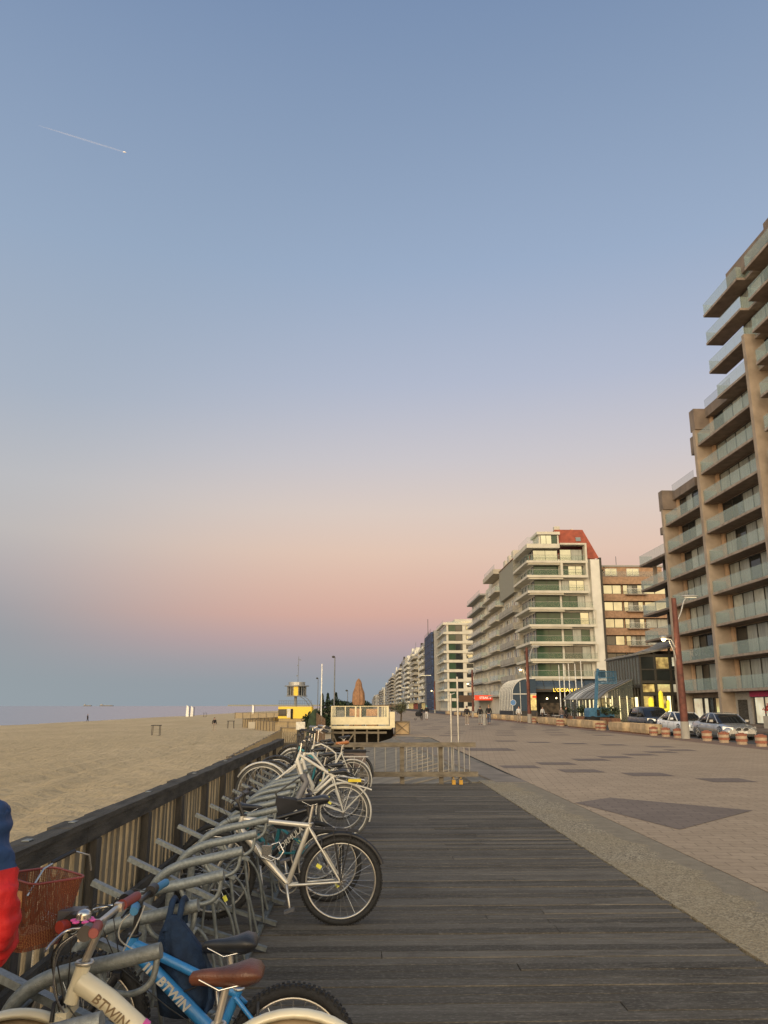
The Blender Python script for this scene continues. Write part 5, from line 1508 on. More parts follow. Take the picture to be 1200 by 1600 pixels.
# the cream building that faces us across a side street
Kb = thing('apartment_building', (38, 293, 0), 'cream building facing us with bands of wide dark windows beyond the side street', 'building')
KY = 283.0
MB().bx(30.2, 46, KY + 0.6, 311, 0.03, 30.0).build('wall', 'render_cream', Kb)
MB().bx(33.5, 46, KY + 3, 305, 30.0, 32.3).build('penthouse', 'render_cream', Kb)
window(Kb, 'y', KY + 2.99, 35.0, 41.0, 30.4, 31.6, 3, 'white_frame', 'window_sky', fw=0.15)
MB().bx(30.2, 36, KY + 0.7, KY + 0.76, 30.02, 31.2).build('balustrade', 'balc_glass', Kb)
for k in range(9):
    z = 1.0 + 3.33 * k
    MB().bx(29.0, 46, KY + 0.2, KY + 0.59, z + 2.35, z + 3.15).bx(29.0, 30.19, KY + 0.6, 310, z + 2.55, z + 3.0).build('band', 'render_cream', Kb)
    window(Kb, 'y', KY + 0.59, 30.9, 35.9, z + 0.0, z + 2.33, 2, 'dark_frame', ['glass_green', 'glass_dark'], fw=0.14)
    window(Kb, 'y', KY + 0.59, 37.2, 39.6, z + 0.5, z + 2.0, 1, 'dark_frame', ['window_sky' if k % 3 else 'glass_dark'], fw=0.18)
    for i in range(4):
        MB().bx(30.13, 30.19, KY + 2 + i * 6.5, KY + 6 + i * 6.5, z, z + 2.3).build('window', 'curtain', Kb)
    MB().bx(29.05, 29.1, KY + 0.7, 310, z + 3.02, z + 4.0).build('balustrade', 'balc_glass', Kb)
# building wrapped in blue scaffolding
Gb = thing('apartment_building', (34, 327, 0), 'building with blank grey gable beside the cream one, its front behind blue scaffold netting', 'building')
MB().bx(28.2, 42, 311.3, 343, 0.03, 30.6).build('wall', 'render_grey', Gb)
Sc = thing('scaffolding', (27.5, 328, 0), 'tall scaffold with blue netting on the front of the grey gabled building', 'scaffolding')
MB().bx(27.1, 28.0, 312, 344, 0.05, 30.0).build('netting', 'scaffold_blue', Sc)
sp_ = MB()
for i in range(9):
    sp_.bx(26.95, 27.03, 311.8 + i * 4, 311.95 + i * 4, 0.05, 31.2)
for k in range(10):
    sp_.bx(26.93, 27.0, 311.8, 344, 3.1 * k + 1, 3.1 * k + 1.12); sp_.bx(27.0, 28.1, 311.75, 311.85, 3.1 * k + 1, 3.1 * k + 1.12)
sp_.tube([(27.1, 326, 30), (27.1, 326, 36.5)], 0.12, 6)
sp_.build('tube_frame', 'black_paint', Sc)

# far facades
rw = random.Random(21)
spec = [(345, 366, 30.5, 'full', 'render_beige'), (366, 392, 30.0, 'full', 'render_white'), (392, 420, 31.5, 'split', 'render_grey'), (420, 455, 29.0, 'full', 'render_cream'),
        (455, 500, 32.5, 'split', 'render_white'), (500, 545, 30.0, 'full', 'render_grey'), (545, 600, 33.0, 'none', 'concrete_grey'), (600, 660, 31.0, 'full', 'render_beige'),
        (660, 740, 31.5, 'split', 'render_white'), (740, 830, 29.5, 'full', 'render_grey'), (830, 940, 27.0, 'full', 'render_white'), (940, 1060, 27.5, 'none', 'render_grey'),
        (1080, 1230, 24.5, 'full', 'render_cream'), (1240, 1420, 25.5, 'split', 'render_grey'), (1440, 1660, 20, 'full', 'render_beige'), (1700, 2000, 24, 'full', 'render_grey'), (2050, 2400, 19, 'none', 'render_beige')]
desc = ['beige building with rounded balconies right behind the blue scaffold', 'white building with stacked bright balconies, second beyond the blue scaffold', 'grey building with a white roof box, third beyond the blue scaffold', 'cream balconied building, fourth beyond the blue scaffold',
        'white building with a tall roof stack, fifth beyond the blue scaffold', 'grey balconied building, sixth beyond the blue scaffold', 'flat fronted concrete building, seventh beyond the blue scaffold', 'beige building, eighth beyond the blue scaffold',
        'white building in the distance, ninth beyond the blue scaffold', 'grey building in the distance, tenth beyond the blue scaffold', 'lower white building, eleventh beyond the blue scaffold', 'lower grey building, twelfth beyond the blue scaffold',
        'distant cream building, fifth from the far end of the row', 'distant grey building, fourth from the far end of the row', 'distant beige building, third from the far end of the row', 'distant grey building, last but one at the far end', 'very distant beige building, last at the far end of the row']
for i, (a, b_, h_, md, wl_) in enumerate(spec):
    nf = 9 if h_ > 26 else 7
    B_ = rowhouse('apartment_building', desc[i], 29.5 + (i % 3) * 0.5, a, b_, nf, 3.4, (h_ - 3.4) / nf, wl_, md, depth=16, bd=1.5 + (i % 2) * 0.8, balmat=rw.choice(['concrete_light', 'render_white', 'concrete_grey', 'render_cream']),
                 glass=i % 3 == 0, bays=3 if i < 8 else 4, detail=False, panes=('glass_dark', 'dark_void', 'curtain', 'shop_pale') if i < 6 else ('glass_dark', 'dark_void', 'curtain'))
    if i % 2 == 0 or i > 4:
        zt = h_ + 0.5
        MB().bx(31 + rw.random() * 2, 37, a + (b_ - a) * 0.15, a + (b_ - a) * 0.5, zt, zt + rw.uniform(1.2, 2.6)).build('penthouse', rw.choice(['white_box', 'render_white', 'soffit']), B_)
    MB().bx(30.5, 31.6, b_ - (b_ - a) * 0.3, b_ - (b_ - a) * 0.2, h_ + 0.5, h_ + rw.uniform(1.5, 4)).build('chimney', rw.choice(['wood_dark', 'render_white']), B_)
    if i % 3 == 1: MB().tube([(31, a + 4, h_), (31, a + 4, h_ + 5)], 0.12, 5).build('antenna', 'grey_pole', B_)
    MB().bx(29.0, 29.4, a + 1, b_ - 1, 0.1, 2.9).build('shop_front', rw.choice(['shop_gold', 'wood_dark', 'brick_brown', 'shop_pale', 'red_tile']) if i < 9 else 'brick_brown', B_)

# ================================================================== STREET FURNITURE
def lamp_post(x, y, h, label, big=True):
    t_ = thing('street_lamp', (x, y, 0), label, 'street lamp', 'tall rust coloured street lamps')
    MB().tube([(x, y, 0.9), (x, y, h)], [0.20, 0.13], 12).build('post', 'rust_steel', t_)
    MB().tube([(x, y, 0.02), (x, y, 0.9)], [0.22, 0.215], 12).build('base', 'concrete_grey', t_)
    a = MB().tube([(x + 0.05, y, h - 1.35), (x + 0.35, y, h - 0.75), (x + 0.55, y, h - 0.15), (x + 0.75, y, h + 0.08)], [0.05, 0.045, 0.04, 0.04], 8).build('arm', 'lamp_grey', t_)
    hd = MB().loft([[Vector((x + 0.7 + u_, y + w_ * math.cos(b_), h + 0.12 + hh * math.sin(b_))) for b_ in [2 * PI * i / 10 for i in range(10)]] for u_, w_, hh in ((-0.25, 0.03, 0.02), (-0.1, 0.13, 0.06), (0.35, 0.17, 0.08), (0.6, 0.14, 0.05), (0.72, 0.03, 0.02))]).build('lamp_head', 'lamp_grey', t_)
    MB().bx(x + 0.62, x + 1.25, y - 0.09, y + 0.09, h + 0.03, h + 0.055).build('lens', 'shop_pale', hd)
    MB().tube([(x - 0.05, y, h * 0.62), (x - 0.35, y, h * 0.70), (x - 0.65, y, h * 0.705)], [0.04, 0.035, 0.03], 8).tube([(x - 0.05, y, h * 0.45), (x - 0.2, y, h * 0.60), (x - 0.45, y, h * 0.69)], [0.03, 0.025, 0.02], 6).build('arm', 'lamp_grey', t_)
    hd = MB().ball((x - 0.75, y, h * 0.715), 0.2, rz=0.1, n=10, m=6).build('lamp_head', 'lamp_grey', t_)
    MB().ball((x - 0.75, y - 0.02, h * 0.70), 0.13, rz=0.10, n=12, m=8).build('bulb', 'lamp_glow', hd)
    ld = bpy.data.lights.new('lamp_light', 'POINT'); ld.energy = 60; ld.color = (1, 0.75, 0.42); ld.shadow_soft_size = 0.15
    lo = bpy.data.objects.new('lamp_light', ld); col.objects.link(lo); lo.location = (x - 0.75 - x, 0, h * 0.70 - 0.2); lo.parent = t_
    return t_
lamp_post(17.1, 42.7, 7.45, 'tall rust coloured street lamp in front of the white and the silver car')
lamp_post(17.1, 82.4, 7.6, 'rust coloured street lamp in front of the cream corner building')
lamp_post(17.2, 124.8, 7.2, 'thin rust coloured street lamp left of the balconied row, near the red restaurant sign')
lamp_post(17.2, 190, 7.4, 'distant street lamp before the cream building that faces us')
for i, (xx, yy) in enumerate(((14.5, 182), (16.0, 300))):
    t_ = thing('street_lamp', (xx, yy, 0), ('nearer' if i == 0 else 'farther') + ' pale street lamp with two flat arms in front of the far balconied row', 'street lamp', 'double armed street lamps')
    MB().tube([(xx, yy, 0.02), (xx, yy, 8.4)], 0.09, 8).build('post', 'grey_pole', t_)
    MB().bx(xx - 1.2, xx - 0.05, yy - 0.12, yy + 0.12, 8.35, 8.5).bx(xx + 0.05, xx + 1.2, yy - 0.12, yy + 0.12, 8.35, 8.5).build('lamp_head', 'shop_pale', t_)

# striped bollards
def bollard(x, y, label, n_=None):
    t_ = thing('bollard', (x, y, 0), label, 'bollard', 'striped round bollards between promenade and street')
    for (z0, z1, r0, r1, mm) in ((0.0, 0.13, 0.22, 0.22, 'boll_cream'), (0.132, 0.24, 0.25, 0.25, 'boll_red'), (0.242, 0.38, 0.24, 0.24, 'boll_cream'), (0.382, 0.47, 0.25, 0.245, 'boll_red'), (0.47, 0.52, 0.16, 0.10, 'boll_red')):
        MB().tube([(x, y, z0 + 0.005), (x, y, z1)], [r0, r1], 16, smooth=False).build('band', mm, t_)
    return t_
bl_ = [(17.25, 34.9, 'striped bollard nearest the right edge of the picture'), (17.25, 36.7, 'striped bollard below the front bumper of the silver car'), (17.25, 38.5, 'striped bollard below the front wheel of the silver car'), (17.25, 40.4, 'striped bollard just right of the tall street lamp'),
       (17.25, 44.1, 'striped bollard just left of the tall street lamp'), (17.25, 45.9, 'striped bollard below the rear of the white car'), (17.25, 47.8, 'striped bollard at the nose of the dark car, beside the planter'),
       (17.25, 57.9, 'right bollard of the pair below the blue lift'), (17.25, 58.9, 'left bollard of the pair below the blue lift'), (17.25, 69.8, 'right bollard of the pair between two round ended planters, left of the flagpoles'), (17.25, 70.8, 'left bollard of the pair between two round ended planters'), (17.25, 81.0, 'bollard right beside the second street lamp')]
for b_ in bl_: bollard(*b_)

# round-ended planters
pt = None
pdesc = ['long round ended planter nearest to the dark car', 'long planter just right of the striped bollard pair below the blue lift', 'long planter left of the bollard pair below the blue lift', 'long planter below the flagpoles', 'planter below the restaurant entrance', 'planter left of the restaurant entrance', 'planter before the second street lamp', 'planter behind the second street lamp']
def planter(y, l, label):
    t_ = thing('planter', (17.75, y, 0), label, 'planter', 'low concrete planters with rounded ends')
    def outline(sh, z):
        pts = []; hw = 0.55 - sh; hl = l / 2 - sh
        for (sx_, sy_, a0) in ((1, 1, 0), (-1, 1, 90), (-1, -1, 180), (1, -1, 270)):
            for i in range(6):
                a = R(a0 + 18 * i)
                pts.append(Vector((17.75 + sx_ * (hw - 0.45) + 0.45 * math.cos(a), y + sy_ * (hl - 0.45) + 0.45 * math.sin(a), z)))
        return pts
    MB().loft([outline(0.04, 0.08), outline(0.0, 0.30), outline(0.03, 0.62), outline(0.12, 0.62), outline(0.14, 0.5)], smooth=False).build('body', 'planter', t_)
    MB().loft([outline(0.10, 0.005), outline(0.10, 0.098)], smooth=False).build('base', 'planter_base', t_)
    return t_
for (yy, l_), d_ in zip(((50.5, 3.6), (55.0, 3.7), (61.9, 3.9), (66.3, 3.8), (73.3, 4.0), (77.6, 3.9), (85.3, 4.1), (89.9, 4.2)), pdesc):
    planter(yy, l_, d_ + ', cream concrete')
far_d = ['first', 'second', 'third', 'fourth', 'fifth', 'sixth', 'seventh', 'eighth']
for i, yy in enumerate((95.5, 101.5, 108, 116, 126, 137, 150, 165)):
    planter(yy, 3.8, 'distant cream planter, ' + far_d[i] + ' beyond the second street lamp')

# five white flagpoles
fd_ = ['leftmost', 'second from left', 'middle', 'second from right', 'rightmost']
for i, (xx, zz) in enumerate(((25.95, 6.9), (26.56, 7.05), (27.24, 7.12), (28.09, 7.12), (28.88, 7.45))):
    zb = 0.0; yy = 105
    if i > 1: yy = 105
    t_ = thing('flagpole', (xx, yy, 0), fd_[i] + ' of the five white flagpoles in front of the corner restaurant', 'flagpole', 'white flagpoles in front of the restaurant')
    s_ = 1.0
    MB().tube([(xx * s_, 105, 0.02), (xx * s_, 105, 1.7 + (zz - 1.7) * s_)], [0.085, 0.05], 8).build('pole', 'flagpole_white', t_)
    MB().cyl((xx * s_, 105, 1.7 + (zz - 1.7) * s_), 0.07, 0.08, 8).build('cap', 'lamp_grey', t_)

# ================================================================== CARS
def car(name, label, xc, yf, L_, W_, H_, body, prof, grille='dark_frame', kind='sedan', plate_c='plate', logo=True):
    """nose towards -y. prof: list of (s along the length 0..1, hood/roof height) with cabin given separately"""
    t_ = thing(name, (xc, yf + L_ / 2, -0.1), label, 'car', 'cars parked along the kerb')
    Y = lambda s_: yf + s_ * L_
    z0 = -0.1
    hw = W_ / 2
    # lower body: rings along the length
    rings = []
    for (s_, zt, wf, zb) in prof['body']:
        w1 = hw * wf
        zb_ = z0 + zb; zt_ = z0 + zt
        rg = [Vector((xc - w1 * 0.93, Y(s_), zb_)), Vector((xc - w1, Y(s_), zb_ + 0.10)), Vector((xc - w1 * 1.0, Y(s_), zb_ + (zt_ - zb_) * 0.55)), Vector((xc - w1 * 0.97, Y(s_), zt_ - 0.10)), Vector((xc - w1 * 0.88, Y(s_), zt_ - 0.015)), Vector((xc - w1 * 0.5, Y(s_), zt_ + 0.02)),
              Vector((xc + w1 * 0.5, Y(s_), zt_ + 0.02)), Vector((xc + w1 * 0.88, Y(s_), zt_ - 0.015)), Vector((xc + w1 * 0.97, Y(s_), zt_ - 0.10)), Vector((xc + w1, Y(s_), zb_ + (zt_ - zb_) * 0.55)), Vector((xc + w1, Y(s_), zb_ + 0.10)), Vector((xc + w1 * 0.93, Y(s_), zb_))]
        rings.append(rg)
    bo = MB().loft(rings).build('body', body, t_)
    # cabin (glass) and roof
    rg2 = []
    for (s_, zt, wb, wt) in prof['cabin']:
        zb_ = z0 + prof['belt'] - 0.03; zt_ = z0 + zt
        rg2.append([Vector((xc - hw * wb, Y(s_), zb_)), Vector((xc - hw * wt, Y(s_), zt_ - 0.03)), Vector((xc - hw * wt * 0.85, Y(s_), zt_)), Vector((xc + hw * wt * 0.85, Y(s_), zt_)), Vector((xc + hw * wt, Y(s_), zt_ - 0.03)), Vector((xc + hw * wb, Y(s_), zb_))])
    MB().loft(rg2).build('windows', 'car_glass', t_)
    rr = MB(); top = [q for q in prof['cabin'] if q[1] > H_ - 0.10]
    rr.loft([[Vector((xc - hw * wt * 1.01, Y(s_), z0 + zt - 0.05)), Vector((xc - hw * wt * 0.86, Y(s_), z0 + zt + 0.012)), Vector((xc + hw * wt * 0.86, Y(s_), z0 + zt + 0.012)), Vector((xc + hw * wt * 1.01, Y(s_), z0 + zt - 0.05))] for (s_, zt, wb, wt) in top])
    # pillars
    cab = prof['cabin']
    for sgn in (-1, 1):
        for (i0, i1) in ((0, prof['wsi']), (prof['rwi'], len(cab) - 1)):
            a = cab[i0]; b_ = cab[i1]
            pa = Vector((xc + sgn * hw * a[2] * 1.0, Y(a[0]), z0 + prof['belt'] - 0.02 if a[1] < prof['belt'] + 0.1 else z0 + a[1] - 0.03)); pb = Vector((xc + sgn * hw * b_[3], Y(b_[0]), z0 + b_[1] - 0.03))
            if i0: pa = Vector((xc + sgn * hw * a[3], Y(a[0]), z0 + a[1] - 0.03)); pb = Vector((xc + sgn * hw * b_[2], Y(b_[0]), z0 + prof['belt'] - 0.02))
            rr.tube([pa, pb], 0.035, 6)
        sb = prof['bpil']
        zt = prof['roofz']
        rr.tube([(xc + sgn * hw * 0.965, Y(sb), z0 + prof['belt'] - 0.02), (xc + sgn * hw * cab[prof['wsi']][3] * 1.0, Y(sb + 0.01), z0 + zt - 0.04)], 0.025, 6)
    rr.build('roof', body, t_)
    # wheels with arches
    for s_ in prof['wheels']:
        for sgn in (-1, 1):
            c = Vector((xc + sgn * (hw - 0.10), Y(s_), z0 + prof['wr']))
            MB().ring(c + Vector((sgn * 0.05, 0, 0)), prof['wr'] + 0.045, 0.05, 'x', 24, 6, a0=R(-10), a1=R(190)).build('wheel_arch', 'black_plastic', t_)
            wo = MB().tube([c - Vector((0.11, 0, 0)), c + Vector((0.11, 0, 0))], prof['wr'] * 0.72, 24, smooth=False).build('wheel', 'dark_void', t_)
            MB().ring(c, prof['wr'] * 0.83, prof['wr'] * 0.18, 'x', 28, 8, flat=1.9).build('tyre', 'rubber', wo)
            rm = MB().ring(c + Vector((sgn * 0.105, 0, 0)), prof['wr'] * 0.66, 0.02, 'x', 28, 6)
            for k in range(5):
                a = 2 * PI * k / 5
                for da in (-0.13, 0.13):
                    rm.tube([c + Vector((sgn * 0.115, 0.04 * math.cos(a), 0.04 * math.sin(a))), c + Vector((sgn * 0.108, prof['wr'] * 0.66 * math.cos(a + da), prof['wr'] * 0.66 * math.sin(a + da)))], 0.014, 4)
            rm.build('rim', 'alu' if prof.get('rim', 1) else 'black_paint', wo)
    yn = yf
    zn = z0 + prof['nose']
    for sgn in (-1, 1):
        h_ = MB().loft([[Vector((xc + sgn * hw * 0.93, yn + 0.36, zn + 0.05)), Vector((xc + sgn * hw * 0.95, yn + 0.34, zn - 0.08)), Vector((xc + sgn * hw * 0.55, yn + 0.03, zn - 0.12)), Vector((xc + sgn * hw * 0.52, yn + 0.03, zn + 0.0))],
                        [Vector((xc + sgn * hw * 1.0, yn + 0.33, zn + 0.06)), Vector((xc + sgn * hw * 1.0, yn + 0.31, zn - 0.09)), Vector((xc + sgn * hw * 0.57, yn - 0.035, zn - 0.13)), Vector((xc + sgn * hw * 0.54, yn - 0.035, zn + 0.01))]], smooth=False)
        h_.build('headlight', 'headlamp', t_)
        MB().obox((xc + sgn * (hw + 0.08), Y(prof['mir']), z0 + prof['belt'] + 0.08), (0.09, 0, 0), (0, 0.06, 0), (0, 0, 0.06)).build('mirror', body, t_)
        # door lines and handles
        dl = MB()
        for ss in prof['doors']:
            dl.bx(xc + sgn * (hw + 0.001), xc + sgn * (hw + 0.004), Y(ss) - 0.008, Y(ss) + 0.008, z0 + 0.34, z0 + prof['belt'] - 0.13)
        dl.build('door_gap', 'black_plastic', bo)
        for ss in prof['handles']:
            MB().bx(xc + sgn * (hw + 0.0), xc + sgn * (hw + 0.02), Y(ss), Y(ss) + 0.18, z0 + prof['belt'] - 0.17, z0 + prof['belt'] - 0.145).build('door_handle', 'chrome', bo)
    if kind == 'sedan':
        for sgn in (-1, 1):
            MB().loft([[Vector((xc + sgn * (0.20 + 0.15 * math.cos(b_)), yn - d_, zn - 0.08 + 0.085 * math.sin(b_))) for b_ in [2 * PI * i / 12 for i in range(12)]] for d_ in (-0.05, 0.035)], smooth=False).build('grille', 'dark_frame', t_)
            MB().tube([Vector((xc + sgn * (0.20 + 0.155 * math.cos(b_)), yn - 0.035, zn - 0.08 + 0.09 * math.sin(b_))) for b_ in [2 * PI * i / 12 for i in range(12)]], 0.012, 5, closed=True).build('grille_ring', 'chrome', t_)
    else:
        MB().prism([(xc - 0.36, yn - 0.03, zn + 0.01), (xc + 0.36, yn - 0.03, zn + 0.01), (xc + 0.44, yn - 0.03, zn - 0.17), (xc - 0.44, yn - 0.03, zn - 0.17)], (0, 0.08, 0)).build('grille', 'dark_frame', t_)
        MB().ring((xc, yn - 0.045, zn - 0.08), 0.065, 0.010, 'y', 20, 6).tube([(xc, yn - 0.045, zn - 0.08), (xc, yn - 0.045, zn - 0.015)], 0.008, 5).tube([(xc, yn - 0.045, zn - 0.08), (xc - 0.055, yn - 0.045, zn - 0.115)], 0.008, 5).tube([(xc, yn - 0.045, zn - 0.08), (xc + 0.055, yn - 0.045, zn - 0.115)], 0.008, 5).build('emblem', 'chrome', t_)
    MB().bx(xc - hw * 0.72, xc + hw * 0.72, yn - 0.03, yn + 0.06, z0 + 0.22, z0 + 0.34).build('air_intake', 'dark_frame', t_)
    MB().bx(xc - 0.26, xc + 0.26, yn - 0.055, yn - 0.035, z0 + 0.37, z0 + 0.48).build('number_plate', plate_c, t_)
    return t_
sedan = dict(body=[(0.0, 0.60, 0.78, 0.24), (0.02, 0.66, 0.90, 0.20), (0.07, 0.72, 0.98, 0.18), (0.16, 0.80, 1.0, 0.18), (0.28, 0.88, 1.0, 0.18), (0.50, 0.93, 1.0, 0.18), (0.75, 0.96, 1.0, 0.18), (0.90, 0.97, 0.99, 0.20), (0.97, 0.93, 0.95, 0.24), (1.0, 0.80, 0.84, 0.30)],
             belt=0.92, cabin=[(0.25, 0.90, 0.86, 0.80), (0.33, 1.20, 0.93, 0.76), (0.40, 1.38, 0.95, 0.72), (0.55, 1.43, 0.96, 0.71), (0.68, 1.38, 0.95, 0.70), (0.77, 1.20, 0.92, 0.72), (0.87, 0.97, 0.82, 0.78)], wsi=2, rwi=4, bpil=0.52, roofz=1.42,
             wheels=(0.175, 0.785), wr=0.32, nose=0.66, mir=0.33, doors=(0.31, 0.53, 0.72), handles=(0.45, 0.64))
wagon = dict(body=[(0.0, 0.60, 0.76, 0.22), (0.02, 0.68, 0.90, 0.18), (0.07, 0.76, 0.98, 0.17), (0.16, 0.83, 1.0, 0.17), (0.28, 0.90, 1.0, 0.17), (0.50, 0.95, 1.0, 0.17), (0.75, 1.0, 1.0, 0.17), (0.92, 1.02, 0.98, 0.20), (0.98, 0.98, 0.93, 0.24), (1.0, 0.85, 0.82, 0.30)],
             belt=0.95, cabin=[(0.25, 0.93, 0.86, 0.80), (0.33, 1.22, 0.93, 0.76), (0.41, 1.40, 0.95, 0.72), (0.56, 1.44, 0.96, 0.70), (0.72, 1.40, 0.95, 0.68), (0.86, 1.26, 0.91, 0.68), (0.96, 1.02, 0.80, 0.74)], wsi=2, rwi=4, bpil=0.52, roofz=1.42,
             wheels=(0.18, 0.79), wr=0.33, nose=0.68, mir=0.33, doors=(0.31, 0.53, 0.71), handles=(0.45, 0.63))
suv = dict(body=[(0.0, 0.80, 0.80, 0.30), (0.02, 0.92, 0.92, 0.26), (0.06, 1.0, 0.99, 0.25), (0.16, 1.05, 1.0, 0.25), (0.27, 1.09, 1.0, 0.25), (0.50, 1.10, 1.0, 0.25), (0.80, 1.13, 1.0, 0.25), (0.95, 1.13, 0.97, 0.30), (1.0, 0.98, 0.90, 0.36)],
           belt=1.10, cabin=[(0.25, 1.08, 0.88, 0.82), (0.31, 1.40, 0.94, 0.78), (0.38, 1.66, 0.95, 0.75), (0.55, 1.74, 0.96, 0.74), (0.80, 1.72, 0.95, 0.73), (0.90, 1.60, 0.92, 0.74), (0.97, 1.15, 0.86, 0.78)], wsi=2, rwi=5, bpil=0.52, roofz=1.72,
           wheels=(0.18, 0.79), wr=0.38, nose=0.92, mir=0.32, doors=(0.30, 0.53, 0.74), handles=(0.45, 0.65), rim=0)
car('parked_car', 'silver four door saloon parked nearest, with twin oval grilles', 20.4, 43.2, 4.6, 1.84, 1.43, 'car_silver', sedan, kind='sedan', plate_c='white_frame')
car('parked_car', 'white car with sloping tail parked behind the silver one', 20.4, 48.9, 4.7, 1.84, 1.44, 'car_white', wagon, kind='wagon')
car('parked_car', 'dark off-road car parked farthest, left of the white car', 20.5, 54.8, 4.75, 1.95, 1.74, 'car_dark', suv, kind='suv', plate_c='white_frame')

# ================================================================== BLUE LIFT
lf = thing('boom_lift', (25.4, 88, -0.1), 'blue boom lift with a raised cage, parked before the restaurant veranda', 'boom lift')
bx_, by_ = 24.6, 83.5
b_ = MB().bx(bx_ - 1.3, bx_ + 1.3, by_ - 0.9, by_ + 0.9, 0.62, 1.25)
b_.prism([(bx_ - 1.3, by_ - 0.9, 1.25), (bx_ + 1.0, by_ - 0.9, 1.25), (bx_ + 0.8, by_ - 0.9, 1.55), (bx_ - 1.2, by_ - 0.9, 1.5)], (0, 1.8, 0))
b_.build('turret', 'lift_blue', lf)
MB().bx(bx_ - 0.5, bx_ - 0.2, by_ - 0.93, by_ - 0.905, 0.7, 1.3).bx(bx_ + 0.3, bx_ + 0.7, by_ - 0.93, by_ - 0.905, 0.8, 1.15).build('vent', 'black_plastic', lf)
MB().bx(bx_ - 1.2, bx_ + 1.2, by_ - 0.8, by_ + 0.8, 0.28, 0.6).build('chassis', 'dark_frame', lf)
for sx_ in (-0.95, 0.95):
    for sy_ in (-0.95, 0.95):
        MB().tube([(bx_ + sx_, by_ + sy_ - 0.12, 0.30), (bx_ + sx_, by_ + sy_ + 0.12, 0.30)], 0.40, 18, smooth=False).build('wheel', 'rubber', lf)
MB().beam((bx_ - 0.35, by_, 1.45), (bx_ - 0.05, by_, 4.2), 0.30, 0.30, up=(0, 1, 0)).beam((bx_ - 0.10, by_ + 0.02, 4.2), (bx_ + 0.15, by_, 5.5), 0.22, 0.22, up=(0, 1, 0)).build('boom', 'lift_blue', lf)
cg_ = MB()
x0, x1, y0_, y1_ = bx_ - 0.05, bx_ + 1.9, by_ - 0.45, by_ + 0.45
cg_.bx(x0, x1, y0_, y1_, 3.95, 4.05)
for (xx, yy) in ((x0, y0_), (x1, y0_), (x0, y1_), (x1, y1_), ((x0 + x1) / 2, y0_)):
    cg_.tube([(xx, yy, 4.0), (xx, yy, 5.2)], 0.035, 6)
for zz in (4.55, 5.2): cg_.tube([(x0, y0_, zz), (x1, y0_, zz), (x1, y1_, zz), (x0, y1_, zz)], 0.035, 6, closed=True)
cg_.build('cage', 'lift_blue', lf)
MB().bx(x0 + 0.05, x1 - 0.05, y0_ - 0.01, y0_ + 0.01, 4.06, 5.15).build('cage_mesh', 'lift_mesh', lf)
MB().bx(x0 + 0.3, x0 + 0.9, by_ - 0.3, by_ + 0.3, 4.6, 5.35).build('control_box', 'black_plastic', lf)

# road sign by the winter garden
sg_ = thing('road_sign', (22.9, 122, 0), 'round blue road sign on a thin post left of the ribbed winter garden', 'road sign')
MB().tube([(22.9, 122, 0.03), (22.9, 122, 3.4)], 0.05, 8).build('post', 'grey_pole', sg_)
MB().tube([(22.9, 121.9, 2.2), (22.9, 121.94, 2.2)], 0.42, 18, smooth=False).build('disc', 'sign_blue', sg_)
MB().ring((22.9, 121.89, 2.2), 0.42, 0.035, 'y', 18, 5).build('disc_edge', 'white_frame', sg_)
# potted plants before the veranda
for i, (xx, yy, nm) in enumerate(((24.6, 78.5, 'dark clipped shrub in a red brown pot, right of the blue lift'), (24.5, 81.0, 'dark shrub in a low pot just right of the blue lift'), (24.7, 91.0, 'leafy shrub left of the blue lift'), (24.5, 96.0, 'tall leafy shrub before the left half of the veranda'))):
    p = thing('potted_shrub', (xx, yy, -0.1), nm, 'plant', 'shrubs before the veranda')
    MB().bx(xx - 0.45, xx + 0.45, yy - 0.45, yy + 0.45, -0.1, 0.55).build('pot', 'planter_base', p)
    lb = MB(); rq = random.Random(i)
    for _ in range(300):
        c = Vector((xx + rq.gauss(0, .32), yy + rq.gauss(0, .32), 0.95 + abs(rq.gauss(0, .38))))
        d = Vector((rq.gauss(0, 1), rq.gauss(0, 1), rq.gauss(0, 1))).normalized() * 0.13; e = perp(d)[0] * 0.07
        lb.poly([c - d, c + e, c + d, c - e])
    lb.build('foliage', 'leaf_mid', p, fix=False)

# ================================================================== TERRACE, PLANTER, BEACH
TY = 48.5
te = thing('beach_terrace', (0, 51, 0), 'raised cream timber terrace with glass wind screens on grey stilts beyond the railing', 'terrace')
MB().bx(-1.85, 1.75, TY, TY + 7, 0.36, 0.50).build('floor', 'terr_cream', te)
MB().bx(-1.82, 1.62, TY - 0.05, TY + 0.0, 0.62, 1.06).bx(-1.84, -1.78, TY + 0.02, TY + 7, 0.5, 1.06).build('skirt', 'terr_cream', te)
MB().bx(-1.9, 1.8, TY - 0.08, TY - 0.051, 0.40, 0.55).build('edge_board', 'terr_cream', te)
fr = MB()
for xx, w_ in ((-1.82, .08), (-1.0, .06), (-0.4, .09), (-0.12, .09), (0.95, .06), (1.2, .05), (1.32, .05), (1.50, .12)):
    fr.bx(xx, xx + w_, TY - 0.04, TY + 0.02, 1.06, 1.68)
fr.bx(-1.82, 1.62, TY - 0.045, TY + 0.03, 1.66, 1.70)
for k in range(5): fr.bx(-1.82, -1.76, TY + 1.4 * k + 1.3, TY + 1.4 * k + 1.38, 1.06, 1.7); fr.bx(1.55, 1.61, TY + 1.4 * k + 1.3, TY + 1.4 * k + 1.38, 0.5, 1.7)
fr.build('screen_frame', 'terr_cream', te)
MB().bx(-1.74, 1.5, TY - 0.012, TY + 0.0, 1.07, 1.65).bx(-1.80, -1.79, TY + 0.1, TY + 7, 1.07, 1.68).build('screen_glass', 'clear_glass', te)
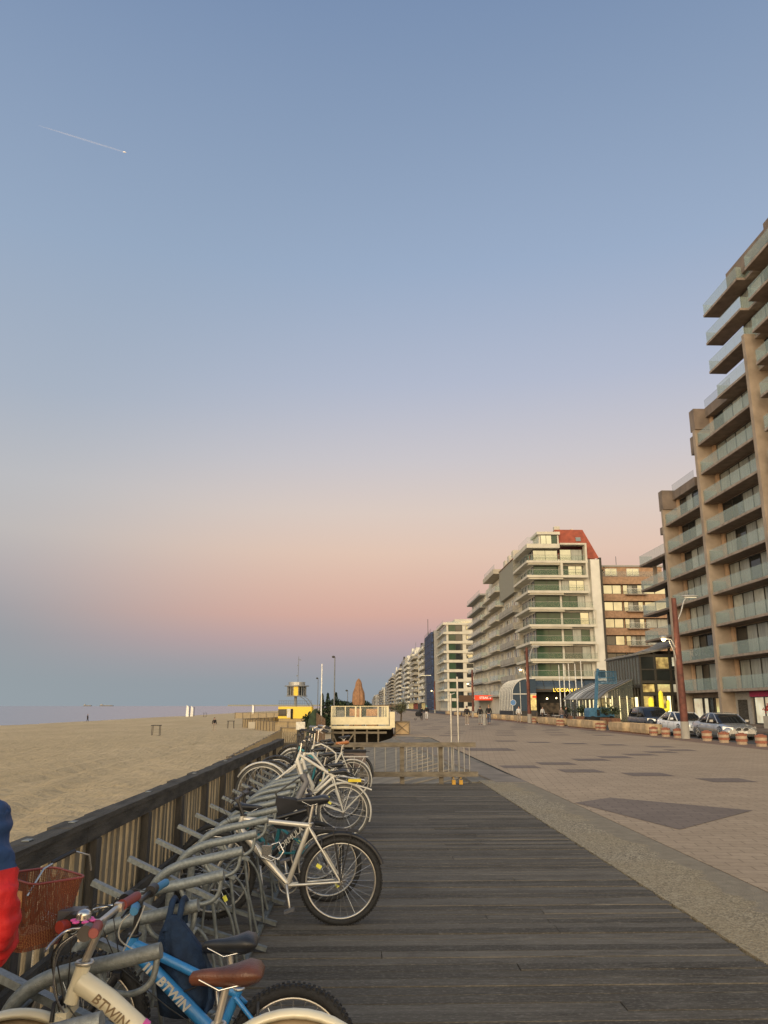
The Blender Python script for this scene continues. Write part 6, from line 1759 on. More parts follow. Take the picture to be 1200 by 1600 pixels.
MB().bx(1.68, 1.98, TY - 0.1, TY + 1.2, 0.45, 1.36).build('service_box', 'terr_cream', te)
stl = MB()
for xx in (-1.75, -1.15, -0.45, 0.28, 0.95):
    stl.bx(xx, xx + 0.10, TY + 0.1, TY + 0.2, -1.25, 0.36)
stl.bx(-1.8, 1.5, TY + 0.06, TY + 0.1, 0.10, 0.22)
stl.beam((-1.75, TY + 0.15, 0.2), (-1.45, TY + 0.15, -0.45), 0.08, 0.08); stl.beam((-0.45, TY + 0.15, 0.1), (-0.85, TY + 0.15, -0.45), 0.08, 0.08)
stl.build('stilts', 'wood_grey', te)
MB().bx(-1.9, 2.0, TY + 3, TY + 3.1, -1.2, 0.35).build('shade_sheet', 'dark_void', te)  # added black sheet standing in for the shade beneath the terrace
for i, (xx, zz, w_, h_, mm, lb) in enumerate(((-0.75, 1.12, 0.75, 0.42, 'orange_cloth', 'orange lounge cushion block at the left of the terrace'), (0.30, 1.12, 0.75, 0.40, 'orange_cloth', 'orange lounge cushion block at the right of the terrace'), (-1.55, 1.08, 0.45, 0.36, 'awning_grey', 'dark lounge seat in the left corner of the terrace'))):
    s_ = thing('lounge_seat', (xx + w_ / 2, TY + 2.2, 0.5), lb, 'seat', 'lounge seats on the terrace')
    MB().bx(xx, xx + w_, TY + 1.6, TY + 2.6, 0.505, 0.95).build('seat', mm, s_)
    MB().bx(xx, xx + w_, TY + 2.4, TY + 2.7, 0.955, zz + h_).build('backrest', mm, s_)
for i, (xx, w_) in enumerate(((-1.2, 0.8), (0.1, 0.95))):
    s_ = thing('table', (xx + w_ / 2, TY + 0.9, 0.5), ('left' if i == 0 else 'right') + ' low grey table on the terrace', 'table', 'low tables on the terrace')
    MB().bx(xx, xx + w_, TY + 0.6, TY + 1.2, 1.06, 1.11).build('tabletop', 'render_grey', s_)
    for a in (0.05, w_ - 0.1): MB().bx(xx + a, xx + a + 0.05, TY + 0.65, TY + 0.7, 0.505, 1.06).build('leg', 'wood_dark', s_)
um = thing('parasol', (-0.2, TY + 3.5, 0.5), 'closed brown parasol standing up from the terrace', 'parasol')
rings = []
for (z, r_) in ((1.75, 0.30), (2.0, 0.36), (2.5, 0.33), (2.9, 0.20), (3.15, 0.17), (3.32, 0.10), (3.42, 0.02)):
    rings.append([Vector((-0.2 + r_ * (1 + 0.16 * math.cos(8 * a)) * math.cos(a), TY + 3.5 + r_ * (1 + 0.16 * math.cos(8 * a)) * math.sin(a), z)) for a in [2 * PI * i / 32 for i in range(32)]])
MB().loft(rings).build('canopy', 'parasol', um)
MB().tube([(-0.2, TY + 3.5, 0.5), (-0.2, TY + 3.5, 1.8)], 0.04, 8).build('pole', 'wood_dark', um)
MB().bx(-0.55, 0.15, TY + 3.15, TY + 3.85, 0.505, 0.58).build('base', 'render_grey', um)

# olive tree in crate planter
ol = thing('olive_tree', (2.45, 50.5, 0), 'small olive tree in a square wooden crate with crossed boards, right of the terrace', 'tree')
cr = MB().bx(2.05, 2.95, 50.05, 50.95, 0.02, 0.78).build('crate', 'planter', ol)
MB().beam((2.1, 50.03, 0.08), (2.9, 50.03, 0.72), 0.03, 0.05, up=(0, 1, 0)).beam((2.9, 50.0, 0.08), (2.1, 50.0, 0.72), 0.03, 0.05, up=(0, 1, 0)).bx(2.03, 2.1, 50.0, 50.04, 0.02, 0.8).bx(2.9, 2.97, 50.0, 50.04, 0.02, 0.8).bx(2.1, 2.9, 50.0, 50.04, 0.72, 0.8).build('crossed_boards', 'wood_grey', cr)
tk = MB().tube([(2.45, 50.5, 0.75), (2.47, 50.5, 1.15), (2.43, 50.5, 1.5)], [0.05, 0.045, 0.03], 8)
rq = random.Random(9); tips = []
for i in range(14):
    a = rq.uniform(0, 2 * PI); l = rq.uniform(0.3, 1.1)
    e = Vector((2.45 + l * math.cos(a), 50.5 + l * math.sin(a) * 0.8, 1.45 + rq.uniform(0.0, 0.6)))
    tk.tube([(2.45, 50.5, 1.2), (2.45 + 0.4 * (e.x - 2.45), 50.5 + 0.4 * (e.y - 50.5), 1.45), e], [0.025, 0.015, 0.006], 5); tips.append(e)
tk.build('trunk', 'bark', ol)
lb = MB()
for _ in range(3200):
    t0 = rq.choice(tips); s_ = rq.uniform(0.35, 1.12)
    c = Vector((2.45, 50.5, 1.4)).lerp(t0, s_) + Vector((rq.gauss(0, .10), rq.gauss(0, .10), rq.gauss(0, .10)))
    d = Vector((rq.gauss(0, 1), rq.gauss(0, 1), rq.gauss(0, .8))).normalized() * rq.uniform(0.03, 0.06); e = perp(d)[0] * 0.013
    lb.poly([c - d, c + e, c + d, c - e])
lb.build('crown', 'leaf_olive', ol, fix=False)

# poles behind the terrace
def pole(x, y, h, label, mat='grey_pole', r0=0.05, head=None, zb=-1.2):
    t_ = thing('pole', (x, y, zb), label, 'pole', 'poles near the beach terrace')
    MB().tube([(x, y, zb), (x, y, h)], [r0, r0 * 0.6], 8).build('shaft', mat, t_)
    if head: MB().ball((x - 0.12, y, h), 0.14, rz=0.10, n=8, m=5).build('lamp_head', 'wood_dark', t_)
    return t_
pole(-2.35, 47.3, 4.1, 'white leaning mast between the lifeguard tower and the terrace', 'flagpole_white', 0.05)
pole(-2.3, 68, 5.75, 'tall grey lamp pole at the left end of the terrace', r0=0.07, head=True)
pole(-5.2, 96, 4.9, 'short grey lamp pole left of the white mast', r0=0.06, head=True)
pole(-1.6, 92, 3.4, 'short grey lamp pole between the terrace parasol and the tall pole', r0=0.06, head=True)
# hedge and dark trees behind the terrace
def leafy(name, label, cat, cx, cy, z0, rx, ry, hz, n_, size, mat, trunk=True, taper=0.0, group=None, seed=1):
    t_ = thing(name, (cx, cy, z0), label, cat, group)
    rq = random.Random(seed); lb = MB()
    cl = [(Vector((rq.uniform(-.75, .75) * rx, rq.uniform(-.75, .75) * ry, rq.uniform(0.15, 0.8) * hz))) for _ in range(14)]
    for _ in range(n_):
        if taper:
            f_ = rq.random() ** 0.8; a = rq.uniform(0, 2 * PI); q = (1 - f_) ** taper * rq.uniform(0.7, 1.05)
            c = Vector((cx + rx * q * math.cos(a), cy + ry * q * math.sin(a), z0 + hz * f_))
        else:
            k_ = rq.choice(cl); v = Vector((rq.gauss(0, 1), rq.gauss(0, 1), rq.gauss(0, 1))).normalized() * rq.uniform(0.6, 1.05)
            c = Vector((cx, cy, z0)) + k_ + Vector((v.x * rx * 0.34, v.y * ry * 0.34, v.z * hz * 0.22))
            if c.z < z0 + 0.02: c.z = z0 + 0.02
        d = Vector((rq.gauss(0, 1), rq.gauss(0, 1), rq.gauss(0, 1))).normalized() * size * rq.uniform(0.6, 1.3); e = perp(d)[0] * size * 0.55
        lb.poly([c - d, c + e, c + d, c - e])
    lb.build('crown', mat, t_, fix=False)
    if trunk: MB().tube([(cx, cy, z0), (cx, cy, z0 + hz * 0.6)], [0.12, 0.05], 6).build('trunk', 'bark', t_)
    return t_
leafy('hedge', 'dense dark green hedge behind the left end of the terrace', 'hedge', -2.7, 88, -1.2, 4.2, 2.2, 3.7, 12000, 0.17, 'leaf_dark', seed=4)
for i, (xx, zz) in enumerate(((-4.4, 1.4), (-3.75, 1.45), (-2.85, 1.5))):
    leafy('cypress', ('left', 'middle', 'right')[i] + ' one of three small dark cypresses rising over the hedge', 'tree', xx, 90, 0.9, 0.28, 0.28, zz + 0.75, 700, 0.10, 'leaf_dark', taper=0.35, group='small cypresses over the hedge', seed=20 + i)
# dark arched hood and wooden screen left of the terrace
hd = thing('windbreak_screen', (-2.7, 47, -1.2), 'arched dark windbreak with brown slat screen beside it, behind the parked bicycles', 'screen')
MB().prism([(-3.15, 47, -1.2)] + [(-2.62 - 0.53 * math.cos(R(a)), 47, 0.2 + 1.35 * math.sin(R(a))) for a in (0, 15, 30, 45, 60, 75, 90)] + [(-2.62, 47, -1.2)], (0, 1.2, 0)).build('arched_panel', 'leaf_dark', hd)
s_ = MB()
for i in range(7): s_.bx(-2.60 + i * 0.075, -2.535 + i * 0.075, 46.98, 47.05, -1.2, 1.3 - 0.05 * i)
s_.build('slat_panel', 'wicker', hd)
wb = thing('utility_cabinet', (-3.35, 45, -1.2), 'small white topped cabinet on dark base beside the arched windbreak', 'cabinet')
MB().bx(-3.60, -3.12, 45, 45.4, 0.42, 0.84).build('box', 'white_box', wb)
MB().bx(-3.56, -3.16, 45.05, 45.35, -1.2, 0.417).build('base', 'wood_dark', wb)

# beach lifeguard tower
LT = thing('lifeguard_tower', (-10.7, 130, -1.3), 'yellow lifeguard post with a raised grey round cabin and a thin mast on its roof', 'lifeguard tower')
MB().bx(-13.3, -8.0, 130, 135, -0.25, 1.6).build('base_building', 'tower_yellow', LT)
MB().bx(-13.2, -8.1, 130.1, 134.9, -1.35, -0.253).build('plinth', 'sandfence', LT)
MB().bx(-13.28, -11.95, 129.93, 129.998, 0.15, 1.2).build('window', 'glass_dark', LT)
MB().bx(-11.9, -11.35, 129.93, 129.998, -0.1, 1.25).build('door', 'white_box', LT)
MB().bx(-11.3, -10.95, 129.92, 129.998, -0.3, 1.25).build('door', 'dark_void', LT)
r_ = MB()
for i in range(15):
    xx = -13.2 + i * 0.37; r_.tube([(xx, 130.1, 1.6), (xx, 130.1, 2.5)], 0.02, 4)
r_.tube([(-13.3, 130.1, 2.5), (-8.0, 130.1, 2.5)], 0.03, 5).tube([(-13.3, 130.1, 2.1), (-8.0, 130.1, 2.1)], 0.02, 5)
r_.build('roof_railing', 'grey_pole', LT)
MB().tube([(-10.75, 132, 1.6), (-10.75, 132, 3.2)], 0.22, 12).build('column', 'tower_grey', LT)
MB().cyl((-10.6, 132, 3.2), 1.75, 0.12, 20).cyl((-10.6, 132, 4.78), 2.0, 0.14, 20).build('deck', 'tower_grey', LT)
cb_ = MB().cyl((-10.6, 132, 3.33), 1.5, 1.44, 20, smooth=False).build('cabin', 'glass_dark', LT)
mu = MB()
for i in range(20):
    a = 2 * PI * i / 20; mu.bx(-10.6 + 1.52 * math.cos(a) - .04, -10.6 + 1.52 * math.cos(a) + .04, 132 + 1.52 * math.sin(a) - .04, 132 + 1.52 * math.sin(a) + .04, 3.33, 4.77)
mu.build('cabin_frame', 'tower_grey', cb_)
MB().bx(-10.95, -10.25, 130.35, 130.5, 3.33, 4.75).build('front_panel', 'tower_yellow', LT)
MB().cyl((-10.6, 132, 4.93), 1.35, 0.55, 20, smooth=False).build('roof_band', 'lamp_grey', LT)
MB().bx(-10.95, -10.1, 130.55, 130.62, 5.0, 5.42).build('roof_sign', 'white_frame', LT)
MB().tube([(-10.45, 132, 5.4), (-10.4, 132, 9.6)], 0.045, 6).bx(-10.4, -10.0, 131.97, 132.03, 9.0, 9.12).bx(-10.62, -10.42, 131.97, 132.03, 8.1, 8.25).bx(-10.7, -10.45, 131.97, 132.03, 6.4, 6.6).build('mast', 'grey_pole', LT)
for dx in (0, 0.6):
    MB().tube([(-9.9 + dx, 131, 3.15), (-9.3 + dx, 131, 2.8), (-8.8 + dx, 131, 2.2), (-8.4 + dx, 131, 1.6)], 0.06, 6).build('stair_rail', 'grey_pole', LT)

# slatted windbreak fences on the beach
def bfence(x0, y0, x1, y1, h, label, dens=0.35, zb=-1.25):
    t_ = thing('beach_fence', ((x0 + x1) / 2, (y0 + y1) / 2, zb), label, 'fence', 'slatted windbreak fences on the sand')
    a = Vector((x0, y0, 0)); b_ = Vector((x1, y1, 0)); l = (b_ - a).length; d = (b_ - a) / l; n_ = d.cross(Vector((0, 0, 1)))
    m_ = MB(); k = 0; s_ = 0
    rq = random.Random(int(x0 * 7 + y0))
    while s_ < l:
        wd = 0.14
        c = a + d * (s_ + wd / 2)
        m_.obox(c + Vector((0, 0, zb + h / 2)), d * wd / 2 * 0.72, n_ * 0.012, Vector((0, 0, h / 2 + rq.uniform(-.03, .03)))); s_ += wd * 1.06
    m_.build('slat_panel', 'sandfence', t_)
    MB().beam(a + Vector((0, 0, zb + h)) + n_ * 0.06, b_ + Vector((0, 0, zb + h)) + n_ * 0.06, 0.06, 0.05).build('top_rail', 'wood_grey', t_)
    p_ = MB(); s_ = 0
    while s_ <= l:
        c = a + d * s_ - n_ * (-0.07) ; p_.bx(c.x - .05, c.x + .05, c.y - .05, c.y + .05, zb - .3, zb + h + 0.05); s_ += 1.9
    p_.build('post', 'wood_grey', t_)
bfence(-31, 200, -12, 201, 1.35, 'longest and farthest slatted fence, low on the sand before the lifeguard post')
bfence(-16.9, 117, -11.5, 144, 1.15, 'slatted fence running away from the bin frame towards the lifeguard post')
bfence(-16.9, 117, -10.3, 96.6, 1.15, 'slatted fence running towards the camera from the bin frame')
bfence(-10.2, 96, -4.5, 93, 1.15, 'slatted fence crossing just left of the small white cabinet')
bfence(-5.7, 58, -3.3, 57.5, 1.45, 'short slatted fence directly behind the small white cabinet')
bfence(-5.6, 57.5, -4.3, 27, 1.30, 'slatted fence sloping along beyond the end of the deck fence')
lp = tag(MB().bx(-14.9, -14.0, 107.8, 107.9, -1.2, -0.35).build('light_panel', 'concrete_light'), 'pale rectangular panel leaning on the slatted beach fences', 'panel')
hr = thing('ramp_handrail', (-2.5, 21.6, -1.2), 'sloping wooden handrail beside the beach just beyond the deck fence', 'handrail')
MB().beam((-2.35, 14.0, 0.30), (-3.4, 30.0, 0.35), 0.06, 0.06).build('rail', 'wood_grey', hr)
MB().bx(-2.86, -2.78, 20.9, 21.0, -1.2, 0.29).build('post', 'wood_grey', hr)
MB().bx(-3.28, -3.20, 27.5, 27.6, -1.2, 0.30).build('post', 'wood_grey', hr)

# litter bin frames, beach markers
for i, (x, y) in enumerate(((-21.9, 87.5), (-17.9, 112), (-46.0, 240))):
    t_ = thing('bin_frame', (x, y, -1.45), ('empty metal bin frame standing alone in the middle of the sand', 'empty metal bin frame next to the slatted beach fences', 'small distant bin frame beside the white markers')[i], 'bin frame', 'metal bin frames on the sand')
    m_ = MB()
    for dx in (-0.42, 0.42): m_.tube([(x + dx, y, -1.5), (x + dx * 0.9, y, -0.35)], 0.03, 5); m_.tube([(x + dx, y + 0.5, -1.5), (x + dx * 0.9, y + 0.5, -0.35)], 0.03, 5)
    m_.build('legs', 'wood_dark', t_)
    MB().bx(x - 0.5, x + 0.5, y - 0.05, y + 0.55, -0.35, -0.27).build('lid', 'wood_post', t_)
    MB().bx(x - 0.45, x + 0.45, y, y + 0.5, -1.42, -1.36).build('tray', 'wood_post', t_)
for i, (x, y, h) in enumerate(((-55.0, 258, 2.0), (-54.4, 262, 1.7), (-44, 330, 2.2))):
    t_ = thing('beach_marker', (x, y, -1.6), ('taller white board of the pair standing near the water', 'shorter white board of the pair standing near the water', 'single white board far off near the slatted fences')[i], 'marker', 'white boards near the water')
    MB().prism([(x - 0.45, y, -1.6), (x + 0.45, y, -1.6), (x + 0.35, y, h - 0.6), (x - 0.3, y, h)], (0, 0.12, 0)).build('board', 'flagpole_white', t_)
    MB().tube([(x + 0.7, y, -1.6), (x + 0.7, y, h - 0.3)], 0.09, 6).build('pole', 'wood_dark', t_)
# ships on the horizon
def ship(x, y, l, label, hull='grey_plastic'):
    t_ = thing('ship', (x, y, -1.85), label, 'ship', 'distant ships on the horizon')
    MB().prism([(x - l / 2, y, -1.9), (x + l / 2, y, -1.9), (x + l * 0.54, y, 8), (x - l / 2, y, 8)], (0, 24, 0)).build('hull', hull, t_)
    MB().bx(x - l * 0.45, x - l * 0.28, y + 2, y + 22, 8, 20).bx(x - l * 0.2, x + l * 0.4, y + 2, y + 22, 8, 11).build('superstructure', 'render_grey', t_)
ship(-2950, 8800, 80, 'small pale ship on the horizon, left of the larger one')
ship(-2780, 8900, 140, 'larger grey ship on the sea horizon', 'grey_plastic')
MB_ = MB().bx(-2300, -700, 14000, 14100, -2, 22)
t_ = tag(MB_.build('breakwater', 'blank_grey'), kind='structure')

# contrail with its aircraft, high over the sea
def P3(px, py, d):
    f_ = 1230.0; pt_, yw = R(13.84), R(1.58)
    fw = Vector((math.sin(yw) * math.cos(pt_), math.cos(yw) * math.cos(pt_), math.sin(pt_)))
    rt = Vector((math.cos(yw), -math.sin(yw), 0)); up = rt.cross(fw)
    return Vector((0, 0, 1.7)) + (fw * f_ + rt * (px - 600) + up * (800 - py)).normalized() * d
head = P3(194, 237.5, 12000); tail = P3(60, 196, 13500)
ct = thing('contrail', head, 'thin white contrail with a bright aircraft at its right end, high in the left sky', 'contrail')
MB().tube([head.lerp(tail, f_) for f_ in (0, 0.1, 0.3, 0.6, 0.85, 1.0)], [5, 9, 11, 11, 7, 1.5], 10).build('vapour_trail', 'vapour', ct)
dd = (head - tail).normalized()
ac = thing('aircraft', head + dd * 12, 'tiny bright aircraft at the right end of the contrail', 'aircraft')
MB().tube([head - dd * 6, head + dd * 30], [9.0, 4.5], 8).build('fuselage', 'flagpole_white', ac)  # fuselage made extra thick and white to stand for its glare
MB().prism([head + dd * 10 + Vector((-28, 0, 0)), head + dd * 22, head + dd * 10 + Vector((28, 0, 0)), head + dd * 6], (0, 0, 1.0)).build('wing', 'flagpole_white', ac)

# ================================================================== PEOPLE
def skin_mesh(name, verts, edges, radii, mat, parent, sub=1, root=0, wrinkle=0.0):
    me = bpy.data.meshes.new(name + '_skin'); me.from_pydata([tuple(v) for v in verts], edges, [])
    o = bpy.data.objects.new(name, me); col.objects.link(o)
    md = o.modifiers.new('skin', 'SKIN'); md.use_smooth_shade = True
    for i, r_ in enumerate(radii):
        sv = me.skin_vertices[0].data[i]
        sv.radius = r_ if isinstance(r_, tuple) else (r_, r_)
        sv.use_root = (i == root)
    sb = o.modifiers.new('sub', 'SUBSURF'); sb.levels = sub; sb.render_levels = sub
    dg = bpy.context.evaluated_depsgraph_get()
    new = bpy.data.meshes.new_from_object(o.evaluated_get(dg))
    o.modifiers.clear(); o.data = new
    new.materials.clear(); new.materials.append(MT[mat])
    if wrinkle:
        for v in new.vertices:
            c = v.co; n1_ = noise.noise((c.x * 7 + c.z * 5, c.y * 7, c.z * 14)); n2_ = noise.noise((c.x * 18, c.y * 18 + 4, c.z * 30 + c.x * 12))
            v.co = c + v.normal * wrinkle * ((1 - abs(n1_) * 3) * 0.8 + n2_ * 0.5)
    if parent is not None:
        o.parent = parent
    new.polygons.foreach_set('use_smooth', [True] * len(new.polygons))
    return o

def person(x, y, z, face, h, label, top, legs, hair='hair_dark', stride=0.15, arms=((0.1, -0.05), (-0.1, -0.05)), hands=True, group=None, shoes='black_plastic', cap=None, lowarm=None, coat=0.0, phase=1, bulk=1.0):
    """face = heading in degrees, 0 looks towards +y; all vertices in local space"""
    s_ = h / 1.75
    t_ = thing('person', (x, y, z), label, 'person', group)
    t_.rotation_euler.z = R(-face)
    V = lambda a, b_, c: Vector((a * s_, b_ * s_, c * s_))
    st2 = stride * phase
    pel = V(0, 0, 0.93)
    hipL, hipR = V(-0.09, 0, 0.90), V(0.09, 0, 0.90)
    kL, kR = V(-0.10, st2 * 0.75 + 0.02, 0.50), V(0.10, -st2 * 0.25 + 0.03, 0.50)
    fL, fR = V(-0.10, st2 * 1.1, 0.09), V(0.10, -st2 * 1.2, 0.10)
    tL, tR = fL + V(0, 0.15, -0.045), fR + V(0, 0.15, -0.045)
    ch = V(0, 0.0, 1.25); nk = V(0, 0.0, 1.46); hd_ = V(0, 0.02, 1.60); tp = V(0, 0.01, 1.70)
    sL, sR = V(-0.18, 0, 1.40), V(0.18, 0, 1.40)
    eL, eR = V(-0.25, arms[0][1], 1.13), V(0.25, arms[1][1], 1.13)
    hL, hR = V(-0.24, arms[0][0] + 0.05, 0.88), V(0.24, arms[1][0] + 0.05, 0.88)
    if lowarm:
        eL, hL = V(*lowarm[0]), V(*lowarm[1]); eR, hR = V(*lowarm[2]), V(*lowarm[3])
    vs = [pel, V(0, 0, 1.08), ch, nk, hd_, tp, hipL, kL, fL, tL, hipR, kR, fR, tR, sL, eL, hL, sR, eR, hR]
    ed = [(0, 1), (1, 2), (2, 3), (3, 4), (4, 5), (0, 6), (6, 7), (7, 8), (8, 9), (0, 10), (10, 11), (11, 12), (12, 13), (2, 14), (14, 15), (15, 16), (2, 17), (17, 18), (18, 19)]
    q = lambda a, b_=None: (a * s_, (b_ or a) * s_)
    rd = [q(.12, .09), q(.115, .085), q(.14, .09), q(.05), q(.078, .09), q(.06, .07), q(.075), q(.05), q(.035), q(.03), q(.075), q(.05), q(.035), q(.03), q(.05), q(.036), q(.025), q(.05), q(.036), q(.025)]
    # hands: palm and five fingers a side
    if hands:
        for k_, (e, hh, si) in enumerate(((eL, hL, -1), (eR, hR, 1))):
            b0 = len(vs); d = (hh - e).normalized(); wi = 16 if k_ == 0 else 19
            pc = hh + d * 0.05 * s_; vs.append(pc); rd.append(q(.014, .035)); ed.append((wi, b0))
            fwd = Vector((0, 1, 0)); ln = (0.065, 0.075, 0.070, 0.055)
            for i in range(4):
                f0 = len(vs); base = pc + fwd * (0.030 - 0.019 * i) * s_ + d * 0.03 * s_
                vs += [base, base + (d * ln[i] * 0.55 + Vector((-si * 0.008, 0, 0))) * s_, base + (d * ln[i] + Vector((-si * 0.024, 0, 0))) * s_]
                rd += [q(.010), q(.009), q(.007)]; ed += [(b0, f0), (f0, f0 + 1), (f0 + 1, f0 + 2)]
            f0 = len(vs); base = hh + d * 0.02 * s_ + fwd * 0.028 * s_
            vs += [base, base + (fwd * 0.028 + d * 0.028) * s_, base + (fwd * 0.034 + d * 0.06) * s_]; rd += [q(.011), q(.010), q(.008)]
            ed += [(wi, f0), (f0, f0 + 1), (f0 + 1, f0 + 2)]
    body = skin_mesh('body', vs, ed, rd, 'skin', t_, 2)
    # face: nose, eyes, mouth, ears on the head
    fc = MB(); off = t_.location
    def LB(m_, name, mat, par=None):
        me = bpy.data.meshes.new(name); me.from_pydata(m_.v, [], m_.f); me.polygons.foreach_set('use_smooth', m_.sm)
        me.materials.append(MT[mat]); o = bpy.data.objects.new(name, me); col.objects.link(o); o.parent = par or t_; return o
    if hands:
        for sg2 in (-1, 1):
            fc.ball(V(sg2 * 0.032, 0.108, 1.625), 0.010 * s_, n=8, m=6)
        LB(fc, 'eyes', 'black_plastic')
        LB(MB().loft([[V(-0.012, 0.10, 1.585), V(0.012, 0.10, 1.585), V(0, 0.128, 1.590)], [V(-0.006, 0.10, 1.63), V(0.006, 0.10, 1.63), V(0, 0.108, 1.63)]]), 'nose', 'skin')
        LB(MB().ball(V(0, 0.102, 1.555), 0.024 * s_, 0.006 * s_, 0.007 * s_), 'mouth', 'grip_red')
    hb_ = MB().ball(V(0, -0.012, 1.655), 0.094 * s_, 0.105 * s_, 0.092 * s_, 14, 9)
    for i_, v_ in enumerate(hb_.v):
        if v_[1] > 0.055 * s_ and v_[2] < 1.68 * s_: hb_.v[i_] = (v_[0] * 0.93, 0.045 * s_, v_[2])
    LB(hb_, 'hair', cap or hair)
    # jacket
    jv = [V(0, 0, 0.96 - coat), V(0, 0, 1.10), ch, V(0, 0, 1.40), sL, eL, hL + (eL - hL) * 0.12, sR, eR, hR + (eR - hR) * 0.12]
    je = [(0, 1), (1, 2), (2, 3), (3, 4), (4, 5), (5, 6), (3, 7), (7, 8), (8, 9)]
    jr = [q(.165, .125), q(.155, .12), q(.175, .12), q(.12, .09), q(.075 * bulk), q(.06 * bulk), q(.05 * bulk), q(.075 * bulk), q(.06 * bulk), q(.05 * bulk)]
    if not isinstance(top, (list, tuple)): skin_mesh('jacket', jv, je, jr, top, t_, 2 if hands else 1)
    else:
        jk = skin_mesh('jacket', jv, je, jr, top[0], t_, 4, wrinkle=0.016)
        skin_mesh('collar', [V(0, 0.0, 1.43), V(0, 0.0, 1.50)], [(0, 1)], [q(.09), q(.085)], top[1], jk, 1)
    tv = [V(0, 0, 0.96), hipL, kL, fL + (kL - fL) * 0.12, hipR, kR, fR + (kR - fR) * 0.12]
    skin_mesh('trousers', tv, [(0, 1), (1, 2), (2, 3), (0, 4), (4, 5), (5, 6)], [q(.135, .105), q(.095), q(.068), q(.055), q(.095), q(.068), q(.055)], legs, t_, 2)
    for a, b_ in ((fL, tL), (fR, tR)):
        skin_mesh('shoe', [a + V(0, -0.04, -0.045), a + V(0, 0.06, -0.045), b_ + V(0, 0.02, 0)], [(0, 1), (1, 2)], [q(.045), q(.045), q(.035)], shoes, t_, 1)
    return t_
# the person at the left edge beside the cream bicycle
person(-1.222, 2.36, 0.0, 5, 1.73, 'person in red jacket with dark blue shoulders, cut off by the left edge', ('jacket_two_tone', 'blue_cloth', 9), 'jeans', stride=0.05, coat=0.05, bulk=1.12,
       lowarm=((-0.28, 0.05, 1.15), (-0.22, 0.30, 1.05), (0.235, 0.02, 1.12), (0.10, 0.27, 1.00)))
person(9.64, 74.2, 0, 5, 1.72, 'person in long black coat and beige trousers walking away, left of two other walkers', 'black_cloth', 'beige_cloth', hands=False, shoes='white_cloth', coat=0.12, stride=0.1, group='people walking on the promenade')
person(12.05, 76.7, 0, 15, 1.82, 'person in dark jacket and blue jeans walking with one foot lifted', 'black_cloth', 'jeans', hair='hair_fair', hands=False, stride=0.25, group='people walking on the promenade')
person(11.05, 75.5, 0, 0, 1.70, 'person in dark clothes behind the round grey post, beside the one in jeans', 'black_cloth', 'render_grey', hands=False, group='people walking on the promenade', coat=0.1)
person(16.0, 82.3, 0, 175, 1.70, 'person in white sleeves with a black vest before the ribbed winter garden', 'white_cloth', 'beige_cloth', hands=False, group='people walking on the promenade')
person(8.05, 100.5, 0, 10, 1.75, 'person with a turquoise cap and white trousers pushing a pram', 'black_cloth', 'white_cloth', hands=False, cap='teal_cloth', group='people walking on the promenade')
person(7.45, 101, 0, 10, 1.62, 'person in black next to the one with the turquoise cap', 'black_cloth', 'black_cloth', hands=False, group='people walking on the promenade')
person(5.95, 160, 0, 0, 1.75, 'left one of two far figures in dark clothes behind the olive tree', 'black_cloth', 'black_cloth', hands=False, group='people walking on the promenade')
person(7.0, 158, 0, 0, 1.70, 'right one of two far figures in dark clothes behind the olive tree', 'black_cloth', 'jeans', hands=False, group='people walking on the promenade')
person(19.0, 75, -0.1, 90, 1.78, 'waiter in black standing in front of the flagpoles', 'black_cloth', 'black_cloth', hands=False, group='people by the restaurant')
person(20.8, 84, -0.1, 200, 1.70, 'person in a grey coat at the restaurant tables', 'taupe_cloth', 'jeans', hands=False, group='people by the restaurant')
person(22.4, 100, -0.1, 160, 1.70, 'person in white shirt by the tables left of the flagpoles', 'white_cloth', 'black_cloth', hands=False, group='people by the restaurant')
person(-18.6, 103.6, -1.45, 150, 1.75, 'lone person in a dark jacket and pale trousers standing on the sand', 'black_cloth', 'beige_cloth', hands=False)
person(-60, 180, -1.75, 90, 1.75, 'far off person in dark clothes at the water line', 'black_cloth', 'black_cloth', hands=False)
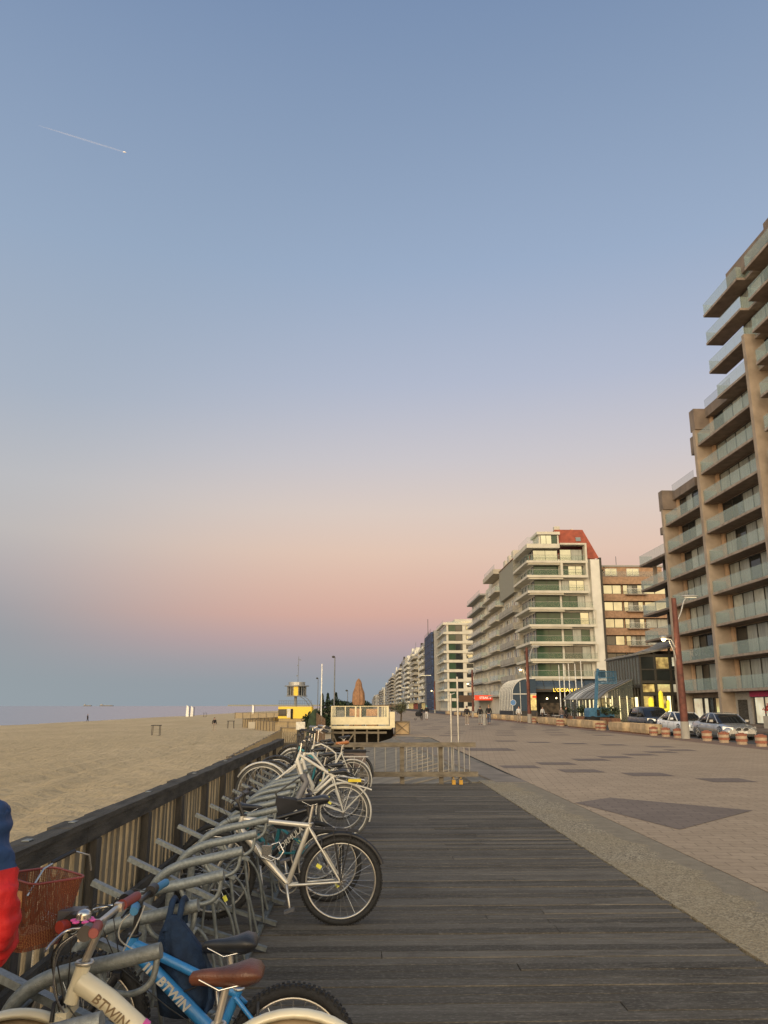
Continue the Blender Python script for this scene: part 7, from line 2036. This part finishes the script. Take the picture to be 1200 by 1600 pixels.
# pram
pr = thing('pram', (7.1, 99.6, 0), 'black pram pushed by the group with the turquoise cap', 'pram')
px, py = 7.0, 99.7
MB().loft([[Vector((px + r_ * math.cos(a), py + 0.28 * math.sin(a), z)) for a in [2 * PI * i / 12 for i in range(12)]] for z, r_ in ((0.45, 0.25), (0.55, 0.38), (0.8, 0.42), (1.0, 0.30), (1.05, 0.12))]).build('hood', 'black_cloth', pr)
MB().tube([(px - 0.35, py, 0.12), (px + 0.1, py, 0.5), (px + 0.65, py, 1.05)], 0.02, 6).tube([(px + 0.4, py, 0.12), (px, py, 0.5)], 0.02, 6).build('frame', 'grey_plastic', pr)
for dx in (-0.4, 0.4):
    MB().ring((px + dx, py, 0.14), 0.12, 0.02, 'y', 16, 6).build('wheel', 'rubber', pr)
gp_ = thing('round_post', (11.15, 73.6, 0), 'short grey cylindrical post standing on the promenade before the walkers', 'post')
MB().cyl((11.15, 73.6, 0.01), 0.15, 0.95, 14).build('shaft', 'render_grey', gp_)
MB().cyl((11.15, 73.6, 0.965), 0.17, 0.04, 14).build('cap', 'lamp_grey', gp_)
# cafe tables and chairs in front of the restaurant
for i, (xx, yy) in enumerate(((21.5, 88), (22.5, 93), (23.0, 98), (23.6, 104), (24.2, 110))):
    t_ = thing('cafe_table', (xx, yy, -0.1), ('nearest', 'second', 'third', 'fourth', 'farthest')[i] + ' cafe table with pale cloth before the restaurant', 'table', 'cafe tables before the restaurant')
    MB().bx(xx - 0.5, xx + 0.5, yy - 0.5, yy + 0.5, 0.62, 0.66).build('tabletop', 'white_cloth' if i % 2 else 'wood_dark', t_)
    MB().tube([(xx, yy, -0.1), (xx, yy, 0.62)], 0.04, 6).bx(xx - 0.25, xx + 0.25, yy - 0.25, yy + 0.25, -0.095, -0.06).build('leg', 'wood_dark', t_)
    for j, dx in enumerate((-0.85, 0.85)):
        c_ = thing('cafe_chair', (xx + dx, yy, -0.1), ('nearest', 'second', 'third', 'fourth', 'farthest')[i] + ' cafe table\'s ' + ('left' if j == 0 else 'right') + ' wicker chair', 'chair', 'cafe chairs before the restaurant')
        MB().bx(xx + dx - 0.25, xx + dx + 0.25, yy - 0.25, yy + 0.25, 0.33, 0.38).build('seat', 'wicker', c_)
        MB().bx(xx + dx + (0.22 if dx > 0 else -0.25), xx + dx + (0.25 if dx > 0 else -0.22), yy - 0.25, yy + 0.25, 0.383, 0.85).build('backrest', 'wicker', c_)
        for ax in (-0.22, 0.18):
            for ay in (-0.22, 0.18): MB().bx(xx + dx + ax, xx + dx + ax + 0.04, yy + ay, yy + ay + 0.04, -0.09, 0.33).build('leg', 'wood_dark', c_)
